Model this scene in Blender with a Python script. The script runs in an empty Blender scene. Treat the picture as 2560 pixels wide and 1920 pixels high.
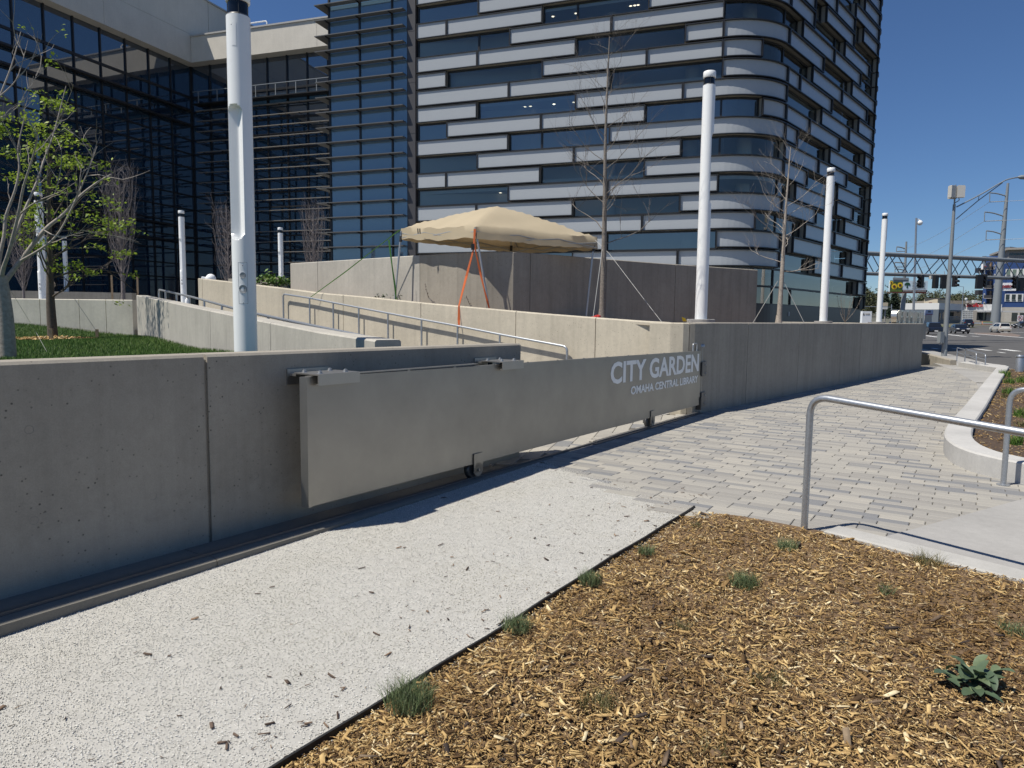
import bpy, math, random
import numpy as np
from mathutils import Vector, Matrix
random.seed(7); rng = np.random.default_rng(7)
S = bpy.context.scene; COL = S.collection
rad = math.radians

# ------------------------------------------------------------ camera
EYE = 1.6; FPX = 1775.0            # focal length in pixels of the 2560 px wide photograph
_th = math.atan(.0937); _r = .0115
FW = np.array([0, math.cos(_th), -math.sin(_th)])
_R0 = np.array([1., 0, 0]); _U0 = np.array([0, math.sin(_th), math.cos(_th)])
RT = _R0*math.cos(_r)+_U0*math.sin(_r); UP = -_R0*math.sin(_r)+_U0*math.cos(_r)
cam_d = bpy.data.cameras.new('camera'); cam = bpy.data.objects.new('camera', cam_d); COL.objects.link(cam)
cam_d.sensor_width = 36; cam_d.lens = 36*FPX/2560; cam_d.clip_start = .05; cam_d.clip_end = 4000
cam.matrix_world = Matrix(((RT[0], UP[0], -FW[0], 0), (RT[1], UP[1], -FW[1], 0), (RT[2], UP[2], -FW[2], EYE), (0, 0, 0, 1)))
S.camera = cam
S.render.resolution_x = 1024; S.render.resolution_y = 768

# ------------------------------------------------------------ sky, sun, exposure
SUN_EL = 60.9; TO_SUN = Vector((-.505, -.225, 1)).normalized()
W = bpy.data.worlds.new('World'); S.world = W; W.use_nodes = True
nt = W.node_tree; bg = nt.nodes['Background']
sky = nt.nodes.new('ShaderNodeTexSky'); sky.sky_type = 'NISHITA'; sky.sun_disc = False
sky.sun_elevation = rad(SUN_EL); sky.sun_rotation = math.atan2(TO_SUN.x, TO_SUN.y)
sky.altitude = 350; sky.air_density = 1.0; sky.dust_density = 0.; sky.ozone_density = 6.
hs = nt.nodes.new('ShaderNodeMix'); hs.data_type = 'RGBA'; hs.blend_type = 'MULTIPLY'; hs.inputs[0].default_value = 1; hs.inputs[7].default_value = (.90, 1.06, 1.27, 1)   # deep spring blue, the same all over the sky
nt.links.new(sky.outputs[0], hs.inputs[6]); nt.links.new(hs.outputs[2], bg.inputs[0]); bg.inputs[1].default_value = .055
sd = bpy.data.lights.new('sun', 'SUN'); sd.energy = 4.6; sd.angle = rad(.5); sd.color = (1, .945, .85)
so = bpy.data.objects.new('sun', sd); COL.objects.link(so)
so.rotation_euler = TO_SUN.to_track_quat('Z', 'Y').to_euler(); so.location = (-30, -15, 60)
S.view_settings.view_transform = 'Standard'; S.view_settings.look = 'None'
S.view_settings.exposure = .25; S.view_settings.gamma = 1; S.view_settings.use_curve_mapping = False
S.render.engine = 'CYCLES'

# ------------------------------------------------------------ survey helpers: sight lines from the eye point to real planes
def ray(x, y): return FW+RT*(x-1280)/FPX-UP*(y-960)/FPX
EYEP = np.array([0, 0, EYE])
def G(x, y, z=0.):                      # where a sight line meets level z
    d = ray(x, y); return EYEP+d*((z-EYE)/d[2])
def Yp(x, y, Y):                        # ... meets the distance Y ahead
    d = ray(x, y); return EYEP+d*(Y/d[1])
def onwall(x, y, A, B):                 # ... meets the upright plane through A and B
    d = ray(x, y); n = np.array([B[1]-A[1], A[0]-B[0]])
    return EYEP+d*((n@(np.array(A[:2])-EYEP[:2]))/(n@d[:2]))
TT = np.array([.5708, .8211]); TN = np.array([.8211, -.5708])
def T(s, n, z=0.):                      # frame of the gate track: along, across, up
    p = s*TT+n*TN; return (p[0], p[1], z)

# ------------------------------------------------------------ object helpers
ORG = {}
def thing(name, label, cat, loc=(0, 0, 0), group=None):
    o = bpy.data.objects.new(name, None); COL.objects.link(o); o.empty_display_size = .2
    o.location = loc; ORG[o.name] = np.array(loc, float)
    o['label'] = label; o['category'] = cat
    if group: o['group'] = group
    return o
def tag(o, label, cat, group=None):
    o['label'] = label; o['category'] = cat
    if group: o['group'] = group
    return o
def org(o): return ORG.get(o.name, np.zeros(3)) if o is not None else np.zeros(3)
class MB:
    def __init__(s): s.v = []; s.f = []; s.m = []; s.cur = 0
    def add(s, vs, fs):
        b = len(s.v); s.v += [tuple(float(c) for c in v) for v in vs]
        for f in fs: s.f.append([i+b for i in f]); s.m.append(s.cur)
        return s
    def quad(s, a, b, c, d): return s.add([a, b, c, d], [(0, 1, 2, 3)])
    def poly(s, pts): return s.add(pts, [tuple(range(len(pts)))])
    def hexa(s, p):                     # 8 corners: bottom ring then top ring
        return s.add(p, [(3, 2, 1, 0), (4, 5, 6, 7), (0, 1, 5, 4), (1, 2, 6, 5), (2, 3, 7, 6), (3, 0, 4, 7)])
    def box(s, c, d, rz=0, M=None):
        x, y, z = d[0]/2, d[1]/2, d[2]/2; p = []
        for k in (-z, z):
            for i, j in ((-x, -y), (x, -y), (x, y), (-x, y)):
                q = (i*math.cos(rz)-j*math.sin(rz), i*math.sin(rz)+j*math.cos(rz), k)
                if M is not None: q = M @ Vector((i, j, k))
                p.append((q[0]+c[0], q[1]+c[1], q[2]+c[2]))
        return s.hexa(p)
    def obox(s, o, ex, ey, ez, a, b):   # box in a frame, from corner a to corner b
        o, ex, ey, ez = [np.array(t, float) for t in (o, ex, ey, ez)]; p = []
        for k in (a[2], b[2]):
            for i, j in ((a[0], a[1]), (b[0], a[1]), (b[0], b[1]), (a[0], b[1])): p.append(o+ex*i+ey*j+ez*k)
        return s.hexa(p)
    def prism(s, poly, z0, z1):
        n = len(poly)
        return s.add([(p[0], p[1], z0) for p in poly]+[(p[0], p[1], z1) for p in poly],
                     [tuple(range(n))[::-1], tuple(range(n, 2*n))]+[(i, (i+1) % n, n+(i+1) % n, n+i) for i in range(n)])
    def tube(s, pts, r, n=8, cap=True):
        pts = [np.array(p, float) for p in pts]; k = len(pts)
        rr = list(r) if hasattr(r, '__len__') else [r]*k; vs = []; fs = []; u = None
        for i, p in enumerate(pts):
            d = pts[min(i+1, k-1)]-pts[max(i-1, 0)]; d = d/(np.linalg.norm(d)+1e-12)
            if u is None: u = np.array([1., 0, 0]) if abs(d[0]) < .9 else np.array([0, 1., 0])
            u = u-d*(u@d); u = u/(np.linalg.norm(u)+1e-12); w = np.cross(d, u)
            for a in range(n):
                t = 2*math.pi*a/n; vs.append(p+(u*math.cos(t)+w*math.sin(t))*rr[i])
        for i in range(k-1):
            for a in range(n):
                b = (a+1) % n; fs.append((i*n+a, i*n+b, (i+1)*n+b, (i+1)*n+a))
        if cap: fs += [tuple(range(n))[::-1], tuple(range((k-1)*n, k*n))]
        return s.add(vs, fs)
    def lathe(s, prof, n=24, c=(0, 0, 0), axis='Z', cap=True):
        vs = []; fs = []; k = len(prof)
        for (r, h) in prof:
            for a in range(n):
                t = 2*math.pi*a/n; x, y = r*math.cos(t), r*math.sin(t)
                q = (x, y, h) if axis == 'Z' else ((h, x, y) if axis == 'X' else (y, h, x))
                vs.append((q[0]+c[0], q[1]+c[1], q[2]+c[2]))
        for i in range(k-1):
            for a in range(n):
                b = (a+1) % n; fs.append((i*n+a, i*n+b, (i+1)*n+b, (i+1)*n+a))
        if cap: fs += [tuple(range(n))[::-1], tuple(range((k-1)*n, k*n))]
        return s.add(vs, fs)
    def mesh(s, name, mats, off=None, smooth=None):
        me = bpy.data.meshes.new(name); v = np.array(s.v, float).reshape(-1, 3)
        if off is not None: v = v-off
        me.from_pydata(v.tolist(), [], s.f); me.update()
        for m in (mats if isinstance(mats, (list, tuple)) else [mats]): me.materials.append(m)
        if max(s.m, default=0): me.polygons.foreach_set('material_index', s.m)
        if smooth:
            me.polygons.foreach_set('use_smooth', [True]*len(me.polygons)); me.set_sharp_from_angle(angle=rad(smooth))
        return me
    def build(s, name, mats, parent=None, smooth=None, kind=None, label=None):
        o = bpy.data.objects.new(name, s.mesh(name, mats, org(parent), smooth)); COL.objects.link(o)
        if parent is not None: o.parent = parent; ORG[o.name] = org(parent)
        if kind: o['kind'] = kind
        if label: o['label'] = label
        return o
def np_mesh(name, v, f, mat, kind=None, parent=None, smooth=False):   # big meshes straight from arrays (all faces alike)
    me = bpy.data.meshes.new(name); n = len(f); k = f.shape[1]
    if parent is not None: v = v-org(parent)
    me.vertices.add(len(v)); me.vertices.foreach_set('co', v.astype(np.float32).ravel())
    me.loops.add(n*k); me.loops.foreach_set('vertex_index', f.astype(np.int32).ravel())
    me.polygons.add(n); me.polygons.foreach_set('loop_start', np.arange(0, n*k, k, dtype=np.int32))
    me.update(calc_edges=True); me.materials.append(mat)
    if smooth: me.polygons.foreach_set('use_smooth', [True]*n)
    o = bpy.data.objects.new(name, me); COL.objects.link(o)
    if kind: o['kind'] = kind
    if parent is not None: o.parent = parent; ORG[o.name] = org(parent)
    return o
def copy_tree(o, parent=None, loc=None, rz=None, label=None):
    c = o.copy(); COL.objects.link(c)
    if parent is not None: c.parent = parent
    if loc is not None: c.location = loc
    if rz is not None: c.rotation_euler = (0, 0, rz)
    if label: c['label'] = label
    for ch in [x for x in o.children]: copy_tree(ch, c)
    return c
def lerp(a, b, t): return a+(b-a)*t
def smoothpath(pts, n=6):
    P = [np.array(p, float) for p in pts]; out = []
    for i in range(len(P)-1):
        a, b, c, d = P[max(i-1, 0)], P[i], P[i+1], P[min(i+2, len(P)-1)]
        for k in range(n):
            t = k/n; out.append(.5*(2*b+(c-a)*t+(2*a-5*b+4*c-d)*t*t+(3*b-a-3*c+d)*t**3))
    out.append(P[-1]); return out
def fillet(pts, r, n=6):                # polyline with rounded corners
    P = [np.array(p, float) for p in pts]; out = [P[0]]
    for i in range(1, len(P)-1):
        a, b, c = P[i-1], P[i], P[i+1]; u = (a-b)/np.linalg.norm(a-b); w = (c-b)/np.linalg.norm(c-b)
        p, q = b+u*r, b+w*r
        for k in range(n+1):
            t = k/n; out.append(p*(1-t)**2+b*2*t*(1-t)+q*t*t)
    out.append(P[-1]); return out

# ------------------------------------------------------------ materials
MATS = {}
def newmat(name):
    m = bpy.data.materials.new(name); m.use_nodes = True; MATS[name] = m
    return m, m.node_tree, m.node_tree.nodes['Principled BSDF']
def _n(nt, t, **kw):
    n = nt.nodes.new(t)
    for k, v in kw.items(): setattr(n, k, v)
    return n
def noise(nt, scale, detail=4, rough=.55, vec=None, dist=0):
    n = _n(nt, 'ShaderNodeTexNoise'); n.inputs['Scale'].default_value = scale; n.inputs['Detail'].default_value = detail
    n.inputs['Roughness'].default_value = rough; n.inputs['Distortion'].default_value = dist
    if vec is not None: nt.links.new(vec, n.inputs['Vector'])
    return n.outputs['Fac']
def ramp(nt, fac, stops):
    r = _n(nt, 'ShaderNodeValToRGB'); e = r.color_ramp.elements
    while len(e) < len(stops): e.new(.5)
    for i, (p, c) in enumerate(stops):
        e[i].position = p; e[i].color = (c[0], c[1], c[2], 1) if hasattr(c, '__len__') else (c, c, c, 1)
    nt.links.new(fac, r.inputs[0]); return r.outputs[0]
def mix(nt, fac, a, b, mode='MIX'):
    m = _n(nt, 'ShaderNodeMix', data_type='RGBA', blend_type=mode)
    for sock, v in ((m.inputs[0], fac), (m.inputs[6], a), (m.inputs[7], b)):
        if isinstance(v, (int, float)): sock.default_value = v
        elif isinstance(v, tuple): sock.default_value = (v[0], v[1], v[2], 1)
        else: nt.links.new(v, sock)
    return m.outputs[2]
def bump(nt, b, h, strength, dist=.01):
    n = _n(nt, 'ShaderNodeBump'); n.inputs['Strength'].default_value = strength; n.inputs['Distance'].default_value = dist
    nt.links.new(h, n.inputs['Height']); nt.links.new(n.outputs[0], b.inputs['Normal'])
def coords(nt, scale=(1, 1, 1)):
    t = _n(nt, 'ShaderNodeTexCoord'); mp = _n(nt, 'ShaderNodeMapping'); mp.inputs['Scale'].default_value = scale
    nt.links.new(t.outputs['Object'], mp.inputs[0]); return mp.outputs[0]
def plain(name, col, rough=.5, metal=0., var=.0, sc=8., bmp=0., ior=None, coat=0.):
    m, nt, b = newmat(name); b.inputs['Base Color'].default_value = (*col, 1); b.inputs['Roughness'].default_value = rough
    b.inputs['Metallic'].default_value = metal
    if ior: b.inputs['IOR'].default_value = ior
    if coat: b.inputs['Coat Weight'].default_value = coat; b.inputs['Coat Roughness'].default_value = .05
    if var or bmp:
        f = noise(nt, sc, 5, .6, coords(nt))
        if var:
            c = ramp(nt, f, [(.25, tuple(x*(1-var) for x in col)), (.75, tuple(min(1, x*(1+var)) for x in col))])
            nt.links.new(c, b.inputs['Base Color'])
        if bmp: bump(nt, b, f, bmp)
    return m
def islands(name, stops, rough=.85, grain=0., ior=1.4):     # a random tone for every loose piece
    m, nt, b = newmat(name); g = _n(nt, 'ShaderNodeNewGeometry')
    c = ramp(nt, g.outputs['Random Per Island'], stops)
    if grain:
        f = noise(nt, grain, 3, .6, coords(nt)); c = mix(nt, .35, c, ramp(nt, f, [(.3, .25), (.7, 1.)]), 'MULTIPLY')
    nt.links.new(c, b.inputs['Base Color']); b.inputs['Roughness'].default_value = rough; b.inputs['IOR'].default_value = ior
    return m
def concrete(name, col, streak=.5, pits=.6, blotch=.12, pitscale=28, stain=False):
    m, nt, b = newmat(name); v = coords(nt)
    f1 = noise(nt, .9, 6, .6, v); f2 = noise(nt, 14, 5, .65, v); f3 = noise(nt, 120, 2, .5, v)
    c = ramp(nt, f1, [(.3, tuple(x*(1-blotch) for x in col)), (.7, tuple(x*(1+blotch) for x in col))])
    c = mix(nt, .25, c, ramp(nt, f2, [(.3, .55), (.7, 1.)]), 'MULTIPLY')
    c = mix(nt, .22, c, ramp(nt, f3, [(.3, .5), (.65, 1.)]), 'MULTIPLY')
    if streak:
        sv = coords(nt, (3.2, 3.2, .16)); s = noise(nt, 2.2, 5, .7, sv)
        c = mix(nt, streak, c, ramp(nt, s, [(.35, .72), (.55, 1.)]), 'MULTIPLY')
    vo = _n(nt, 'ShaderNodeTexVoronoi'); vo.inputs['Scale'].default_value = pitscale*.8; nt.links.new(v, vo.inputs['Vector'])
    hole = ramp(nt, vo.outputs['Distance'], [(.10, 0.), (.17, 1.)])
    gate_ = ramp(nt, noise(nt, 2.6, 4, .7, v), [(.44, 1.), (.60, 0.)])
    hole = mix(nt, gate_, hole, (1., 1., 1.))
    c = mix(nt, pits, c, ramp(nt, hole, [(0, .12), (1, 1.)]), 'MULTIPLY')
    if stain:                            # pale lime bloom creeping up from the foot
        sx = _n(nt, 'ShaderNodeSeparateXYZ'); nt.links.new(v, sx.inputs[0]); ad = _n(nt, 'ShaderNodeMath', operation='MULTIPLY_ADD'); nt.links.new(noise(nt, 3.5, 4, .65, v), ad.inputs[0]); ad.inputs[1].default_value = -.5; nt.links.new(sx.outputs[2], ad.inputs[2])
        c = mix(nt, ramp(nt, ad.outputs[0], [(0., .13), (.12, 0.)]), c, tuple(min(1, x*1.45) for x in col))
    nt.links.new(c, b.inputs['Base Color']); b.inputs['Roughness'].default_value = .88
    h = mix(nt, .5, f2, hole); h = mix(nt, .3, h, f3); bump(nt, b, h, .35, .006)
    return m
def glass(name, col, rough=.02, ior=2.0, wob=.0):
    m, nt, b = newmat(name); b.inputs['Base Color'].default_value = (*col, 1); b.inputs['Roughness'].default_value = rough
    b.inputs['IOR'].default_value = ior
    if wob: bump(nt, b, noise(nt, .55, 1, .5, coords(nt)), wob, .02)
    return m
def clear_glass(name, tint, f0):           # coated pane: part mirror, part tinted see-through
    m, nt, b = newmat(name); out = nt.nodes['Material Output']; t = _n(nt, 'ShaderNodeBsdfTransparent'); t.inputs[0].default_value = (*tint, 1)
    g = _n(nt, 'ShaderNodeBsdfGlossy'); g.inputs['Roughness'].default_value = .015; g.inputs[0].default_value = (1, .97, .92, 1); lw = _n(nt, 'ShaderNodeFresnel'); lw.inputs['IOR'].default_value = (1+math.sqrt(f0))/(1-math.sqrt(f0))
    mx = _n(nt, 'ShaderNodeMixShader'); nt.links.new(lw.outputs[0], mx.inputs[0]); nt.links.new(t.outputs[0], mx.inputs[1]); nt.links.new(g.outputs[0], mx.inputs[2]); nt.links.new(mx.outputs[0], out.inputs[0]); return m
CONC = concrete('concrete', (.365, .332, .275), pits=.7)  # grey set darker for shaded walls, part of their shade is in the colour
CONCN = concrete('concrete_near', (.365, .332, .275), streak=.3, pits=.8, stain=True); CONCW = concrete('concrete_warm', (.55, .495, .39), streak=.35, pits=.8)  # near wall shares the shade-deepened grey; the warm tan is a wall colour
CONCR = concrete('concrete_sunlit', (.47, .445, .39), streak=.35, pits=.4)  # same concrete lightened for sunlit walls, sunlight partly in the colour
CONCL = concrete('concrete_sunlit_pale', (.70, .655, .55), streak=.3, pits=.3)  # lightened further, so the lawn wall carries sunlight in its colour
SLAB = concrete('slab_concrete', (.36, .35, .33), streak=0, pits=.15, pitscale=60)
SLABK = concrete('kerb_pale_flush', (.44, .43, .40), streak=0, pits=.1, pitscale=60)
STUCCO = concrete('fascia_panel_finish', (.68, .64, .56), streak=.12, pits=0, blotch=.05)
WHITE = plain('white_paint', (.86, .87, .86), .32, var=.02, sc=3)
BLACK = plain('black_metal', (.015, .016, .018), .45); DKFRAME = plain('dark_bronze_frame', (.028, .028, .030), .42, .3)
BRONZE = plain('bronze_return', (.30, .285, .245), .45, .3); COLUMN = plain('dark_column', (.05, .048, .052), .5)
STEELB = plain('bracket_steel', (.43, .415, .385), .38, .85, var=.06, sc=6)
STEEL = plain('stainless_sheet', (.345, .33, .30), .42, .9, var=.10, sc=2.5, bmp=.02)
GALV = plain('galvanised_steel', (.42, .44, .46), .42, .75, var=.16, sc=45, bmp=.03)
GREYPOLE = plain('grey_pole_paint', (.25, .27, .28), .5, .2, var=.05, sc=4); RUBBER = plain('black_rubber', (.02, .02, .02), .7)
LETTER = plain('letter_white', (.90, .90, .87), .45); SOIL = plain('dark_soil', (.07, .045, .028), .95, var=.4, sc=25, bmp=.5)
GLASS_T = clear_glass('tower_vision_glass', (.60, .68, .68), .21); GLASS_T2 = clear_glass('tower_clear_glass', (.74, .80, .79), .10); FRIT = plain('fritted_glass', (.385, .405, .42), .22, var=.015, sc=2, ior=1.5)
GLASS_W = glass('wing_glass', (.011, .030, .058), .015, 2.6, .03); GLASS_S = glass('stair_glass', (.085, .15, .215), .03, 2.1)  # stair panes are opaque; the light inside the hall is put into their blue
ASPHALT = plain('asphalt', (.085, .082, .078), .9, var=.25, sc=1.2, bmp=.1); TAR = plain('tar_seal', (.03, .03, .03), .6)
PAINTLINE = plain('road_paint', (.62, .62, .60), .7, var=.15, sc=5); BARK = plain('bark', (.20, .175, .15), .9, var=.35, sc=30, bmp=.5)
BARKP = plain('pale_bark', (.34, .30, .255), .85, var=.3, sc=25, bmp=.4); GRASSM = islands('grass_blades', [(0, (.055, .12, .018)), (.6, (.095, .19, .03)), (1, (.17, .22, .055))], .6)
LAWN = plain('lawn_soil', (.035, .065, .014), .9, var=.3, sc=30)
def tint_patch(m, scale, lo):
    nt = m.node_tree; b = nt.nodes['Principled BSDF']; l = b.inputs['Base Color'].links[0].from_socket
    f = noise(nt, scale, 5, .6, coords(nt)); nt.links.new(mix(nt, 1., l, ramp(nt, f, [(.36, lo), (.56, (1., 1., 1.))]), 'MULTIPLY'), b.inputs['Base Color'])
BEDSOIL = plain('mulch_fines', (.155, .10, .055), 1., var=.45, sc=40, bmp=.6)
CHIP = islands('wood_chip', [(0, (.07, .045, .026)), (.2, (.19, .118, .056)), (.48, (.44, .285, .122)), (.86, (.70, .50, .225)), (1, (.86, .73, .46))], 1., 60, 1.2)
tint_patch(CHIP, 1.0, (.62, .58, .55))
GRAV = islands('white_stone', [(0, (.30, .29, .27)), (.08, (.44, .43, .40)), (.25, (.60, .59, .555)), (1, (.76, .75, .71))], .8)
tint_patch(GRAV, 1.3, (.88, .865, .81))
GRAVB = plain('stone_dust', (.40, .39, .36), .95, var=.12, sc=18, bmp=.4)
PAVE = []
for i, c in enumerate([(.33, .314, .278), (.30, .286, .258), (.275, .262, .237), (.195, .197, .20), (.355, .335, .293), (.24, .234, .222)]):
    PAVE.append(plain('paver_tone_%s' % 'abcdef'[i], c, .9, var=.10, sc=35, bmp=.15))
JOINT = plain('paver_joint_sand', (.13, .12, .10), .95)
CANVAS = plain('tan_canvas', (.50, .425, .295), .8, var=.04, sc=2); ORANGE = plain('orange_webbing', (.75, .17, .05), .7); GREENW = plain('green_webbing', (.12, .32, .07), .7)
CANVAS.node_tree.nodes['Principled BSDF'].inputs['Roughness'].default_value = .85
def translucent(m, col, k):
    nt = m.node_tree; b = nt.nodes['Principled BSDF']; t = _n(nt, 'ShaderNodeBsdfTranslucent'); t.inputs[0].default_value = (*col, 1); mx = _n(nt, 'ShaderNodeMixShader'); mx.inputs[0].default_value = k
    nt.links.new(b.outputs[0], mx.inputs[1]); nt.links.new(t.outputs[0], mx.inputs[2]); nt.links.new(mx.outputs[0], nt.nodes['Material Output'].inputs[0])
translucent(CANVAS, (.6, .42, .22), .22)
YELLOW = plain('yellow_plastic', (.75, .62, .05), .5); REDP = plain('red_plastic', (.55, .04, .03), .5)
WIRE = plain('guy_wire_grey', (.42, .42, .40), .5); WOODST = plain('stake_wood', (.36, .25, .15), .8, var=.2, sc=10)

# ============================================================ THE SETTING
def clip_in(p, poly):
    x, y = p; c = False; n = len(poly)
    for i in range(n):
        x1, y1 = poly[i]; x2, y2 = poly[(i+1) % n]
        if (y1 > y) != (y2 > y) and x < (x2-x1)*(y-y1)/(y2-y1)+x1: c = not c
    return c
def terr(y): return float(np.interp(y, [-200, 122, 190, 420, 1500], [0, 0, 1.7, 5, 20]))
mb = MB(); ys = [-200, 0, 60, 122, 150, 190, 300, 420, 900, 1500]
for a, b in zip(ys[:-1], ys[1:]):
    mb.quad((-900, a, terr(a)-.16), (1300, a, terr(a)-.16), (1300, b, terr(b)-.16), (-900, b, terr(b)-.16))
mb.build('ground', plain('far_ground', (.10, .10, .075), .95, var=.3, sc=.05), kind='structure')
# right wall line (base) and its frame
RW0 = np.array([3.291, 12.154]); RWD = np.array([.657, .754]); RWN = np.array([.754, -.657])
def RWp(s, n=0.): p = RW0+RWD*s+RWN*n; return (p[0], p[1])
# --- street beyond the plaza
KERB = [(24.8, 43), (21.6, 34.6), (18.6, 27.5), (16.9, 23.5), (14.2, 18.0), (10.5, 12.0), (6., 5.5), (2., 0.), (0., -4.)]
mb = MB()
def sheet(pts, z=0.): return [(p[0], p[1], terr(p[1])+z) for p in pts]
far = [(24.8, 43), (60, 122), (400, 122), (400, -4), (0, -4)]
mb.poly(sheet([(24.8, 43), (21.6, 34.6), (18.6, 27.5), (16.9, 23.5), (14.2, 18.0), (10.5, 12.0), (6., 5.5), (2., 0.), (0., -4.), (400, -4), (400, 43)], -.10))
mb.poly(sheet([(-60, 43), (24.8, 43), (400, 43), (400, 122), (-60, 122)], -.10))
mb.quad((-60, 122, -.1), (400, 122, -.1), (400, 163, terr(163)-.1), (-60, 163, terr(163)-.1))
mb.build('road', ASPHALT, kind='structure')
mk = MB()
def mark(a, b, w):                      # a painted bar between two sighted road points
    a = G(*a, -.09); b = G(*b, -.09); d = (b-a)/np.linalg.norm(b-a); n = np.array([-d[1], d[0], 0])*w/2
    mk.quad(*[tuple(q) for q in (a-n, b-n, b+n, a+n)])
mark((2312, 838.5), (2345, 843), .6); mark((2367, 836), (2413, 841), .6); mark((2418, 833), (2560, 844), .55)
mark((2428, 840), (2448, 841.5), .45); mark((2385, 871), (2402, 873), .35); mark((2440, 872), (2476, 876.5), .35); mark((2505, 873), (2545, 878), .5)
mark((2495, 880), (2512, 882.5), .2); mark((2330, 870), (2345, 872.5), .25)
mk.build('road_markings', PAINTLINE, kind='structure')
mk = MB(); mark((2300, 860.5), (2420, 857.5), .3); mark((2420, 857.3), (2560, 854.6), .28); mark((2470, 892), (2495, 890.8), .35)
mk.build('tar_seams', TAR, kind='structure')
mb = MB(); q = [G(*p, -.094) for p in ((2420, 822), (2480, 823), (2552, 838), (2545, 842), (2440, 836))]
mb.poly([tuple(p) for p in q]); mb.build('brick_crossing', plain('brick_crossing_tone', (.17, .13, .105), .9, var=.2, sc=1), kind='structure')
# --- pavements: kerbside walk (kerb face 0.1 m) with joints cut as separate slabs
KB = np.array([(24.8, 43), (21.6, 34.6), (18.6, 27.5), (16.9, 23.5), (14.2, 18.0), (10.6, 12.2)])
mb = MB()
for i in range(len(KB)-1):
    a, b = KB[i], KB[i+1]; d = (b-a)/np.linalg.norm(b-a); n = np.array([d[1], -d[0]])
    if n[0] > 0: n = -n
    L = np.linalg.norm(b-a); k = max(1, int(round(L/1.8)))
    for j in range(k):
        p0, p1 = a+(b-a)*(j/k)+d*.006, a+(b-a)*((j+1)/k)-d*.006
        for w0, w1 in ((0, .15), (.157, 2.0)):
            mb.prism([tuple(p0+n*w1), tuple(p0+n*w0), tuple(p1+n*w0), tuple(p1+n*w1)][::-1], -.3, .002)
mb.build('pavement', SLAB, kind='structure')
# --- corner slab beside the mulch bed
mb = MB()
s0 = np.array([2.911, 5.233]); s1 = np.array([4.681, 6.353]); e = (s1-s0)/np.linalg.norm(s1-s0); f = np.array([.62, -.785])
def sl(a, b): p = s0+e*a+f*b; return (p[0], p[1])
mb.prism([sl(-.30, 1.75), sl(4.2, 1.75), sl(4.2, 0.0), sl(-.30, 0.0)], -.2, .010)
mb.prism([sl(-.30, 3.6), sl(4.2, 3.6), sl(4.2, 1.76), sl(-.30, 1.76)], -.2, .010)
mb.prism([sl(-.30, 6.), sl(4.2, 6.), sl(4.2, 3.61), sl(-.30, 3.61)], -.2, .010)
mb.build('corner_pavement', SLAB, kind='structure')
stw = concrete_wall('stair_wall', 'very low shaded concrete wall between the plaza wall end and the small stair handrails', [(16.9, 28.9, -.05, .37), (16.72, 26.7, -.05, .19)], .25, [], SLAB) if False else None
ke = thing('edge_kerb', 'flush pale concrete kerb between the wood chip bed and the corner pavement', 'kerb', (2.36, 5.21, 0)); kd, kn = np.array([.622, -.783]), np.array([.783, .622]); k0 = np.array([2.355, 5.215])
for a, b in ((0, 1.6), (1.606, 3.4), (3.406, 6.5)):
    mb = MB(); z0, z1 = lerp(.035, .022, a/6.5), lerp(.035, .022, b/6.5); q = [k0+kd*a, k0+kd*a+kn*.22, k0+kd*b+kn*.22, k0+kd*b]; c_ = .012
    qt = [k0+kd*(a+c_)+kn*c_, k0+kd*(a+c_)+kn*(.22-c_), k0+kd*(b-c_)+kn*(.22-c_), k0+kd*(b-c_)+kn*c_]
    vs = [(*p, -.2) for p in q]+[(*p, z0-c_) for p in q]+[(*p, z0) for p in qt]
    mb.add(vs, [(3, 2, 1, 0)[::-1]]+[(i, (i+1) % 4, 4+(i+1) % 4, 4+i)[::-1] for i in range(4)]+[(4+i, 4+(i+1) % 4, 8+(i+1) % 4, 8+i)[::-1] for i in range(4)]+[(8, 9, 10, 11)[::-1]]); mb.build('kerb_section', SLABK, ke)
# --- paved plaza: joint sand below, every near paver a part
PZ = [T(6.5, -3.9)[:2], (1.48, 5.80), (2.42, 5.08), (2.93, 5.2), (4.70, 6.33), (5.2, 6.6), (5.2, 7.2), (5.15, 7.9), (5.5, 8.85), (15.75, 23.0), (16.3, 25.7), (14.9, 25.6), (3.4, 12.1), T(11.9, -4.2)[:2], T(6.4, -4.2)[:2]]
mb = MB(); mb.poly([(x, y, -.012) for x, y in [T(6.3, -4.6)[:2], T(5.5, -1.9)[:2], (2.5, 4.8), (5.0, 6.1), (6.6, 7.0), (6., 9.0), (17.2, 24.6), (16.6, 27.4), (14.2, 26.0), (3.0, 12.6), (2.6, 12.9), (-2.5, 8.)]])
plaza = mb.build('plaza', JOINT, kind='structure')
E1 = np.array([.835, -.550]); E2 = np.array([.550, .835]); PL, PW = .335, .108
pieces = []
R2 = random.Random(3)
for j in range(24, 300):
    off = R2.choice([0, .112, .223])+R2.uniform(-.01, .01)
    for i in range(-24, 66):
        c = E1*(i*PL+off)+E2*(j*PW)
        if -3 < c[0] < 19 and any(clip_in(tuple(c+E1*a+E2*b), PZ) for a in (-.19, 0, .19) for b in (-.06, .06)): pieces.append((np.linalg.norm(c), c, E1, E2, PL, PW, R2.choices(range(6), (26, 22, 18, 13, 12, 9))[0]))
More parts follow.
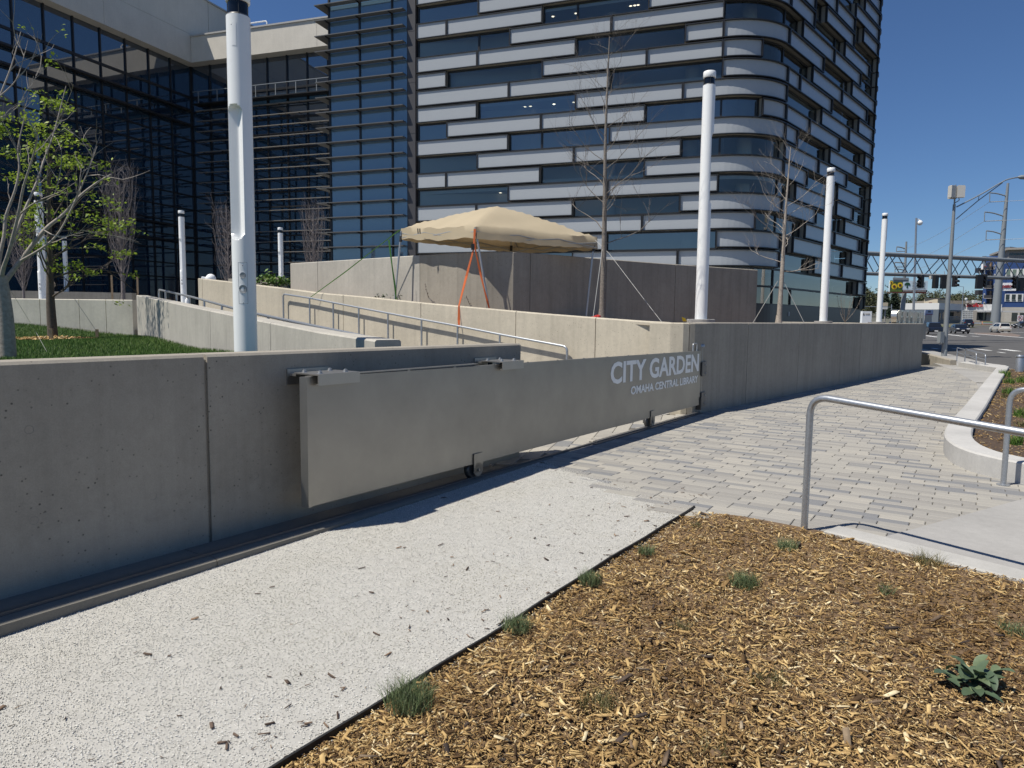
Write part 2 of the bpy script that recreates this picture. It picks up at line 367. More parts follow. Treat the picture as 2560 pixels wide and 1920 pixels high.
# the strip inside the gate is laid the other way round
PZ2 = [T(6.6, -4.34)[:2], T(11.7, -4.34)[:2], (2.75, 11.9), (.3, 14.0), (-1.6, 7.6)]
F1 = np.array([.25, .968]); F2 = np.array([.968, -.25])
for j in range(-40, 60):
    off = R2.uniform(0, .4)
    for i in range(-5, 60):
        c = F1*(i*.40+off)+F2*(j*.2)
        if clip_in(tuple(c), PZ2): pieces.append((np.linalg.norm(c)*1.6, c, F1, F2, .40, .2, R2.choices(range(6), (30, 25, 15, 5, 20, 5))[0]))
pieces.sort(key=lambda t: t[0])
def paver_into(mb, c, a, b, L, Wd, dz):
    h1, h2 = L/2-.0035, Wd/2-.0035; g = .006
    lo = [c+a*sx*h1+b*sy*h2 for sx, sy in ((-1, -1), (1, -1), (1, 1), (-1, 1))]
    hi = [c+a*sx*(h1-g)+b*sy*(h2-g) for sx, sy in ((-1, -1), (1, -1), (1, 1), (-1, 1))]
    vs = [(p[0], p[1], dz-.02) for p in lo]+[(p[0], p[1], dz-.004) for p in lo]+[(p[0], p[1], dz) for p in hi]
    mb.add(vs, [(0, 1, 5, 4), (1, 2, 6, 5), (2, 3, 7, 6), (3, 0, 4, 7), (4, 5, 9, 8), (5, 6, 10, 9), (6, 7, 11, 10), (7, 4, 8, 11), (8, 9, 10, 11)])
PM = {}
for i, (dist, c, a, b, L, Wd, tone) in enumerate(pieces[:300]):
    key = (tone, L)
    if key not in PM:
        mb = MB(); paver_into(mb, np.zeros(2), np.array([1., 0]), np.array([0, 1.]), L, Wd, 0); PM[key] = mb.mesh('paver', PAVE[tone])
    o = bpy.data.objects.new('paver', PM[key]); COL.objects.link(o); o.parent = plaza
    o.location = (c[0], c[1], R2.uniform(-.0018, .0018)); o.rotation_euler = (R2.uniform(-.003, .003), R2.uniform(-.003, .003), math.atan2(a[1], a[0]))
mb = MB()
for dist, c, a, b, L, Wd, tone in pieces[300:]:
    mb.cur = tone; paver_into(mb, c, a, b, L, Wd, R2.uniform(-.0018, .0018))
mb.build('pavers', PAVE, plaza, kind='stuff')
# --- gate track kerb
mb = MB()
prof = [(-4.56, -.25), (-4.17, -.25), (-4.165, -.012), (-4.19, .0), (-4.245, .004), (-4.247, -.010), (-4.56, -.012)]
def extr(mb, prof, s0, s1, cuts=1):
    ss = np.linspace(s0, s1, cuts+1); n = len(prof)
    vs = [T(s, p[0], p[1]) for s in ss for p in prof]
    fs = [(k*n+i, k*n+(i+1) % n, (k+1)*n+(i+1) % n, (k+1)*n+i) for k in range(cuts) for i in range(n)]+[tuple(range(n))[::-1], tuple(range(cuts*n, cuts*n+n))]
    mb.add(vs, fs)
extr(mb, prof, -1.5, 2.62); extr(mb, prof, 2.626, 6.9)
mb.build('track_kerb', concrete('kerb_concrete', (.215, .20, .17), streak=0, pits=.2, pitscale=60), kind='structure')
# --- white stone strip
def gz(s, n): return np.interp(s, [-2, 1, 5.5, 6.6], [-.082, -.078, -.008, .006])
ss = np.linspace(-1.5, 6.75, 60); nn = np.linspace(-4.17, -2.115, 16)
def gend(n): return np.interp(n, [-4.2, -3.9, -2.1], [6.62, 6.45, 5.70])
vs = []; 
for s in ss:
    for n in nn:
        s2 = min(s, gend(n)); p = T(s2, n); vs.append((p[0], p[1], gz(s2, n)-.002))
vs = np.array(vs); nn_ = len(nn)
fs = np.array([(i*nn_+j, i*nn_+j+1, (i+1)*nn_+j+1, (i+1)*nn_+j) for i in range(len(ss)-1) for j in range(nn_-1)])
gb = np_mesh('stone_path', vs, fs[:, ::-1], GRAVB, kind='structure', smooth=True)
def scatter_mesh(name, base_v, base_f, pos, rotm, scl, mat, parent=None, kind='stuff'):
    N = len(pos); k = len(base_v)
    v = np.einsum('nij,kj->nki', rotm, base_v)
    v = np.einsum('nij,nkj->nki', rotm, base_v[None]*scl[:, None, :])+pos[:, None, :]
    f = (base_f[None]+np.arange(N)[:, None, None]*k).reshape(-1, base_f.shape[1])
    return np_mesh(name, v.reshape(-1, 3), f, mat, kind, parent)
def rotmats(yaw, pitch, roll):
    cy, sy, cp, sp, cr, sr = np.cos(yaw), np.sin(yaw), np.cos(pitch), np.sin(pitch), np.cos(roll), np.sin(roll)
    Rz = np.zeros((len(yaw), 3, 3)); Rz[:, 0, 0] = cy; Rz[:, 0, 1] = -sy; Rz[:, 1, 0] = sy; Rz[:, 1, 1] = cy; Rz[:, 2, 2] = 1
    Ry = np.zeros_like(Rz); Ry[:, 0, 0] = cp; Ry[:, 0, 2] = sp; Ry[:, 1, 1] = 1; Ry[:, 2, 0] = -sp; Ry[:, 2, 2] = cp
    Rx = np.zeros_like(Rz); Rx[:, 0, 0] = 1; Rx[:, 1, 1] = cr; Rx[:, 1, 2] = -sr; Rx[:, 2, 1] = sr; Rx[:, 2, 2] = cr
    return Rz @ Ry @ Rx
OCT_V = np.array([(1, 0, 0), (-.8, .3, 0), (.1, 1, .1), (0, -1, -.1), (0.1, 0, .9), (-.1, .1, -.8)]); OCT_F = np.array([(0, 2, 4), (2, 1, 4), (1, 3, 4), (3, 0, 4), (2, 0, 5), (1, 2, 5), (3, 1, 5), (0, 3, 5)])
def nearbias(n, lo, hi, p): return lo+(hi-lo)*rng.random(n)**p
N = 125000; s = nearbias(N, .6, 6.75, 1.35); n = rng.uniform(-4.17, -2.115, N); far_ = rng.random(N) < .012; n = np.where(far_, -2.115+np.abs(rng.normal(0, .07, N)), n); keep = s < np.interp(n, [-4.2, -3.9, -2.1], [6.62, 6.45, 5.72])+np.abs(rng.normal(0, .07, N)); s, n = s[keep], n[keep]; N = len(s)
pos = np.stack([s*TT[0]+n*TN[0], s*TT[1]+n*TN[1], gz(s, n)+rng.uniform(-.0035, .0025, N)], 1)
sz = rng.uniform(.0017, .0044, N)[:, None]*rng.uniform(.7, 1.3, (N, 3))
scatter_mesh('white_stones', OCT_V, OCT_F, pos, rotmats(rng.uniform(0, 6.28, N), rng.uniform(0, 3, N), rng.uniform(0, 3, N)), sz, GRAV)
# --- black edging strip between stone and mulch
mb = MB(); ss = np.linspace(-1, 5.78, 40); vs = []
for s in ss:
    w = .006*math.sin(s*2.7)+.004*math.sin(s*7)
    for dn, z in ((-.006, -.3), (-.006, 0), (.006, 0), (.006, -.3)):
        p = T(s, -2.105+w+dn); vs.append((p[0], p[1], (gz(s, 0)+.022 if z == 0 else -.3)))
mb.add(vs, [(i*4+k, i*4+(k+1) % 4, i*4+4+(k+1) % 4, i*4+4+k) for i in range(39) for k in range(4)])
tag(mb.build('edging_strip', plain('black_edging', (.018, .018, .018), .6)), 'thin black edging strip between the white stones and the wood chips', 'edging')
# --- mulch bed in the foreground
def mz(p):                               # bed level
    s = p[0]*TT[0]+p[1]*TT[1]; n = p[0]*TN[0]+p[1]*TN[1]
    edge = np.clip((n+2.1)/.35, 0, 1)
    return lerp(gz(s, 0)-.005, .015+.015*np.sin(p[0]*2.1+1)*np.cos(p[1]*1.7), edge)
def in_bed(x, y): return clip_in((x, y), BED)
BED = [T(-.8, -2.10)[:2], T(5.75, -2.10)[:2], (1.50, 5.84), (1.9, 5.52), (2.26, 5.24), (2.37, 5.20), (2.84, 4.62), (3.17, 4.20), (4.3, 2.78), (5.2, 1.4), (3.5, -.6)]
sg = np.linspace(-1, 6, 70); ng = np.linspace(-2.1, 3.2, 54); vs = []; ok = {}
mb = MB()
for i, s in enumerate(sg):
    for j, n in enumerate(ng):
        p = T(s, n); vs.append((p[0], p[1], mz(p)-.012)); ok[i, j] = in_bed(p[0], p[1])
fs = [(i*54+j, (i+1)*54+j, (i+1)*54+j+1, i*54+j+1) for i in range(69) for j in range(53) if ok[i, j] or ok[i+1, j] or ok[i, j+1] or ok[i+1, j+1]]
np_mesh('mulch_bed', np.array(vs), np.array(fs)[:, ::-1], BEDSOIL, kind='structure', smooth=True)
CH_V = np.array([(-1, -.8, -.5), (1, -1, -.4), (.9, .9, -.5), (-1.1, .7, -.5), (-.9, -.7, .5), (1.1, -.6, .35), (.8, .8, .5), (-1, .9, .4)]); CH_F = np.array([(3, 2, 1, 0), (4, 5, 6, 7), (0, 1, 5, 4), (1, 2, 6, 5), (2, 3, 7, 6), (3, 0, 4, 7)])
def chips(N, inside, zf, near=(2.2, 6.2), big=1., box=None, hfun=None):
    pts = []
    while len(pts) < N:
        if box: x, y = random.uniform(box[0], box[1]), random.uniform(box[2], box[3])
        else:
            r = near[0]+(near[1]-near[0])*random.random()**1.15; a = rad(random.uniform(-32, 60)); x, y = r*math.sin(a), r*math.cos(a)
        if inside(x, y): pts.append((x, y, zf((x, y))))
    pos = np.array(pts); N = len(pos)
    pos[:, 2] += rng.uniform(-.008, .012, N)
    L = np.exp(rng.normal(math.log(.0078), .58, N))*big; L = np.clip(L, .004, .045)
    scl = np.stack([L, L*rng.uniform(.11, .32, N), np.clip(L*rng.uniform(.08, .2, N), .0009, .006)], 1)
    return pos, rotmats(rng.uniform(0, 6.28, N), rng.normal(0, .28, N), rng.normal(0, .35, N)), scl
pos, rm, sc = chips(110000, in_bed, lambda p: float(mz(p)))
scatter_mesh('wood_chips', CH_V, CH_F, pos, rm, sc, CHIP)
pos, rm, sc = chips(230, in_bed, lambda p: float(mz(p))+.008, big=2.1); sc[:, 1] *= 1.3; sc[:, 2] *= 1.5
scatter_mesh('bark_pieces', CH_V, CH_F, pos, rm, sc, islands('dark_bark_piece', [(0, (.035, .026, .022)), (.5, (.09, .065, .05)), (.8, (.20, .14, .09)), (1, (.45, .36, .24))], .9, 50))
# strays lying on the white stones, singly countable only as litter
pts = []
while len(pts) < 430:
    s = .8+5.6*random.random()**1.2; n = -2.12-abs(random.gauss(0, .45))
    if random.random() < .35: n = random.uniform(-4.1, -2.15)
    if n > -4.12: p = T(s, n); pts.append((p[0], p[1], float(gz(s, n))+.006))
pos = np.array(pts); N = len(pos); L = np.clip(np.exp(rng.normal(math.log(.0085), .6, N)), .003, .024)
scatter_mesh('chip_litter', CH_V, CH_F, pos, rotmats(rng.uniform(0, 6.28, N), rng.normal(0, .15, N), rng.normal(0, .3, N)), np.stack([L, L*rng.uniform(.12, .4, N), np.clip(L*.18, .001, .006)], 1), islands('old_bark_chip', [(0, (.05, .033, .025)), (.6, (.14, .10, .075)), (1, (.28, .19, .12))], .9))

# ============================================================ CONCRETE WALLS
def concrete_wall(name, label, pts, thick, joints, mat=CONC, cat='wall', chamfer=.018, side=-1, gap=.008, mats=None):
    """pts: (x, y, z_base, z_top) along the exposed face; thickness goes to the left (side=-1) of the travel direction."""
    P = np.array(pts, float); seg = np.linalg.norm(np.diff(P[:, :2], axis=0), axis=1); cum = np.concatenate([[0], np.cumsum(seg)])
    root = thing(name, label, cat, (P[0, 0], P[0, 1], P[0, 2]))
    def at(u):
        r = np.array([np.interp(u, cum, P[:, k]) for k in range(4)]); i = min(max(np.searchsorted(cum, u)-1, 0), len(seg)-1)
        e = .05; a = np.array([np.interp(u-e, cum, P[:, k]) for k in (0, 1)]); b = np.array([np.interp(u+e, cum, P[:, k]) for k in (0, 1)])
        d = (b-a)/(np.linalg.norm(b-a)+1e-9); return r, d, np.array([-d[1], d[0]])*(-side)
    edges = [0]+list(joints)+[cum[-1]]
    def strip(mb, u0, u1, inset):
        us = sorted({u0, u1, *[c for c in cum if u0+.02 < c < u1-.02]}); rows = []; c = chamfer
        for k, u in enumerate(us):
            r, d, n = at(u); w = thick; h = r[3]; o = inset
            pr = [(o, r[2]-.3), (o, h-c-o), (o+c, h-o), (w-o-c, h-o), (w-o, h-c-o), (w-o, r[2]-.3)]
            rows.append([(r[0]+n[0]*a, r[1]+n[1]*a, z) for a, z in pr])
        m = 6; vs = [v for r in rows for v in r]
        fs = [(i*m+j, i*m+(j+1) % m, (i+1)*m+(j+1) % m, (i+1)*m+j) for i in range(len(rows)-1) for j in range(m)]
        fs += [tuple(range(m))[::-1], tuple(range((len(rows)-1)*m, len(rows)*m))]
        if side > 0: fs = [f[::-1] for f in fs]
        mb.add(vs, fs)
    for k_, (a, b) in enumerate(zip(edges[:-1], edges[1:])):
        mb = MB(); strip(mb, a+(gap if a > 0 else 0), b-(gap if b < cum[-1] else 0), 0.); mb.build('wall_panel', mats[k_] if mats else mat, root)
    mb = MB(); strip(mb, .03, cum[-1]-.03, .02); mb.build('wall_core', mat, root)
    return root
def TW(s, n, zb, zt): p = T(s, n); return (p[0], p[1], zb, zt)
near_wall = concrete_wall('concrete_wall', 'low shaded grey concrete wall behind the steel gate, with bolted guide brackets', [TW(-1.6, -4.55, 0, 1.325), TW(2.8, -4.55, 0, 1.32), TW(6.71, -4.55, 0, 1.305)], .25, [4.42], CONCN, side=-1, gap=.013)
# form-tie plugs on the near wall
PLUG = concrete('plug_mortar', (.27, .26, .24), streak=0)
for s in (-.4, .95, 1.72, 2.42, 3.2):
    for z in (.93, .40):
        mb = MB()
        ring = [T(s+.024*math.cos(t), -4.5485, z+.024*math.sin(t)) for t in np.linspace(0, 2*math.pi, 17)[:-1]]
        inner = [T(s+.017*math.cos(t), -4.556, z+.017*math.sin(t)) for t in np.linspace(0, 2*math.pi, 17)[:-1]]
        mb.add(ring+inner, [(i, (i+1) % 16, 16+(i+1) % 16, 16+i) for i in range(16)]+[tuple(range(16, 32))]); mb.build('tie_plug', PLUG, near_wall)
# planter wall: from the far end of the ramp, past the gate opening, round the bend and along the plaza
MW0, MW1 = (2.75, 12.1), (-9.8, 22.0)
mw = []
for px, py in ((495, 695.6), (585, 706), (690, 718.5), (794, 732), (905, 741.5), (1060, 757.5), (1212, 771), (1345, 783), (1475, 793), (1590, 801.5), (1640, 805)):
    q = onwall(px, py, MW0, MW1); mw.append((q[0], q[1], max(0, q[2]-1.75), q[2]))
bend = [(2.35, 12.22, 0, 1.545), (2.66, 12.0, 0, 1.545), (2.86, 11.93, 0, 1.545), (3.07, 11.98, 0, 1.545), (3.24, 12.13, 0, 1.545)]
rwp = [(*RWp(s), 0, 1.555) for s in (.2, 4, 8, 12, 16.7)]
full = mw+bend+rwp
cum = np.concatenate([[0], np.cumsum(np.linalg.norm(np.diff(np.array(full)[:, :2], axis=0), axis=1))])
def u_at(px): # distance along for a sighted joint on the ramp side
    q = onwall(px, 760, MW0, MW1); return np.linalg.norm(q[:2]-np.array(mw[0][:2]))
u_rw = cum[len(mw)+len(bend)-1]
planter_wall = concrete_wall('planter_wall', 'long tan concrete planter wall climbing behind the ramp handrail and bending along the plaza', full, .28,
    [u_at(507), u_at(858), u_at(1052), u_at(1290), u_at(1490), u_rw-.33]+[u_rw+s for s in (1.85, 4.6, 7.6, 9.3, 11.4, 13.6)], CONCW, side=-1, mats=[CONCW]*6+[CONC]*7)  # tan up to the bend; darker grey beyond it deepens the shade by colour
# return of the planter wall at the street end
a = np.array(RWp(16.7)); 
street_wall = concrete_wall('return_wall', 'end return of the grey plaza wall facing the street, under the metal letters', [(*RWp(16.72, -.0), 0, 1.553), (*(np.array(RWp(16.72))+np.array([-3.2, 4.6])), 0, 1.553)], .28, [2.2], CONC, side=-1)
# ramp wall and low lawn wall
ramp_wall = concrete_wall('ramp_wall', 'grey concrete wall sloping up beside the lawn, left side of the ramp',
    [(*onwall(341, 739.5, (-10.63, 20.), (-1.35, 6.9))[:2], .7, 2.09)]+[(lambda q: (q[0], q[1], .3, q[2]))(onwall(px, py, (-10.63, 20.), (-1.35, 6.9))) for px, py in ((480, 767), (643, 800), (800, 830), (937, 850))], .28, [4.1, 8.6, 12.1], CONCR, side=-1)
low_wall = concrete_wall('lawn_wall', 'low pale concrete wall behind the lawn, with a slim bare tree rising over it', [(-24., 19.6, .6, 1.97), (-14.4, 20., .6, 1.97), (-10.66, 20.0, .6, 1.97)], .3, [1.6, 4.2, 6.6, 9.64, 10.75, 11.85, 12.6], CONCL, side=-1)
# back planter wall, a blunt V in plan
bw = [(x*.82, y*.82) for x, y in ((-7.83, 25.2), (-2.75, 21.2), (-1.6, 20.35), (-.75, 19.9), (.0, 19.85), (.75, 20.25), (2.23, 21.35), (4.7, 23.15), (8.75, 25.7))]
back_wall = concrete_wall('back_wall', 'tall concrete planter wall in front of the tower, half in shadow behind the tan canopy', [(x, y, 1.0, 3.076) for x, y in bw], .3, [1.27, 5.29, 8.32, 10.7, 13.2], CONCR, side=-1, mats=[CONCR, CONCR, CONC, CONC, CONC, CONC])  # sunlit panels lighter, shaded panels darker: the shadow is partly in the colour
mb = MB(); mb.prism([(-8.35*.85, 25.6*.85), (-10.9*.85, 27.4*.85), (-10.7*.85, 27.7*.85), (-8.2*.85, 25.9*.85)], .8, 2.75); tag(mb.build('stub_wall', CONC), 'short concrete wall stub left of the tall planter wall', 'wall')
# --- ramp, terraces, planter soil, lawn
mb = MB()
rp = []
for t in np.linspace(0, 1, 12):
    a = np.array([-1.1, 6.9])*(1-t)+np.array([-10.5, 20.1])*t; b = np.array([2.7, 12.0])*(1-t)+np.array([-9.75, 22.1])*t
    z = .0+1.12*max(0, t-.06); rp.append(((a[0], a[1], z+.003), (b[0], b[1], z+.003)))
for (a, b), (c, d) in zip(rp[:-1], rp[1:]): mb.quad(a, b, d, c)
mb.build('ramp', SLAB, kind='structure')
mb = MB(); mb.poly([(x, y, 1.12) for x, y in [(-80, 19.9), (-10.5, 20.1), (-9.75, 22.1), (-9.3, 23.3), (-6.6, 20.9), (-2.25, 17.6), (0, 16.5), (7.0, 21.3), (13, 34), (26, 62), (-10, 75), (-80, 75)]]); mb.build('terrace', SLAB, kind='structure')
mb = MB(); mb.prism([(-60, 33), (-11.5, 36.5), (-11.5, 70), (-60, 70)], .9, 1.9); mb.build('upper_terrace', SLAB, kind='structure')
mb = MB(); fr = [np.array(p[:2]) for p in full]; frz = [p[3] for p in full]
L0 = cum[-1]
mul = []; Bk = np.array(bw+[(9.5, 24.), (14., 31.)]); bc = np.concatenate([[0], np.cumsum(np.linalg.norm(np.diff(Bk, axis=0), axis=1))])
rows = 40; cols = 8; vs = []
for i in range(rows+1):
    t = i/rows; u = t*L0; a = np.array([np.interp(u, cum, [p[k] for p in full]) for k in (0, 1)]); za = np.interp(u, cum, [p[3] for p in full])
    b = np.array([np.interp(t*bc[-1], bc, Bk[:, k]) for k in (0, 1)])
    for j in range(cols+1):
        w = j/cols; p = a*(1-w)+b*w; z = za-.05+w*np.interp(t, [0, .1, .25, .4, 1], [-.26, -.29, -.27, -.2, -.1])+.02*math.sin(9*t+5*w)
        vs.append((p[0], p[1], z))
fs = [(i*(cols+1)+j, (i+1)*(cols+1)+j, (i+1)*(cols+1)+j+1, i*(cols+1)+j+1) for i in range(rows) for j in range(cols)]
planter_v = np.array(vs)
np_mesh('planter_soil', planter_v, np.array(fs), plain('bark_mulch_far', (.19, .13, .08), .95, var=.5, sc=45, bmp=.5), kind='structure', smooth=True)
# lawn
def lz(x, y): return .98+.30*np.clip((-10.5-x)/4, 0, 1)*np.clip((y-11)/8, 0, 1)+.03*np.sin(x*1.3)+.12*np.clip((10-y)/3, 0, 1)
LA = np.array([(-1.45, 6.95), (-10.7, 20.05), (-26, 19.7), (-26, 6), (-8, .5), T(-1.4, -4.66)[:2], T(5.6, -4.66)[:2]])
gx = np.linspace(-26, -.8, 150); gy = np.linspace(.4, 20.2, 124); vs = []; okl = {}
lawn_in = lambda x, y: clip_in((x, y), [tuple(p) for p in LA])
for i, x in enumerate(gx):
    for j, y in enumerate(gy): vs.append((x, y, lz(x, y))); okl[i, j] = lawn_in(x, y)
fs = [(i*124+j, (i+1)*124+j, (i+1)*124+j+1, i*124+j+1) for i in range(149) for j in range(123) if okl[i, j] and okl[i+1, j] and okl[i, j+1] and okl[i+1, j+1]]
np_mesh('lawn', np.array(vs), np.array(fs), LAWN, kind='structure', smooth=True)
def blades(name, pts, h, w, mat, parent=None, kind='stuff', lean=.5, seed=1):
    g = np.random.default_rng(seed); P = np.array(pts); N = len(P); hh = h*g.uniform(.55, 1.2, N); a = g.uniform(0, 6.28, N); ln = g.uniform(0, lean, N)*hh; b = g.uniform(0, 6.28, N)
    dx, dy = np.cos(a)*w, np.sin(a)*w; lx, ly = np.cos(b)*ln, np.sin(b)*ln
    v = np.zeros((N, 5, 3)); v[:, 0] = P-np.stack([dx, dy, 0*dx], 1); v[:, 1] = P+np.stack([dx, dy, 0*dx], 1)
    mid = P+np.stack([lx*.35, ly*.35, hh*.6], 1); v[:, 2] = mid+np.stack([dx, dy, 0*dx], 1)*.7; v[:, 3] = mid-np.stack([dx, dy, 0*dx], 1)*.7
    v[:, 4] = P+np.stack([lx, ly, hh], 1)
    f = np.concatenate([np.arange(N)[:, None]*5+np.array([0, 1, 2]), np.arange(N)[:, None]*5+np.array([0, 2, 3]), np.arange(N)[:, None]*5+np.array([3, 2, 4])])
    return np_mesh(name, v.reshape(-1, 3), f, mat, kind, parent)
pts = []
while len(pts) < 100000:
    x, y = random.uniform(-16, -.9), random.uniform(1.5, 20)
    if x < -.80*y-2.5: continue
    if lawn_in(x, y): pts.append((x, y, lz(x, y)))
blades('lawn_grass', pts, .06, .0035, GRASSM)

# ============================================================ LIBRARY TOWER (staggered glass bands)
def unit(v): v = np.array(v, float); return v/np.linalg.norm(v)
tA, tB = np.array([-5.385, 40.]), np.array([9.72, 34.65]); d1 = unit(tB-tA); d2 = np.array([.657, .754])
aT = 2.12; tC = tB+aT*(d1+d2); turn = math.acos(d1@d2); Rr = aT/math.tan(turn/2) if False else aT/math.tan(turn/2)
LF, LA_, LR = np.linalg.norm(tB-tA), (aT/math.tan(turn/2))*turn, 14.93
Rarc = aT/math.tan(turn/2); tD = tC+d2*LR; R2c = 2.0; turn2 = rad(105); LA2 = R2c*turn2
def rot(v, a): return np.array([v[0]*math.cos(a)-v[1]*math.sin(a), v[0]*math.sin(a)+v[1]*math.cos(a)])
cB = tB+np.array([-d1[1], d1[0]])*Rarc; cD = tD+np.array([-d2[1], d2[0]])*R2c; tE = cD+rot(np.array([d2[1], -d2[0]]), turn2)*R2c; d3 = rot(d2, turn2)
def tpath(u):                            # point and outward normal along the facade
    if u < LF: p, d = tA+d1*u, d1
    elif u < LF+LA_: a = (u-LF)/Rarc; d = rot(d1, a); p = cB+rot(np.array([d1[1], -d1[0]]), a)*Rarc
    elif u < LF+LA_+LR: p, d = tC+d2*(u-LF-LA_), d2
    elif u < LF+LA_+LR+LA2: a = (u-LF-LA_-LR)/R2c; d = rot(d2, a); p = cD+rot(np.array([d2[1], -d2[0]]), a)*R2c
    else: p, d = tE+d3*(u-LF-LA_-LR-LA2), d3
    return p, np.array([d[1], -d[0]])
MF, MR = LF/9, LR/9; UC0, UC1 = LF, LF+LA_; UD0 = UC1+LR; UD1 = UD0+LA2
def zk(k): return 16.48-.881*k
ZB = 2.4
tower = thing('library_tower', 'dark glass tower with staggered pale bands and a rounded corner behind the planter walls', 'building', (4, 40, 1.1))
def ustations(u0, u1):
    us = [u0]+[u for u in np.arange(UC0, UC1+1e-6, LA_/14) if u0+.02 < u < u1-.02]+[u for u in np.arange(UD0, UD1+1e-6, LA2/12) if u0+.02 < u < u1-.02]+[u1]
    return us
def band(mb, us, off, z0, z1):           # facade-following sheet
    n = len(us); vs = []
    for u in us:
        p, nn = tpath(u); vs += [(*(p+nn*off), z0), (*(p+nn*off), z1)]
    mb.add(vs, [(2*i, 2*i+2, 2*i+3, 2*i+1) for i in range(n-1)])
def slab(mb, us, o0, o1, z0, z1):        # facade-following solid
    n = len(us); vs = []
    for u in us:
        p, nn = tpath(u)
        for o, z in ((o0, z0), (o1, z0), (o1, z1), (o0, z1)): vs.append((*(p+nn*o), z))
    fs = [(i*4+j, i*4+4+j, i*4+4+(j+1) % 4, i*4+(j+1) % 4) for i in range(n-1) for j in range(4)]
    fs += [(0, 1, 2, 3), ((n-1)*4+3, (n-1)*4+2, (n-1)*4+1, (n-1)*4)]
    mb.add(vs, fs)
REC = -.30
def tower_panel(u0, u1, k, dep):
    z1, z0 = zk(k)-.038, zk(k+1)+.038; us = ustations(u0+.012, u1-.012)
    mb = MB(); slab(mb, us, REC, -.02, z0, z1); box_ = mb.build('panel', [BRONZE], tower)
    mb = MB(); ui = ustations(u0+.06, u1-.06); band(mb, ui, -.012, z0+.04, z1-.04); mb.build('panel_glass', FRIT, box_)
    mb = MB(); f = .045
    slab(mb, us, -.03, dep, z0, z0+f); slab(mb, us, -.03, dep, z1-f, z1)
    slab(mb, ustations(u0+.012, u0+.012+f), -.03, dep-.001, z0+f, z1-f); slab(mb, ustations(u1-.012-f, u1-.012), -.03, dep-.001, z0+f, z1-f)
    mb.build('panel_frame', DKFRAME, box_)
def tower_window(u0, u1, k):
    z1, z0 = zk(k), zk(k+1); us = ustations(u0, u1)
    mb = MB(); band(mb, us, REC+.03, z0, z1); w = mb.build('window', GLASS_T if k in (-8, -6, -3, -2, 4, 5, 6, 12, 13, 14, 15) or u0 > UC1 else GLASS_T2, tower)
    mb = MB(); f = .05
    slab(mb, us, REC+.02, REC+.09, z0-.01, z0+f); slab(mb, us, REC+.02, REC+.09, z1-f, z1+.01)
    slab(mb, ustations(u0, u0+f), REC+.02, REC+.088, z0+f, z1-f); slab(mb, ustations(u1-f, u1), REC+.02, REC+.088, z0+f, z1-f)
    mb.build('window_frame', DKFRAME, w)
# rows k: panels on the front (modules 0-9), at the rounded corner (F full, H near half, R far half, with the joined front start), on the side face
FRONT = {-8: [(0, 3), (5, 8)], -7: [(1, 4), (4, 7)], -6: [(0, 2), (4, 6), (7, 9)], -5: [(0, 1), (3, 6)], -4: [(1, 4), (6, 9)], -3: [(0, 3), (5, 8)], -2: [(2, 6), (6, 7)], -1: [(0, 1), (1, 4), (7, 9)], 0: [(3, 6), (6, 9)], 1: [(0, 2), (2, 5), (8, 9)], 2: [(0, 1), (4, 7), (7, 9)],
         3: [(0, 3), (3, 6)], 4: [(0, 2), (5, 8)], 5: [(1, 4), (4, 7)], 6: [(0, 3)], 7: [(2, 5), (5, 8)], 8: [(0, 1), (1, 4)], 9: [(3, 6), (6, 9)], 10: [(0, 2), (2, 5)], 11: [(1, 4), (4, 7)], 12: [(0, 3), (3, 6)], 13: [(5, 8)], 14: [(0, 3)], 15: []}
CORNER = {-8: (8, 1), -7: None, -6: (9, 1), -5: (9, 1), -4: None, -3: (8, 1), -2: (7, 1), -1: None, 0: None, 1: (9, 1), 2: (9, .5), 3: (9, 1), 4: (8, 1), 5: 'R', 6: (6, 1), 7: None, 8: (7, 1), 9: None, 10: (8, 1), 11: (7, .5), 12: (9, 1), 13: (8, 1), 14: (9, .5), 15: None}
CORNER[0] = None; CORNER[-1] = (9, 1)
SIDE = {-8: [(1, 4), (6, 9)], -7: [(0, 3), (5, 7)], -6: [(2, 5), (6, 9)], -5: [(1, 4), (7, 9)], -4: [(0, 3), (6, 9)], -3: [(1, 4), (4, 6), (7, 9)], -2: [(0, 2), (3, 6)], -1: [(0, 2), (5, 8)], 0: [(1, 4), (4, 7)], 1: [(0, 3), (6, 9)], 2: [(2, 5), (5, 8)], 3: [(0, 1), (1, 4), (7, 9)], 4: [(3, 6), (6, 9)], 5: [(0, 2), (2, 5), (8, 9)],
        6: [(0, 1), (4, 7), (7, 9)], 7: [(0, 3), (3, 6)], 8: [(0, 2), (5, 8)], 9: [(1, 4), (5, 7)], 10: [(0, 3), (6, 9)], 11: [(2, 5), (5, 8)], 12: [(1, 4), (7, 9)], 13: [(3, 6), (6, 9)], 14: [(8, 9)], 15: []}
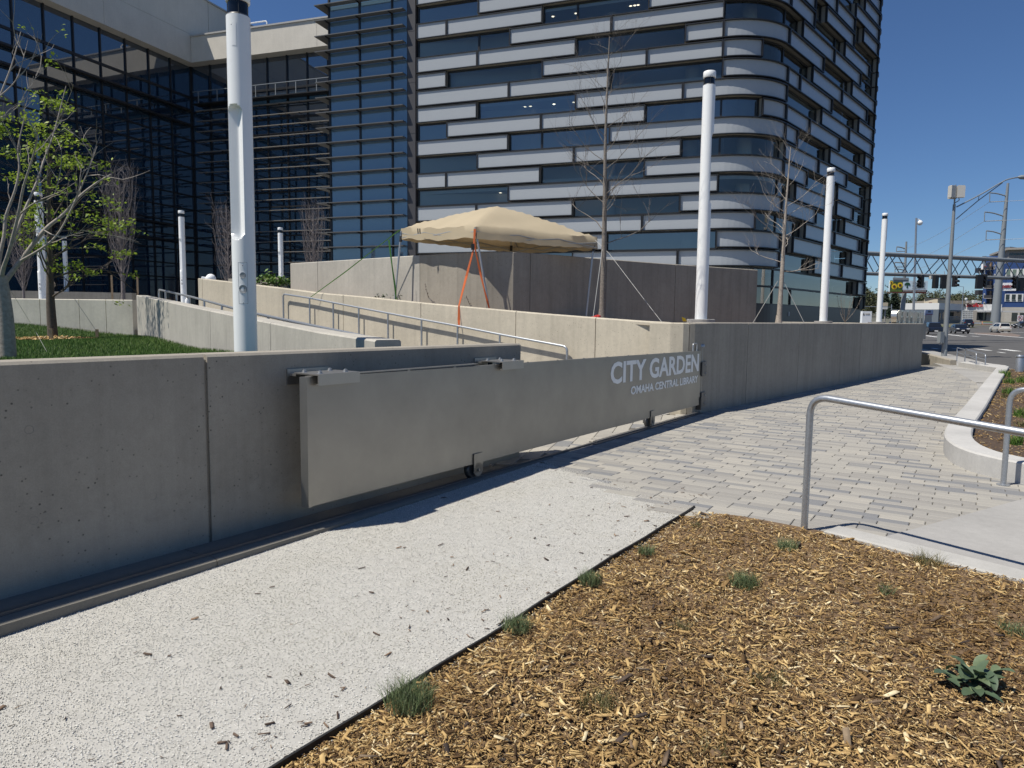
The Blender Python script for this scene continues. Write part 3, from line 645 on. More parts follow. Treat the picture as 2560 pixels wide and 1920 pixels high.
for k in range(-8, 16):
    spans = []
    c = CORNER[k]
    for a, b in FRONT[k]: spans.append((a*MF, b*MF))
    if c == 'R': spans.append((UC0+.52*LA_, UC1))
    elif c: spans.append((c[0]*MF, UC0+c[1]*LA_))
    for a, b in SIDE[k]: spans.append((UC1+a*MR, UC1+b*MR))
    spans.append((UD0, UD1))
    spans.sort(); cur = 0.
    for a, b in spans+[(UD1, UD1)]:
        if a-cur > .1:                   # a run of vision glass, split where the mullions fall
            cuts = [cur]+[u for u in (UC0, UC1, UC1+1.5*MR*((k % 3)+1), 2*MF+((k*2) % 5)*MF, UD0) if cur+.5 < u < a-.5]+[a]; cuts = sorted(cuts)
            for p, q in zip(cuts[:-1], cuts[1:]): tower_window(p, q, k)
        if b > a: tower_panel(a, b, k, .04+.065*min(1, a/LF))
        cur = max(cur, b)
mb = MB(); us = np.concatenate([[0, LF], np.linspace(LF, LF+LA_, 14)[1:], [UD0], np.linspace(UD0, UD1, 12)[1:], [UD1+9]])
ring = []
for u in us: p, nn = tpath(u); ring.append(tuple(p+nn*(-3.2 if 0 < u < UD1 else REC)))
ring += [(8., 60.), (-4.4, 52.)]
mb.prism(ring, ZB-.3, zk(-8)+.8); mb.build('core', plain('tower_shaft', (.58, .59, .58), .7), tower)
INT = plain('interior_pale', (.62, .63, .62), .8); LAMPM, _nt, _b = newmat('ceiling_lamp'); _b.inputs['Emission Color'].default_value = (1, .86, .66, 1); _b.inputs['Emission Strength'].default_value = 1.8
us2 = ustations(.05, UD0)
for k in (-6, -1, 4, 9, 14):
    mb = MB(); slab(mb, us2, -3.19, REC-.02, zk(k)-.22, zk(k)+.22); mb.build('floor_slab', INT, tower)
for u in np.arange(2.2, UD0, 4.1):
    p, nn = tpath(u); c = p-nn*1.7; mb = MB(); mb.lathe([(.36, ZB), (.36, zk(-8))], 16, (c[0], c[1], 0)); mb.build('interior_column', INT, tower, smooth=40)
RL = random.Random(4)
for k, n in ((9, 26), (4, 5), (-1, 5), (14, 6)):
    for j in range(n):
        p, nn = tpath(4.6+(j % 9)*.62+(RL.uniform(0, 7) if k != 9 else (j//9)*.3)); c = p-nn*(.9+.55*(j//9)); mb = MB(); mb.tube([(c[0], c[1], zk(k)-.235), (c[0], c[1], zk(k)-.221)], .07, 8); mb.build('downlight', LAMPM, tower)
mb = MB(); ring2 = [tuple(tpath(u)[0]+tpath(u)[1]*(-.18)) for u in us]+[(8., 60.), (-4.4, 52.)]
mb.prism(ring2, 1.0, ZB-.02); mb.build('plinth', plain('dark_base_panel', (.035, .033, .033), .4, var=.1, sc=2), tower)
mb = MB()
for u in np.arange(UC1+.8, UD0, 1.9): p, nn = tpath(u); mb.obox((p[0], p[1], 0), nn, (-nn[1], nn[0], 0) if False else np.array([-nn[1], nn[0]]).tolist()+[0], (0, 0, 1), (-.18, -.008, 1.1), (-.172, .008, ZB-.05)) if False else None
mb = MB(); q = tpath(UC1+2.2); mb.box((q[0][0]+q[1][0]*-.17, q[0][1]+q[1][1]*-.17, 1.95), (.16, .03, .22), math.atan2(d2[1], d2[0])); mb.build('wall_box', plain('grey_box', (.35, .35, .35), .5), tower)
# dark column between tower and stair hall
mb = MB(); mb.prism([(-5.92, 40.25), (-5.46, 40.08), (-5.30, 40.5), (-5.75, 40.7)], 1, 26.); col_ = mb.build('corner_column', COLUMN, tower)
for z in (3.5, 6.2, 8.9, 11.6, 14.3, 17.): mb = MB(); mb.obox((-5.92, 40.25, z), (.938, -.346, 0), (.346, .938, 0), (0, 0, 1), (-.004, -.004, 0), (.495, .05, .02)); mb.build('column_joint', BLACK, col_)

# ============================================================ STAIR HALL (louvred glass)
sdir = unit((.9427, -.3339)); snor = np.array([-sdir[1], sdir[0]])    # snor points away from the viewer
sR = np.array([-5.95, 40.35]); SW = 5.0; sL = sR-sdir*SW
hall = thing('stair_hall', 'narrow louvred glass stair hall between the dark column and the glass wing', 'building', (sL[0], sL[1], 1.1))
HT = 19.6
def sp(a, n, z): p = sL+sdir*a+snor*n; return (p[0], p[1], z)
mb = MB(); mb.prism([sp(.02, .12, 0)[:2], sp(SW, .12, 0)[:2], sp(SW, 16, 0)[:2], sp(.02, 16, 0)[:2]], 1., HT); mb.build('core', plain('hall_core', (.04, .05, .06), .5), hall)
lz0 = [3.0+.84*i for i in range(20)]
cutsx = [.06, 2.05, 4.1, SW]
for i, z in enumerate(lz0):
    z1 = lz0[i+1] if i+1 < len(lz0) else HT
    for a, b in zip(cutsx[:-1], cutsx[1:]):
        mb = MB(); mb.quad(sp(a, 0, z), sp(b, 0, z), sp(b, 0, z1), sp(a, 0, z1)); mb.build('pane', GLASS_S, hall)
    for m in range(4):
        mb = MB(); mb.quad(sp(0, 4*m+4, z), sp(0, 4*m+.05, z), sp(0, 4*m+.05, z1), sp(0, 4*m+4, z1)); mb.build('side_pane', GLASS_W, hall)
for a in cutsx[:3]: mb = MB(); mb.obox((sL[0], sL[1], 0), (*sdir, 0), (*snor, 0), (0, 0, 1), (a-.05, -.06, 1.2), (a+.05, .02, HT)); mb.build('mullion', DKFRAME, hall)
LOUV = plain('bronze_louvre', (.12, .122, .122), .5, .35)
for z in lz0:
    mb = MB(); w = .78; pts = [sp(-.62, -.48, 0)[:2], sp(SW-.02, -.48, 0)[:2], sp(SW-.02, -.08, 0)[:2], sp(-.02, -.08, 0)[:2]]
    mb.prism([p[:2] for p in pts], z-.022, z+.022)
    mb.prism([p[:2] for p in (sp(-.62, -.479, 0), sp(-.02, -.079, 0), sp(-.02, 1.4, 0), sp(-.60, 1.4, 0))], z-.021, z+.021)
    l = mb.build('louvre', LOUV, hall)
    for a in cutsx[:3]: mb = MB(); mb.obox((sL[0], sL[1], z), (*sdir, 0), (*snor, 0), (0, 0, 1), (a-.025, -.42, -.08), (a+.025, -.05, -.023)); mb.build('bracket', DKFRAME, l)
mb = MB(); mb.prism([sp(-.02, -.08, 0)[:2], sp(SW, -.08, 0)[:2], sp(SW, 16, 0)[:2], sp(-.02, 16, 0)[:2]], HT, HT+.3); mb.build('roof_cap', DKFRAME, hall)

# ============================================================ GLASS WING (left and centre)
wI = np.array([-27.5, 62.3]); wl = -unit((.349, .937)); wc = unit((.9487, -.316))       # from the inner corner: towards the viewer / to the right
wing = thing('library_wing', 'dark glass library wing with pale roof fascia folding round the garden', 'building', (wI[0], wI[1], 1.9))
def on_line(px, py, O, d): q = onwall(px, py, O, O+d*10); return (q[:2]-O)@d, q[2]
fzL = np.mean([on_line(125, 0, wI, wl)[1], on_line(496, 158, wI, wl)[1]]); fzC = np.mean([on_line(560, 160, wI, wc)[1], on_line(838, 121, wI, wc)[1]])
fz = fzC
nl = np.array([-wl[1], wl[0]]);  nl = nl if nl[0] > 0 else -nl             # outward (to the garden)
nc = np.array([wc[1], -wc[0]]); nc = nc if nc[1] < 0 else -nc
topC = on_line(700, 75, wI, wc)[1]; topL = topC+3.6
LL, LC = 27., 19.
def wpt(O, d, n, a, o, z): p = O+d*a+n*o; return (p[0], p[1], z)
def fascia(O, d, n, a0, a1, o, z0, z1, joints, mat):
    ed = [a0]+joints+[a1]
    for a, b in zip(ed[:-1], ed[1:]):
        mb = MB(); p = [wpt(O, d, n, a+.012, o, 0), wpt(O, d, n, b-.012, o, 0), wpt(O, d, n, b-.012, o-1.2, 0), wpt(O, d, n, a+.012, o-1.2, 0)]
        mb.prism([q[:2] for q in p], z0, z1); mb.build('fascia_panel', mat, wing)
# left wing: fascia is a tall wall with a horizontal joint; it overhangs the glass
for z0, z1 in ((fz, fz+2.25), (fz+2.27, topL)): fascia(wI, wl, nl, -1.2, LL, .9, z0, z1, [9., 18.], STUCCO)
mb = MB(); mb.prism([wpt(wI, wl, nl, a, o, 0)[:2] for a, o in ((-18, 1.0), (LL, 1.0), (LL, -.5), (-18, -.5))], topL, topL+.12); mb.build('roof_edge', plain('metal_coping', (.42, .41, .39), .45), wing)
mb = MB(); mb.prism([wpt(wI, wl, nl, a, o, 0)[:2] for a, o in ((-18, .88), (-1.25, .88), (-1.25, -1.), (-18, -1.))], topC-.4, topL); mb.build('parapet', STUCCO, wing)
fascia(wI, wc, nc, .9, LC, .9, fz, topC, [6.4, 13.], STUCCO)
mb = MB(); mb.prism([wpt(wI, wc, nc, a, o, 0)[:2] for a, o in ((.9, 1.0), (LC, 1.0), (LC, -.6), (.9, -.6))], topC, topC+.12); mb.build('roof_edge', MATS['metal_coping'], wing)
mb = MB(); h0 = [wpt(wI, wc, nc, a, .2, topC+z) for a, z in ((6.2, 0), (6.2, .75), (7.9, .75), (7.9, 0))]
mb.tube(fillet(h0, .2), .05, 6); mb.build('roof_hoop', WHITE, wing)
# body behind the glass
mb = MB(); q = [wpt(wI, wl, nl, LL, -.15, 0), wpt(wI, wl, nl, 0.2, -.15, 0), wpt(wI, wc, nc, 0.2, -.15, 0), wpt(wI, wc, nc, LC, -.15, 0), (0, 75, 0), (-60, 85, 0), (-70, 40, 0)]
mb.prism([p[:2] for p in q], 1.9, fz+.01); mb.build('core', plain('wing_core', (.012, .014, .018), .6), wing)
rowsW = [1.9, 4.6]+[4.6+1.17*i for i in range(1, 15)]
zt = rowsW[-1]
while zt > fz-2.6: rowsW.pop(); zt = rowsW[-1]
rowsW += [fz-2.55, fz]
NPANE = [0]; REST = MB()
def curtain(O, d, n, a0, a1, mod, name):
    cols = list(np.arange(a0, a1, mod))+[a1]
    for i in reversed(range(len(rowsW)-1)):
        for a, b in zip(cols[:-1], cols[1:]):
            mb = MB(); e = .02; NPANE[0] += 1; mb = REST if NPANE[0] > 300 or (name == 'l' and a > 19.5) else mb; t = random.uniform(-.004, .004)
            P = [wpt(O, d, n, a+e, t, rowsW[i]+e), wpt(O, d, n, b-e, -t, rowsW[i]+e), wpt(O, d, n, b-e, -t, rowsW[i+1]-e), wpt(O, d, n, a+e, t, rowsW[i+1]-e)]
            mb.poly(P if name == 'c' else P[::-1])
            if mb is not REST: mb.build('pane', GLASS_W, wing)
            elif name == 'l': NPANE[0] -= 1
    for a in cols:
        mb = MB(); mb.obox((O[0], O[1], 0), (*d, 0), (*n, 0), (0, 0, 1), (a-.05, -.05, 1.9), (a+.05, .10, fz)); mb.build('mullion', DKFRAME, wing)
    for z in rowsW[:-1]:
        mb = MB(); t = .05 if z < fz-3 else .09; mb.obox((O[0], O[1], z), (*d, 0), (*n, 0), (0, 0, 1), (a0, -.05, -t), (a1, .085, t)); mb.build('transom', DKFRAME, wing)
curtain(wI, wl, nl, .1, LL, 2.15, 'l'); curtain(wI, wc, nc, .1, LC, 1.9, 'c'); REST.build('panes', GLASS_W, wing, kind='stuff')
# heavy fins on the left wing, slim louvres on the centre
for z in (fz-3.75, fz-4.95, 8.9, 7.6):
    mb = MB(); mb.obox((wI[0], wI[1], z), (*wl, 0), (*nl, 0), (0, 0, 1), (.6, .12, -.07), (LL, .55, .07)); mb.build('sunshade', DKFRAME, wing)
    
LOUVL = plain('pale_louvre', (.27, .25, .22), .5, .2)
lc = [2.5+.845*i for i in range(24)]
for i, z in enumerate(lc):
    if z > fz-3.2: break
    a0 = max(.9, 11.-(z-2.6)*1.45) if z < 9.5 else .9
    mb = MB(); mb.obox((wI[0], wI[1], z), (*wc, 0), (*nc, 0), (0, 0, 1), (a0, .3, -.022), (LC, .56, .022)); l = mb.build('louvre', LOUVL, wing)
    for a in np.arange(a0+.6, LC, 1.9): mb = MB(); mb.obox((wI[0], wI[1], z), (*wc, 0), (*nc, 0), (0, 0, 1), (a-.03, .1, -.08), (a+.03, .5, -.023)); mb.build('bracket', DKFRAME, l)
# walkway band with posts under the top strip of glass
mb = MB(); mb.obox((wI[0], wI[1], fz-3.4), (*wc, 0), (*nc, 0), (0, 0, 1), (.9, .1, 0), (LC, .95, .08)); l = mb.build('catwalk', DKFRAME, wing)
for a in np.arange(1.5, LC, 1.9): mb = MB(); mb.obox((wI[0], wI[1], fz-3.32), (*wc, 0), (*nc, 0), (0, 0, 1), (a-.03, .85, 0), (a+.03, .9, .91)); mb.build('catwalk_post', GREYPOLE, l)
mb = MB(); mb.obox((wI[0], wI[1], fz-2.4), (*wc, 0), (*nc, 0), (0, 0, 1), (.9, .84, 0), (LC, .91, .05)); mb.build('catwalk_rail', GREYPOLE, l)
# bench wall along the foot of the left wing and the glass doors' white furniture
mb = MB(); q0, q1 = Yp(25, 745, 40), Yp(330, 745, 42); mb.prism([tuple(q0[:2]), tuple(q1[:2]), (q1[0], q1[1]+.5), (q0[0], q0[1]+.5)], 1.0, 2.78); tag(mb.build('bench_wall', CONC), 'long low grey bench wall at the foot of the dark glass wing', 'wall')
def sphere(mb, c, r, n=16, m=10, sq=1.): mb.lathe([(r*math.sin(math.pi*i/m)+1e-4, -r*sq*math.cos(math.pi*i/m)) for i in range(m+1)], n, c)
mb = MB(); c = Yp(527, 697, 30.5); sphere(mb, c, .21); mb.tube([c+np.array([-.2, 0, .02]), c+np.array([-.34, -.1, .02])], [.05, .07], 8); mb.lathe([(.05, -1.9), (.05, -.2)], 8, c)
tag(mb.build('dome_lamp', WHITE, smooth=40), 'white round dome fixture rising behind the ramp wall', 'dome fixture')
for px, w in ((40, .8), (55, .6)): pass

# ============================================================ ROLLING GATE
gate = thing('rolling_gate', 'long stainless steel rolling gate lettered in white, across the garden entrance', 'gate', T(7.5, -4.3, 0))
gz0 = lambda s: np.interp(s, [3.38, 11.7], [.162, .155]); gz1 = lambda s: np.interp(s, [3.38, 11.7], [1.14, 1.075])
def gate_slab(n0, n1, s0, s1, ins=0.):
    mb = MB(); p = []
    for f, i in ((gz0, ins), (gz1, -ins)):
        for s, n in ((s0, n1), (s0, n0), (s1, n0), (s1, n1)): p.append(T(s, n, f(s)+i))
    # order: bottom ring then top ring
    mb.hexa([p[0], p[3], p[2], p[1], p[4], p[7], p[6], p[5]]); return mb
for s0, s1 in ((3.46, 5.78), (5.7805, 8.75), (8.7505, 11.68)):
    gate_slab(-4.285, -4.23, s0, s1).build('sheet', STEEL, gate)
mb = MB(); mb.hexa([T(3.405, -4.287, .158), T(3.425, -4.228, .158), T(3.459, -4.228, .158), T(3.459, -4.287, .158), T(3.405, -4.287, 1.143), T(3.425, -4.228, 1.143), T(3.459, -4.228, 1.143), T(3.459, -4.287, 1.143)])
mb.build('end_cap', STEEL, gate)
mb = MB(); mb.obox((0, 0, 0), (*TT, 0), (*TN, 0), (0, 0, 1), (3.46, -4.289, 1.141), (5.5, -4.226, 1.148)); mb.build('top_cap', STEEL, gate)
for s in np.arange(3.9, 11.6, .62): mb = MB(); mb.box(T(s, -4.232, gz1(s)+.004), (.03, .006, .012), math.atan2(TT[1], TT[0])); mb.build('weld_bead', STEEL, gate)
def text_mesh(txt, name, mat, parent, O, ex, ez, w, h, depth, off=0.02, label=None, shear=0.):
    cu = bpy.data.curves.new('t', 'FONT'); cu.body = txt; cu.extrude = .5; cu.offset = off; cu.resolution_u = 3
    ob = bpy.data.objects.new('t', cu); COL.objects.link(ob); dg = bpy.context.evaluated_depsgraph_get()
    me = bpy.data.meshes.new_from_object(ob.evaluated_get(dg)); bpy.data.objects.remove(ob); bpy.data.curves.remove(cu)
    v = np.array([x.co[:] for x in me.vertices]); lo, hi = v.min(0), v.max(0)
    O, ex, ez = [np.array(t, float) for t in (O, ex, ez)]; ey = np.cross(ez, ex)
    a = (v[:, 0]-lo[0])/(hi[0]-lo[0]); b = (v[:, 1]-lo[1])/(hi[1]-lo[1]); c = (v[:, 2]-lo[2])/(hi[2]-lo[2])
    Pw = O+np.outer(a*w+shear*b*h, ex)+np.outer(b*h, ez)-np.outer(c*depth, ey)-org(parent)
    me.vertices.foreach_set('co', Pw.ravel()); me.materials.clear(); me.materials.append(mat); me.update()
    o = bpy.data.objects.new(name, me); COL.objects.link(o)
    if parent is not None: o.parent = parent; ORG[o.name] = org(parent)
    if label: o['label'] = label
    return o
T3 = np.array([*TT, 0]); Z3 = np.array([0, 0, 1.])
text_mesh('CITY GARDEN', 'lettering', LETTER, gate, T(8.34, -4.2285, .735), T3, Z3, 3.235, .298, .002, .028)
text_mesh('OMAHA CENTRAL LIBRARY', 'lettering', LETTER, gate, T(8.965, -4.2285, .551), T3, Z3, 2.59, .118, .002, .03)
for s in (5.50, 9.72):
    mb = MB(); r = .085
    mb.obox((0, 0, 0), (*TT, 0), (*TN, 0), (0, 0, 1), (s-.07, -4.224, .07), (s+.07, -4.215, gz0(s)+.10)); mb.obox((0, 0, 0), (*TT, 0), (*TN, 0), (0, 0, 1), (s-.07, -4.345, .07), (s+.07, -4.336, gz0(s)-.005))
    c0 = T(s, -4.2145, .10); mb.tube([T(s, -4.224, .1), T(s, -4.215, .1)], .07, 16); mb.tube([T(s, -4.216, .095), T(s, -4.204, .095)], .016, 6)
    br = mb.build('wheel_bracket', STEEL, gate, smooth=35)
    mb = MB(); mb.tube([T(s-.035, -4.315, .095), T(s-.035, -4.30, .095), T(s-.035, -4.27, .095), T(s-.035, -4.255, .095)], [r-.012, r, r, r-.012], 24); mb.build('wheel', plain('wheel_steel', (.10, .10, .10), .4, .6), br, smooth=40)
mb = MB(); mb.tube(fillet([T(11.42, -4.28, 1.07), T(11.42, -4.28, 1.20), T(11.60, -4.28, 1.20), T(11.60, -4.28, 1.07)], .04), .011, 8); mb.build('pull_handle', GALV, gate, smooth=40)
for z in (.66, .07): mb = MB(); mb.obox((0, 0, z), (*TT, 0), (*TN, 0), (0, 0, 1), (11.68, -4.33, 0), (11.71, -4.21, .22)); mb.build('latch_tongue', BLACK, gate)
post = thing('gate_post', 'steel gate post with two latch plates at the lettered end of the gate', 'post', T(11.83, -4.29, 0))
mb = MB(); mb.lathe([(.036, -.05), (.036, 1.13)], 14, T(11.83, -4.29, 0)); mb.build('shaft', STEEL, post, smooth=40)
mb = MB(); mb.lathe([(.05, 1.13), (.06, 1.14), (.06, 1.165), (.05, 1.18)], 16, T(11.83, -4.29, 0)); mb.build('cap', GALV, post, smooth=40)
for z in (.64, .12):
    mb = MB(); mb.obox((0, 0, z), (*TT, 0), (*TN, 0), (0, 0, 1), (11.74, -4.24, 0), (11.93, -4.215, .24)); mb.obox((0, 0, z), (*TT, 0), (*TN, 0), (0, 0, 1), (11.73, -4.34, 0.001), (11.74, -4.215, .239)); pl = mb.build('latch_plate', plain('latch_steel', (.16, .155, .15), .45, .7), post)
    for zz in (.05, .19): mb = MB(); mb.tube([T(11.87, -4.215, z+zz), T(11.87, -4.203, z+zz)], .012, 6); mb.build('bolt', GALV, pl)
# guide channels bolted to the near wall
for s0, s1, zt in ((3.49, 3.90, 1.162), (5.84, 6.22, 1.152)):
    mb = MB(); fr_ = ((0, 0, 0), (*TT, 0), (*TN, 0), (0, 0, 1))
    mb.obox(*fr_, (s0, -4.46, zt-.010), (s1, -4.175, zt)); mb.obox(*fr_, (s0, -4.185, zt-.084), (s1, -4.175, zt-.0101)); mb.obox(*fr_, (s0, -4.21, zt-.084), (s1, -4.1851, zt-.075))
    mb.obox(*fr_, (s0, -4.55, zt-.10), (s1, -4.535, zt+.02)); mb.obox(*fr_, (s0+.02, -4.534, zt-.03), (s1-.02, -4.461, zt-.012))
    g = mb.build('guide_bracket', STEELB, near_wall)
    for s in (s0+.07, s1-.09):
        for n in (-4.42, -4.24):
            mb = MB(); mb.lathe([(.022, 0), (.022, .004), (.014, .0041), (.017, .016), (.010, .0161), (.010, .022)], 8, T(s, n, zt)); mb.build('bolt', GALV, g)
    for s in (s0+.08, s1-.08): mb = MB(); mb.lathe([(.025, zt-.09), (.025, zt-.02)], 10, T(s, -4.395, 0)); mb.build('roller', BLACK, g)
# track rail on the kerb, past the wall and across the opening
trk = thing('gate_track', 'low steel track running along the kerb under the rolling gate', 'track', T(6, -4.29, 0))
mb = MB(); mb.obox((0, 0, 0), (*TT, 0), (*TN, 0), (0, 0, 1), (-1.5, -4.305, -.012), (8.02, -4.25, .014)); mb.obox((0, 0, 0), (*TT, 0), (*TN, 0), (0, 0, 1), (-1.5, -4.262, .0141), (8.02, -4.25, .022)); mb.build('track_rail', plain('dull_track_steel', (.13, .13, .135), .5, .6), trk)
mb = MB(); mb.obox((0, 0, 0), (*TT, 0), (*TN, 0), (0, 0, 1), (8.04, -4.305, -.012), (11.78, -4.25, .026)); mb.obox((0, 0, 0), (*TT, 0), (*TN, 0), (0, 0, 1), (7.92, -4.249, -.012), (11.78, -4.20, .012)); mb.build('track_rail', MATS['dull_track_steel'], trk)

# ============================================================ WHITE LIGHT COLUMNS
plain('socket_grey', (.34, .35, .35), .6)
def light_column():
    root = thing('light_column', 'tall white light column with a long scooped niche, nearest, behind the low wall', 'light column', (0, 0, 0), 'white light columns')
    n = 64; r = .128
    zs = sorted(set([0, .3, 1.0]+list(np.linspace(1.72, 2.22, 26))+list(np.linspace(2.42, 2.62, 14))+list(np.linspace(2.7, 3.70, 9))+list(np.linspace(3.74, 3.97, 14))+[4.4, 4.7, 4.89]))
    def niche(th, z):
        x = th*r
        dz = max(2.56-z, z-3.83, 0.); w = .098
        if math.hypot(x, dz) < w: return True
        return False
    vs = []; fs = []
    for z in zs:
        for a in range(n):
            th = 2*math.pi*a/n; th = th-2*math.pi if th > math.pi else th
            rr = r
            if niche(th, z): rr = r*math.cos(.766)/max(math.cos(th), .5)-.055*(1-(abs(th)/.8)**4)
            vs.append((rr*math.sin(th), -rr*math.cos(th), z))
    for i in range(len(zs)-1):
        for a in range(n): b = (a+1) % n; fs.append((i*n+a, i*n+b, (i+1)*n+b, (i+1)*n+a))
    mb = MB(); mb.add(vs, fs+[tuple(range((len(zs)-1)*n, len(zs)*n))]); mb.build('shaft', WHITE, root, smooth=28)
    def plate(name, t0, t1, z0, z1):
        mb = MB(); k = 8; vs = []
        for t in np.linspace(t0, t1, k+1):
            for z in (z0, z1):
                for q in (r-.004, r+.0025): vs.append((q*math.sin(t), -q*math.cos(t), z))
        fs = [(i*4+1, i*4+5, i*4+7, i*4+3) for i in range(k)]+[(i*4, i*4+1, i*4+5, i*4+4)[::-1] for i in range(k)]+[(i*4+2, i*4+3, i*4+7, i*4+6) for i in range(k)]+[(0, 1, 3, 2), (k*4, k*4+2, k*4+3, k*4+1)]
        mb.add(vs, fs); return mb.build(name, WHITE, root, smooth=30)
    plate('hatch', .05, .45, 4.55, 4.80)
    mb = MB()
    for t, z in ((.52, 2.17), (.52, 1.75), (.05, 4.77)): mb.lathe([(.006, -r-.004), (.006, -r+.01)], 6, (0, 0, 0), 'Y') if False else mb.tube([((r-.01)*math.sin(t), -(r-.01)*math.cos(t), z), ((r+.003)*math.sin(t), -(r+.003)*math.cos(t), z)], .006, 6)
    t0, t1 = .14, .90
    for z in (1.745, 2.205): mb.tube([((r+.0005)*math.sin(t), -(r+.0005)*math.cos(t), z) for t in np.linspace(t0, t1, 9)], .0016, 4)
    for t in (t0, t1): mb.tube([((r+.0005)*math.sin(t), -(r+.0005)*math.cos(t), z) for z in (1.745, 2.205)], .0016, 4)
    mb.build('hatch_seam', GREYPOLE, root)
    for hz, hr in ((2.06, .036), (1.905, .050)):
        for nm, q0, q1, rad_, mt in (('socket_rim', .002, .004, hr, WHITE), ('socket', .0042, .0047, hr*.9, MATS['socket_grey'])):
            mb = MB(); c = []; k = 22
            for q in (q0, q1): c += [((r+q)*math.sin(.52+rad_*math.cos(2*math.pi*i/k)/r), -(r+q)*math.cos(.52+rad_*math.cos(2*math.pi*i/k)/r), hz+rad_*math.sin(2*math.pi*i/k)) for i in range(k)]
            mb.add(c, [tuple(range(k, 2*k))]+[(i, (i+1) % k, k+(i+1) % k, k+i) for i in range(k)]); mb.build(nm, mt, root)
    mb = MB(); mb.lathe([(.124, 4.895), (.12, 4.905), (.112, 4.91), (.004, 4.97)], 32); mb.build('reflector_cone', plain('lamp_grey', (.12, .12, .12), .4), root, smooth=40)
    mb = MB(); mb.lathe([(.108, 4.90), (.108, 5.05)], 32); 
    mb.build('lens', plain('dark_lens', (.006, .007, .010), .08), root, smooth=40)
    mb = MB()
    for t in (.7, 2.8, 4.9): mb.tube([(.121*math.sin(t), -.121*math.cos(t), 4.89), (.121*math.sin(t), -.121*math.cos(t), 5.05)], .006, 6)
    mb.build('strut', BLACK, root)
    mb = MB(); mb.lathe([(.10, 5.042), (.124, 5.042), (.13, 5.05), (.13, 5.16), (.122, 5.172), (.0, 5.178)], 40); mb.build('cap', WHITE, root, smooth=40)
    mb = MB(); mb.lathe([(.10, -.12), (.10, .0)], 16); mb.build('base', WHITE, root, smooth=40)
    return root
near_col = light_column()
near_col.scale = (.82, .82, .82); near_col.location = (-2.524, 6.724, .27); near_col.rotation_euler = (0, 0, rad(-16)); ORG[near_col.name] = np.array(near_col.location)
COLS = [((1752, 800), 15.4, 1.59, 75, 'white light column standing right of the bare oak, in front of the tower corner'),
        ((2058, 805), 24.6, 1.58, 75, 'white light column beside the pale bare tree at the tower corner'),
        ((2197, 805), 34.5, 1.58, 75, 'smallest white light column on the plaza wall, beside the metal letters'),
        ((460, 755), 32.6, 1.05, -35, 'white light column with a small white hood, just left of the ramp rail'),
        ((703, 698), 37.6, .95, -35, 'far white light column in front of the louvred glass, by the wall stub'),
        ((108, 748), 24.8, .5, -35, 'white light column half hidden by the green leafed tree'),
        ((166, 715), 43., .95, -35, 'faint far white light column seen through the leaves in front of the glass wing')]
hoods = []
for (px, py), Y, zb, rz, lab in COLS:
    q = Yp(px, py, Y); c = copy_tree(near_col, None, (q[0], q[1], zb), rad(rz), lab); c.scale = (1, 1, 1); ORG[c.name] = np.array(c.location)
    if 'hood' in lab or 'half hidden' in lab: hoods.append(c)
for c in hoods:
    mb = MB(); o = ORG[c.name]; ph = c.rotation_euler.z
    loc = lambda x, y, z: tuple(np.array((x, y, z))+o)
    mb.lathe([(.001, .14), (.06, .10), (.075, .0), (.075, -.05)], 12, (0, 0, 0)); v = np.array(mb.v)
    w = Matrix.Rotation(-ph, 3, 'Z') @ Vector((.17, -.08, 0)); mb.v = [(x+w.x+o[0], y+w.y+o[1], z*1.6+1.05+o[2]) for x, y, z in mb.v]
    mb.box(loc(w.x*.7, w.y*.7, .98), (.1, .08, .08), -ph); mb.build('speaker_hood', WHITE, c, smooth=40)
mb = MB()
for (px, py), Y, zb, rz, lab in COLS[:3]:
    q = Yp(px, py, Y); m2 = MB(); m2.lathe([(.30, zb-.12), (.30, zb+.012), (.28, zb+.02)], 24, (q[0], q[1], 0)); m2.build('footing', SLAB, kind='structure', smooth=30)

# ============================================================ HANDRAILS
def z_on(px, py, A, B): return onwall(px, py, A, B)
hr = thing('handrail', 'galvanised tube handrail in the foreground by the wood chip bed', 'handrail', (2.248, 5.308, 0), 'galvanised handrails')
hd = np.array([.582, -.813]); b0 = np.array([2.248, 5.308])
qa = onwall(2073, 997, b0, b0+hd); qb = onwall(2550, 1080, b0, b0+hd)
def railz(s): sa, sb = (qa[:2]-b0)@hd, (qb[:2]-b0)@hd; return qa[2]+(qb[2]-qa[2])*(s-sa)/(sb-sa)
p = [(b0[0], b0[1], -.05), (b0[0], b0[1], railz(0)), (*(b0+hd*1.85), railz(1.85))]
mb = MB(); mb.tube(fillet(p, .15, 10), .0255, 20); mb.build('rail', GALV, hr, smooth=40)
mb = MB(); e = b0+hd*1.85; mb.tube([(e[0], e[1], -.05), (e[0], e[1], railz(1.85)-.02)], .0255, 16); mb.build('post', GALV, hr, smooth=40)
b1 = np.array([4.882, 6.921]); hr2 = thing('handrail', 'galvanised tube handrail beside the curved kerb, post on a round base flange', 'handrail', (*b1, 0), 'galvanised handrails')
p = [(b1[0], b1[1], 0), (b1[0], b1[1], .965), (*(b1+hd*1.9), .965)]
mb = MB(); mb.tube(fillet(p, .15, 10), .0255, 20); mb.build('rail', GALV, hr2, smooth=40)
mb = MB(); mb.lathe([(.058, .001), (.058, .010), (.03, .014)], 24, (b1[0], b1[1], 0)); mb.build('flange', GALV, hr2, smooth=30)
mb = MB(); e = b1+hd*1.9; mb.tube([(e[0], e[1], 0), (e[0], e[1], .95)], .0255, 16); mb.build('post', GALV, hr2, smooth=40)
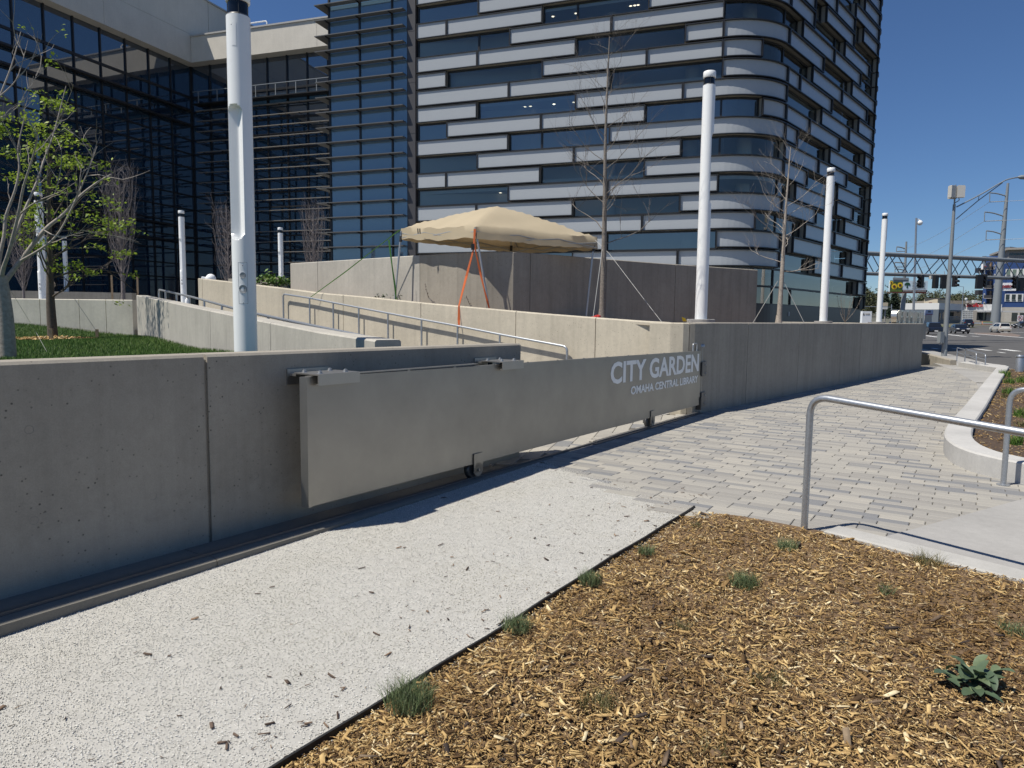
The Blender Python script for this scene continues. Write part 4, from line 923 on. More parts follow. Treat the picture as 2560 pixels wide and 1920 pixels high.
# ramp rail in front of the tan wall
mdir = unit(np.array(MW1)-np.array(MW0)); moff = np.array([mdir[1], -mdir[0]]); moff = moff if moff[1] < 0 else -moff
RA0, RA1 = np.array(MW0)+moff*.11, np.array(MW1)+moff*.11
rr = thing('ramp_handrail', 'long galvanised handrail on nine posts in front of the tan planter wall', 'handrail', tuple(onwall(1420, 880, RA0, RA1)), 'galvanised handrails')
tops = [(708, 735), (774, 745), (833, 756.7), (897, 769), (970, 783), (1054, 798.7), (1144, 815), (1249.6, 836), (1418, 867)]
tp = [onwall(x, y, RA0, RA1) for x, y in tops]
mb = MB(); mb.tube(fillet([tp[0]-np.array([0, 0, 1.]), *tp, tp[-1]-np.array([0, 0, 1.0])], .1, 6), .024, 12); mb.build('rail', GALV, rr, smooth=50)
for q in tp[1:-1]:
    mb = MB(); mb.tube([q-np.array([0, 0, .95]), q-np.array([0, 0, .015])], .022, 10); mb.build('post', GALV, rr, smooth=40)
# ramp rail behind the left ramp wall
w0, w1 = np.array((-1.35, 6.9)), np.array((-10.63, 20.)); wd = unit(w1-w0); wo = np.array([wd[1], -wd[0]]); wo = wo if wo[0] > 0 else -wo
w0, w1 = w0+wo*.45, w1+wo*.45
tp = [onwall(x, y, w0, w1) for x, y in ((397, 724), (480, 742.5), (587, 771.6), (644, 785), (709, 799), (764, 811), (850, 829), (930, 846))]
rl = thing('ramp_handrail', 'galvanised handrail showing just above the ramp wall beside the lawn', 'handrail', tuple(tp[0]-np.array([0, 0, .9])), 'galvanised handrails')
mb = MB(); mb.tube(fillet([tp[0]-np.array([0, 0, .95]), *tp, tp[-1]-np.array([0, 0, .9])], .1, 6), .024, 12); mb.build('rail', GALV, rl, smooth=50)
for t in np.linspace(.07, .93, 9):
    q = tp[0]*(1-t)+tp[-1]*t; i = min(int(t*7), 6); q[2] = np.interp(q[0], [a[0] for a in tp], [a[2] for a in tp])
    mb = MB(); mb.tube([q-np.array([0, 0, .95]), q-np.array([0, 0, .015])], .022, 10); mb.build('post', GALV, rl, smooth=40)

# ============================================================ RAISED BED BY THE STREET
def kerb_path():
    pts = [(15.75, 23.0), (11.5, 17.2), (7.6, 11.85), (6.15, 9.9), (5.45, 8.85), (5.12, 8.2), (4.99, 7.75), (4.98, 7.4), (5.12, 6.95), (5.55, 6.45), (6.3, 5.9)]
    return [np.array(p) for p in pts[:4]]+smoothpath(pts[3:], 5)[1:]
kp = kerb_path(); KH = .22; KW = .30
def offs(P, o):
    out = []
    for i, p in enumerate(P):
        d = P[min(i+1, len(P)-1)]-P[max(i-1, 0)]; d = d/np.linalg.norm(d); out.append(p+np.array([-d[1], d[0]])*o)
    return out
bedk = thing('bed_kerb', 'pale raised concrete kerb curving round the street-side planting bed', 'kerb', (*kp[0], 0))
oo = offs(kp, KW); o1 = offs(kp, .018); o2 = offs(kp, KW-.018)
brk = [0, 1, 2, 8, 14, 22, 30, len(kp)-1]
for a, b in zip(brk[:-1], brk[1:]):
    mb = MB(); idx = list(range(a, b+1)); vs = []
    for i in idx: vs += [(*kp[i], -.3), (*kp[i], KH-.018), (*o1[i], KH), (*o2[i], KH), (*oo[i], KH-.018), (*oo[i], -.3)]
    n = len(idx); fs = [(i*6+j, i*6+(j+1) % 6, (i+1)*6+(j+1) % 6, (i+1)*6+j)[::-1] for i in range(n-1) for j in range(6)]+[tuple(range(6)), tuple(range((n-1)*6, n*6))[::-1]]
    # shave the ends so the joint reads
    mb.add(vs, fs); mb.build('kerb_section', concrete('kerb_pale', (.50, .49, .465), streak=.1, pits=.2) if 'kerb_pale' not in MATS else MATS['kerb_pale'], bedk)
bed2 = [tuple(p) for p in offs(kp, KW-.03)]+[(8.5, 7.5), (12., 13.), (16.3, 21.6)]
mb = MB(); mb.poly([(x, y, .13) for x, y in bed2]); mb.build('planting_bed', SOIL, kind='structure')
pos, rm, sc = chips(14000, lambda x, y: clip_in((x, y), bed2), lambda p: .14, box=(4.6, 16, 5.8, 23), big=1.5)
scatter_mesh('bed_wood_chips', CH_V, CH_F, pos, rm, sc, CHIP)
plinth = thing('stair_plinth', 'low concrete plinth under two small stair handrails at the street corner', 'plinth', (15.9, 24.2, 0))
mb = MB(); mb.prism([(15.55, 22.75), (16.75, 24.0), (17.2, 26.6), (16.2, 25.75)], -.1, .17); mb.build('block', MATS['kerb_pale'], plinth)
for i, (pb, pt, qt, qb) in enumerate((((2392, 900), (2393, 869), (2441, 882), (2440, 911)), ((2412, 907), (2413, 872), (2464, 886), (2463, 912)))):
    A = G(*pb, .1)[:2]; Bq = G(qb[0], qb[1], .17)[:2]
    a, b, c, d = [onwall(*q, A, Bq) for q in (pb, pt, qt, qb)]
    hh = thing('stair_handrail', ['dark small stair handrail loop in the shade of the plaza wall', 'bright small stair handrail loop on the low plinth'][i], 'handrail', tuple(a), 'small stair handrails')
    mb = MB(); mb.tube(fillet([a-np.array([0, 0, .05]), b, c, d-np.array([0, 0, .05])], .12), .02, 8); mb.build('rail', GALV, hh, smooth=50)
    mb = MB(); u, w = b*.62+a*.38, c*.5+d*.5; mb.tube([u, w], .016, 6); mb.build('lower_rail', GALV, hh, smooth=50)
boll = thing('bollard', 'short round stainless bollard beyond the planting bed', 'bollard', (15.5, 21.6, 0))
mb = MB(); mb.lathe([(.11, -.1), (.11, .0), (.11, .62), (.10, .64), (.0, .645)], 20, (15.45, 21.6, 0)); mb.build('shaft', GALV, boll, smooth=40)
mb = MB(); mb.lathe([(.115, .56), (.115, .59)], 20, (15.45, 21.6, 0)); mb.build('collar', STEEL, boll, smooth=40)

# ============================================================ TREES AND SHRUBS
def limb(mb, pts, r0, r1, n=8): 
    P = smoothpath(pts, 4) if len(pts) > 2 else [np.array(p, float) for p in pts]; k = len(P)
    mb.tube(P, [lerp(r0, r1, i/(k-1)) for i in range(k)], n); return P
def twig(mb, p, d, L, r, depth, R, up=.25, spread=.7, tips=None, kids=(2, 4), wob=.18):
    d = unit(d); k = 4 if depth > 0 else 3; P = [np.array(p, float)]; dd = d.copy()
    for i in range(k):
        dd = unit(dd+np.array([R.gauss(0, wob), R.gauss(0, wob), R.gauss(0, wob)+up*.15])); P.append(P[-1]+dd*L/k)
    mb.tube(P, [lerp(r, r*.35, i/k) for i in range(k+1)], 5 if depth > 1 else 3, cap=False)
    if depth <= 0:
        if tips is not None: tips.append((P[-1], dd))
        return
    for j in range(R.randint(*kids)):
        t = R.uniform(.3, 1.); i = min(int(t*k), k-1); q = P[i]+(P[i+1]-P[i])*(t*k-i)
        ax = np.array([R.gauss(0, 1), R.gauss(0, 1), R.gauss(0, .6)]); nd = unit(dd+spread*unit(ax)+np.array([0, 0, up*.5]))
        twig(mb, q, nd, L*R.uniform(.45, .7), r*.5, depth-1, R, up, spread, tips, kids, wob)
    if tips is not None: tips.append((P[-1], dd))
def bare_tree(name, label, base, H, r, R, z0f, reach, depth, mat, nb, lean=(0, 0), upw=.45, group=None):
    root = thing(name, label, 'tree', tuple(base), group); base = np.array(base)
    mb = MB(); P = limb(mb, [base-np.array([0, 0, .15]), base+np.array([lean[0]*.3, lean[1], H*.33]), base+np.array([lean[0]*.8-.03, lean[1], H*.66]), base+np.array([lean[0], lean[1], H])], r, r*.12, 9)
    # root flare
    mb.lathe([(r*1.5, -.1), (r*1.15, .06), (r*1.0, .2)], 9, tuple(base), cap=False)
    mb.build('trunk', mat, root, smooth=60)
    mb = MB()
    for j in range(nb):
        t = z0f+(1-z0f)*((j+.5)/nb)**.9*.97; i = min(int(t*(len(P)-1)), len(P)-2); q = P[i]+(P[i+1]-P[i])*(t*(len(P)-1)-i)
        az = j*2.4+R.uniform(-.5, .5); L = reach*(1.05-.75*abs(t-z0f-.18))*R.uniform(.75, 1.15); el = R.uniform(.05, .5)+upw*t
        twig(mb, q, (math.cos(az)*math.cos(el), math.sin(az)*math.cos(el), math.sin(el)), L, r*.22*(1.15-t), depth, R, upw, .75, None, (3, 5))
    mb.build('crown', mat, root, smooth=60)
    return root, P
R6 = random.Random(6)
b = Yp(1505, 797, 14.6); bare_tree('bare_tree', 'leafless young oak beside the tan canopy, in front of the tower', b, 5.55, .068, R6, .26, 1.15, 2, BARK, 24, (.02, 0), .45)
b = Yp(1947, 806, 19.2); bare_tree('bare_tree', 'leafless pale slim tree in front of the rounded tower corner', b, 4.6, .075, random.Random(9), .28, 1.2, 2, BARKP, 20, (.1, 0), .55)
def column_tree(label, base, H, crown0, width, R, mat=BARK, leaves=0):
    root = thing('columnar_tree', label, 'tree', tuple(base), 'slim columnar trees in front of the glass wing'); base = np.array(base)
    mb = MB(); limb(mb, [base, base+np.array([.02, 0, H*.5]), base+np.array([0, 0, H])], .085, .01, 8); mb.build('trunk', mat, root, smooth=60)
    mb = MB(); tips = []
    for j in range(52):
        t = crown0+(1-crown0)*(j/52)**1.1*.86; az = j*2.399; w = width*math.sin(math.pi*min(1, .16+.84*(t-crown0)/(1-crown0)))**.8
        q = base+np.array([0, 0, H*t]); L = min(H*(1-t)*1.02, 1.9)*R.uniform(.8, 1.05)
        top = q+np.array([math.cos(az)*w, math.sin(az)*w, L]); mid = q+np.array([math.cos(az)*w*.75, math.sin(az)*w*.75, L*.35])
        Pm = smoothpath([q, mid, top], 3); mb.tube(Pm, [lerp(.018, .004, i/(len(Pm)-1)) for i in range(len(Pm))], 4, cap=False)
        for s in range(6):
            i = R.randint(1, len(Pm)-1); twig(mb, Pm[i], (R.gauss(0, .35), R.gauss(0, .35), 1), R.uniform(.25, .6), .006, 1 if s < 3 else 0, R, .5, .5, tips, (1, 3))
    mb.build('crown', mat, root, smooth=60); return root, tips
b = Yp(308, 752, 23.5); b[2] = 1.12; ct, tips = column_tree('slim spindle-shaped bare tree rising over the pale lawn wall', b, 5.1, .27, .52, random.Random(21), plain('purple_bark', (.19, .165, .16), .9, var=.3, sc=20))
b = Yp(572, 745, 33); b[2] = 1.12; column_tree('slim spindle-shaped bare tree half hidden by the nearest white column', b, 5.4, .25, .62, random.Random(22), MATS['purple_bark'])
b = Yp(785, 720, 34); b[2] = 1.12; column_tree('slim spindle-shaped bare tree in front of the louvres, above the planter wall', b, 5.5, .3, .55, random.Random(23), MATS['purple_bark'])
b = Yp(60, 760, 36); b[2] = 1.12; column_tree('slim spindle-shaped bare tree at the left edge before the dark glass', b, 5.2, .27, .6, random.Random(24), MATS['purple_bark'])
LEAF = islands('young_leaves', [(0, (.07, .13, .014)), (.5, (.15, .235, .022)), (.85, (.26, .34, .035)), (1, (.36, .42, .06))], .55)
translucent(LEAF, (.30, .42, .04), .3)
def leaf_cloud(name, tips, mat, parent, n, spread, size, seed, flat=.5):
    g = np.random.default_rng(seed); T0 = np.array([t[0] for t in tips]); k = len(T0)*n
    c = np.repeat(T0, n, 0)+g.normal(0, 1, (k, 3))*np.array([spread, spread, spread*flat]); yaw = g.uniform(0, 6.28, k)
    rm = rotmats(yaw, g.normal(0, .6, k), g.normal(0, .6, k)); s = size*g.uniform(.6, 1.3, k)
    q = np.array([(-1, 0, 0), (-.2, -.55, .06), (1, 0, -.12), (-.2, .55, .06)]); v = np.einsum('nij,nkj->nki', rm, q[None]*s[:, None, None])+c[:, None, :]
    f = np.arange(k)[:, None]*4+np.array([0, 1, 2, 3]); return np_mesh(name, v.reshape(-1, 3), f, mat, None, parent)
# leafing maple on the lawn
RM = random.Random(31); b = Yp(133, 846, 16.6); b[2] = float(lz(b[0], b[1]))
mp = thing('maple_tree', 'young maple with fresh yellow-green leaves standing in a wood chip ring on the lawn', 'tree', tuple(b)); tips = []
mb = MB(); limb(mb, [b-np.array([0, 0, .1]), b+np.array([-.02, 0, .8]), b+np.array([0, 0, 1.6]), b+np.array([.05, 0, 3.1]), b+np.array([.1, 0, 4.3])], .115, .02, 10); mb.build('trunk', plain('maple_bark', (.10, .08, .062), .9, var=.3, sc=20, bmp=.4), mp, smooth=60)
mb = MB()
for j in range(22):
    t = .22+.76*(j/22); q = b+np.array([0, 0, 4.4*t]); az = j*2.4+RM.uniform(-.4, .4); el = RM.uniform(.1, .6)+.4*t
    L = (1.55-.9*abs(t-.45))*RM.uniform(.7, 1.1)
    if j % 7 == 3: L *= 1.25
    twig(mb, q, (math.cos(az)*math.cos(el), math.sin(az)*math.cos(el), math.sin(el)), L, .028*(1.15-t), 2, RM, .3, .7, tips, (2, 4))
mb.build('branches', MATS['maple_bark'], mp, smooth=60)
tips = [t for t in tips if RM.random() < .5]
leaf_cloud('leaves', tips, LEAF, mp, 20, .11, .046, 5, .4)
# the pale multi-stem tree at the left edge
b = Yp(18, 890, 9.0); b[2] = float(lz(b[0], b[1])); RP = random.Random(41)
pt = thing('pale_tree', 'large pale-barked tree with bare fanning limbs at the left edge, nearest on the lawn', 'tree', tuple(b))
def at9(x, y, dy=0): return Yp(x, y, 9.0+dy)
mb = MB(); tr = limb(mb, [b-np.array([0, 0, .1]), at9(12, 800), at9(3, 730), at9(-2, 690)], .105, .085, 12); mb.build('trunk', BARKP, pt, smooth=60)
LB = [([(0, 730), (17, 698), (52, 652), (111, 576), (160, 535), (200, 490), (245, 455), (278, 436)], .055, .4), ([(0, 715), (8, 672), (22, 630), (45, 540), (58, 470), (80, 400), (95, 340)], .045, -.3), ([(-2, 700), (-2, 650), (10, 590), (15, 540), (38, 475), (48, 420), (45, 370), (60, 300)], .04, .2),
      ([(22, 630), (60, 530), (90, 460), (110, 400), (135, 330), (165, 215)], .03, .6), ([(52, 652), (120, 610), (160, 560), (215, 440), (243, 365)], .026, .1), ([(111, 576), (140, 590), (180, 588), (205, 575)], .014, -.2), ([(-2, 690), (-30, 620), (-50, 500), (-40, 350), (0, 240), (30, 160), (52, 80)], .035, .5), ([(0, 240), (40, 200), (60, 140), (70, 100)], .012, .2), ([(-20, 300), (20, 285), (60, 250), (90, 190)], .012, .3),
      ([(45, 540), (90, 505), (150, 480), (190, 455)], .018, -.5)]
mb = MB(); tips2 = []
for k, (pp, r, dy) in enumerate(LB):
    pts = [at9(x, y, dy*i/len(pp)*1.5) for i, (x, y) in enumerate(pp)]
    P = limb(mb, pts, r*.66, r*.14, 8)
    for s in range(6 if r > .02 else 3):
        i = RP.randint(len(P)//4, len(P)-1); dd = P[min(i+1, len(P)-1)]-P[i-1]
        twig(mb, P[i], unit(dd)+np.array([RP.gauss(0, .55), RP.gauss(0, .55), RP.gauss(.25, .4)]), RP.uniform(.2, .6), .0075, 1, RP, .3, .7, tips2, (1, 3))
mb.build('limbs', BARKP, pt, smooth=60)
t2 = [t for t in tips2 if RP.random() < .16]
leaf_cloud('leaves', t2, LEAF, pt, 9, .05, .026, 8, .6)
# mulch ring, stakes, markers on the lawn
c = Yp(135, 846, 16.4); pts = []
for k in range(900):
    a = RM.uniform(0, 6.28); r = .85*math.sqrt(RM.random()); pts.append((c[0]+r*math.cos(a), c[1]+r*math.sin(a)*.9, float(lz(c[0], c[1]))+.03+.05*(1-r)))
pos = np.array(pts); N = len(pos); L = rng.uniform(.02, .07, N)
scatter_mesh('ring_wood_chips', CH_V, CH_F, pos, rotmats(rng.uniform(0, 6.28, N), rng.normal(0, .3, N), rng.normal(0, .3, N)), np.stack([L, L*.35, L*.15], 1), CHIP)
mb = MB(); 
for dx, r in ((-.35, .10), (-.12, .12), (.1, .09)): pass
def stake(px, py, Y, zt, lab, w=.05):
    q = Yp(px, py, Y); mb = MB(); mb.box((q[0], q[1], (zt+q[2]-.2)/2), (w, w, zt-q[2]+.2), .3); tag(mb.build('wooden_stake', WOODST), lab, 'stake')
stake(281, 746, 23.2, Yp(283, 688, 23.2)[2], 'upright wooden stake just left of the spindle tree behind the lawn wall')
stake(345, 745, 23.2, Yp(346, 692, 23.2)[2], 'upright wooden stake right of the spindle tree, by the ramp wall corner')
stake(128, 851, 15.8, Yp(128, 822, 15.8)[2], 'short dark stake in the wood chip ring under the maple', .07)
stake(243, 842, 17.2, Yp(243, 823, 17.2)[2], 'short tilted stake alone on the lawn', .06)
def wire(name, lab, pts, r=.006, mat=WIRE, cat='guy wire'):
    mb = MB(); mb.tube(pts, r, 5); return tag(mb.build(name, mat), lab, cat)
wire('guy_wire', 'thin guy wire from the maple down to the short stake alone on the lawn', [Yp(185, 745, 16.9), Yp(240, 826, 17.2)], .005)
wire('guy_wire', 'thin guy wire from the pale tree trunk across the lawn', [Yp(20, 715, 9.1), Yp(90, 830, 11.5), Yp(120, 885, 11)], .0022)
wire('guy_wire', 'thin guy wire left of the leafless oak, down to the planter wall', [Yp(1507, 612, 14.6), Yp(1483, 792, 14.2)], .007)
wire('guy_wire', 'thin guy wire on the left of the leafless pale tree', [Yp(1945, 702, 19.2), Yp(1882, 808, 19.4)], .009)
wire('guy_wire', 'thin guy wire on the right of the leafless pale tree', [Yp(1957, 700, 19.2), Yp(2011, 808, 19)], .009)
wire('guy_rope', 'white guy rope running from the right canopy corner past the oak down to the planter', [Yp(1488, 600, 16.9), Yp(1523, 634, 16.5), Yp(1600, 735, 15.3), Yp(1655, 806, 14.4)], .005, WIRE, 'rope')
# low planting in the upper planter
GREENL = islands('dark_leaves', [(0, (.02, .05, .014)), (.6, (.04, .08, .02)), (1, (.08, .12, .03))], .5)
def leafy(name, lab, px, py, Y, w, h, n, group, mat=GREENL, sz=.05, seed=1, lift=0.):
    c = Yp(px, py, Y); R = random.Random(seed)
    if seed in (3, 4): c[2] -= .2; h += .2
    root = thing(name, lab, 'plant', tuple(c), group); mb = MB(); tips = []
    for k in range(max(5, n//14)): twig(mb, c+np.array([R.uniform(-w, w)*.4, R.uniform(-w, w)*.4, 0]), (R.gauss(0, .6), R.gauss(0, .6), 1), h*R.uniform(.5, 1), .006, 1, R, .3, .8, tips, (2, 3))
    mb.build('stems', BARK, root); leaf_cloud('leaves', tips, mat, root, max(2, n//len(tips)), sz*1.1, sz, seed, .8); return root
gp = 'low green plants in the upper planter'
leafy('evergreen_plant', 'low dark green plant by the canopy left leg', 977, 752, 18.2, .25, .22, 120, gp, seed=3)
leafy('evergreen_plant', 'low dark green plant just right of the canopy left leg', 1014, 756, 17.8, .25, .2, 110, gp, seed=4)
leafy('evergreen_plant', 'wide low green plant at the top of the planter, behind the nearest white column', 668, 715, 21.5, .8, .3, 260, gp, GRASSM, .07, 5)
leafy('evergreen_plant', 'wide low green plant between the ramp rail and the tall planter wall end', 705, 717, 21.4, .6, .25, 200, gp, GRASSM, .06, 6)
leafy('evergreen_plant', 'small dry tuft of planting below the end of the tall planter wall', 785, 728, 20.5, .3, .15, 60, gp, GRASSM, .05, 7)
def twiggy(lab, px, py, Y, h, n, seed):
    c = Yp(px, py, Y); R = random.Random(seed); root = thing('bare_shrub', lab, 'shrub', tuple(c), 'bare twiggy shrubs in the planters'); mb = MB()
    for k in range(n):
        a = R.uniform(0, 6.28); s = R.uniform(.1, .55); P = smoothpath([c, c+np.array([math.cos(a)*s*.6, math.sin(a)*s*.6, h*.35]), c+np.array([math.cos(a)*s, math.sin(a)*s, h*R.uniform(.65, 1)])], 4)
        mb.tube(P, [lerp(.009, .004, i/(len(P)-1)) for i in range(len(P))], 4)
        for q in P[3:]: mb.lathe([(.003, -.015), (.013, 0), (.003, .018)], 5, tuple(q+np.array([R.gauss(0, .012), R.gauss(0, .012), 0])))
    mb.build('stems', BARK, root); return root
twiggy('leafless shrub with curved budded twigs in the sunlit part of the planter', 1082, 764, 17.5, .62, 11, 1)
twiggy('small leafless shrub right of the grey plant label', 1132, 768, 17.2, .35, 5, 2)
twiggy('small leafless shrub at the edge of the canopy shadow', 1182, 772, 16.8, .35, 7, 3)
twiggy('leafless shrub standing in the canopy shadow', 1290, 780, 17.3, .5, 7, 4)
twiggy('leafless shrub at the tower foot between the two farther white columns', 2112, 806, 24.6, 1.1, 8, 5)
mb = MB(); c = Yp(1112, 758, 17.2); mb.box((c[0], c[1], c[2]), (.24, .16, .02), .4, Matrix.Rotation(.9, 3, 'X')); mb.box((c[0], c[1]+.02, c[2]-.15), (.03, .03, .3)); tag(mb.build('plant_label', GREYPOLE), 'small tilted grey plant label plate in the planter', 'plant label')
mb = MB(); c = Yp(1494, 795, 14.3); mb.lathe([(.001, .07), (.06, .05), (.075, 0), (.07, -.05)], 10, tuple(c)); mb.tube([c+np.array([-.12, 0, 0]), c+np.array([-.03, 0, .02])], .03, 6); tag(mb.build('red_valve_cap', REDP, smooth=40), 'small red cap at the foot of the leafless oak', 'cap')
fl = thing('marker_flag', 'small yellow utility marker flag at the foot of the right-hand white column', 'flag', tuple(Yp(1716, 806, 14.9)))
mb = MB(); q = Yp(1716, 806, 14.9); t_ = Yp(1712, 793, 14.9); mb.tube([q, t_], .004, 4); mb.build('wire_stem', WIRE, fl)
mb = MB(); u = [Yp(1704, 792, 14.9), Yp(1713, 796, 14.85), Yp(1718, 804, 14.9), Yp(1707, 803, 14.95)]; mb.add([*u, *[p+np.array([0, .003, 0]) for p in u]], [(0, 1, 2, 3), (7, 6, 5, 4), (0, 4, 5, 1), (1, 5, 6, 2), (2, 6, 7, 3), (3, 7, 4, 0)]); mb.build('flag_sheet', YELLOW, fl)

# ============================================================ TAN POP-UP CANOPY
cF, cL_, cR = np.array([-.845, 16., 3.62]), np.array([-2.72, 17.4, 3.72]), np.array([1.97, 17.0, 3.50]); cK = cL_+cR-cF; cK[2] = 3.52
peak = np.array([-.40, 17.2, 4.26])
tent = thing('canopy', 'tan pop-up canopy on thin legs behind the tan planter wall', 'canopy', (-.4, 17.6, 2.0))
def tpt(u, v):                           # u, v in -1..1 over the roof
    a, b = (u+1)/2, (v+1)/2; p = cF*(1-a)*(1-b)+cR*a*(1-b)+cL_*(1-a)*b+cK*a*b
    m = max(abs(u), abs(v)); e = p[2]; h = (peak[2]-3.62)*(1-m**1.2); mid = abs(abs(u)-abs(v))
    dv = .016*math.sin(7*u+3*v)*m*(1-m)*2+.016*math.sin(13*v-5*u)*m+.010*math.sin(31*u+9*v)*m*m
    c0 = (cF+cR+cL_+cK)/4; w = 1-m
    return np.array([p[0]+(peak[0]-c0[0])*w, p[1]+(peak[1]-c0[1])*w, e+h-.055*mid*m*(1.6-m)+dv])
n = 24; mb = MB(); g = np.linspace(-1, 1, n+1); vs = [tpt(u, v) for v in g for u in g]; fs = [(j*(n+1)+i, j*(n+1)+i+1, (j+1)*(n+1)+i+1, (j+1)*(n+1)+i) for j in range(n) for i in range(n)]
ring = [(u, -1) for u in g]+[(1, v) for v in g[1:]]+[(u, 1) for u in g[::-1][1:]]+[(-1, v) for v in g[::-1][1:-1]]
RT_ = random.Random(5); b0_ = len(vs); cen = (cF+cR+cL_+cK)/4
for q_, drop in ((.5, .14), (1., .27)):
    for k, (u, v) in enumerate(ring):
        p = tpt(u, v); o = unit((p-cen)*np.array([1, 1, 0])); sag = .02*math.sin(k*.31)+.005*math.sin(k*1.1+1)
        vs.append(p+o*(.025+.008*math.sin(k*.5)+.004*math.sin(k*1.7))*q_-np.array([0, 0, drop+sag*q_*(.6 if max(abs(u), abs(v)) == 1 else 0)]))
def rid(k): u, v = ring[k % len(ring)]; return int(round((v+1)/2*n))*(n+1)+int(round((u+1)/2*n))
m_ = len(ring)
for k in range(m_): fs += [(rid(k), b0_+k, b0_+(k+1) % m_, rid(k+1)), (b0_+k, b0_+m_+k, b0_+m_+(k+1) % m_, b0_+(k+1) % m_)]
mb.add(vs, fs); mb.build('canvas_top', CANVAS, tent, smooth=50)
ALU = plain('leg_aluminium', (.46, .47, .48), .4, .6); WHP = plain('dark_joint', (.03, .03, .03), .5)
legs = [((1003, 588), (987, 752), 17.4), ((1188, 580), (1223, 775), 16.02), ((1485, 612), (1464, 806), 17.0), ((1278, 612), (1276, 700), 18.3)]
tl = []
for a, b, Y in legs:
    A, B = Yp(*a, Y), Yp(*b, Y); tl.append((A, B)); mb = MB(); mb.tube([B, A+np.array([0, 0, .1])], .024, 8); l = mb.build('leg', ALU, tent, smooth=40)
    mb = MB(); d = unit(A-B); mb.tube([A-d*.16, A-d*.02], .036, 8); mb.build('leg_joint', WHP, l, smooth=40)
mb = MB()
cs = [cF, cR, cK, cL_]
for i in range(4):
    a, b = cs[i]-np.array([0, 0, .12]), cs[(i+1) % 4]-np.array([0, 0, .12]); k = 3
    for j in range(k):
        p, q = a+(b-a)*j/k, a+(b-a)*(j+1)/k; up = np.array([0, 0, .18]); dn = np.array([0, 0, -.12])
        mb.tube([p+(dn if j % 2 else up*0), q+(up*0 if j % 2 else dn)], .013, 5); mb.tube([p+(up*0 if j % 2 else dn), q+(dn if j % 2 else up*0)], .013, 5)
for c in cs: mb.tube([c-np.array([0, 0, .1]), peak-np.array([0, 0, .08])], .014, 5)
mb.build('scissor_truss', plain('truss_steel', (.40, .40, .39), .5, .3), tent, kind=None)
mb = MB(); e = Yp(1293, 585, 16.6); mb.tube([e+np.array([0, -.03, .0]), e+np.array([-.02, -.03, -.14])], .014, 5)
for x in (1045, 1050): e = Yp(x, 572, 16.9); mb.tube([e+np.array([0, -.05, .0]), e+np.array([.01, -.06, -.12])], .014, 5)
mb.build('tie_tape', BLACK, tent)
def ribbon(name, lab, pts, w, mat):
    P = [np.array(p, float) for p in pts]; mb = MB(); vs = []
    for i, p in enumerate(P):
        s = np.array([1, .35, 0])*w/2*(.6 if i % 2 else 1); vs += [p-s, p+s, p+s+np.array([.004, .006, 0]), p-s+np.array([.004, .006, 0])]
    mb.add(vs, [(i*4+j, i*4+4+j, i*4+4+(j+1) % 4, i*4+(j+1) % 4) for i in range(len(P)-1) for j in range(4)]); return tag(mb.build(name, mat), lab, 'strap')
ribbon('tie_down_strap', 'orange ratchet strap from the canopy front corner down to the ramp handrail', [Yp(1187, 572, 15.95), Yp(1184, 622, 15.85), Yp(1166, 690, 15.6), Yp(1147, 765, 15.15), Yp(1147, 800, 15.1), Yp(1147, 820, 15.05)], .05, ORANGE)
ribbon('tie_down_strap', 'orange strap twisted round the leaning front leg of the canopy', [Yp(1186, 605, 15.93), Yp(1189, 628, 15.93), Yp(1200, 680, 15.95), Yp(1210, 722, 15.9), Yp(1218, 752, 15.9), Yp(1223, 772, 15.95)], .045, ORANGE)
ribbon('tie_down_strap', 'green strap slanting from the left canopy corner to the upper handrail', [Yp(1000, 574, 17.35), Yp(940, 620, 17.6), Yp(860, 682, 17.9), Yp(776, 743, 18.1)], .035, GREENW)
ribbon('tie_down_strap', 'dark green strap hanging beside the left leg of the canopy', [Yp(972, 600, 17.2), Yp(980, 665, 17.2), Yp(988, 722, 17.25), Yp(990, 750, 17.3)], .04, GREENW)
mb = MB(); e = Yp(1182, 617, 15.82); mb.box(tuple(e), (.07, .05, .13)); tag(mb.build('ratchet_buckle', BLACK), 'black ratchet buckle hanging on the orange strap at the canopy corner', 'buckle')

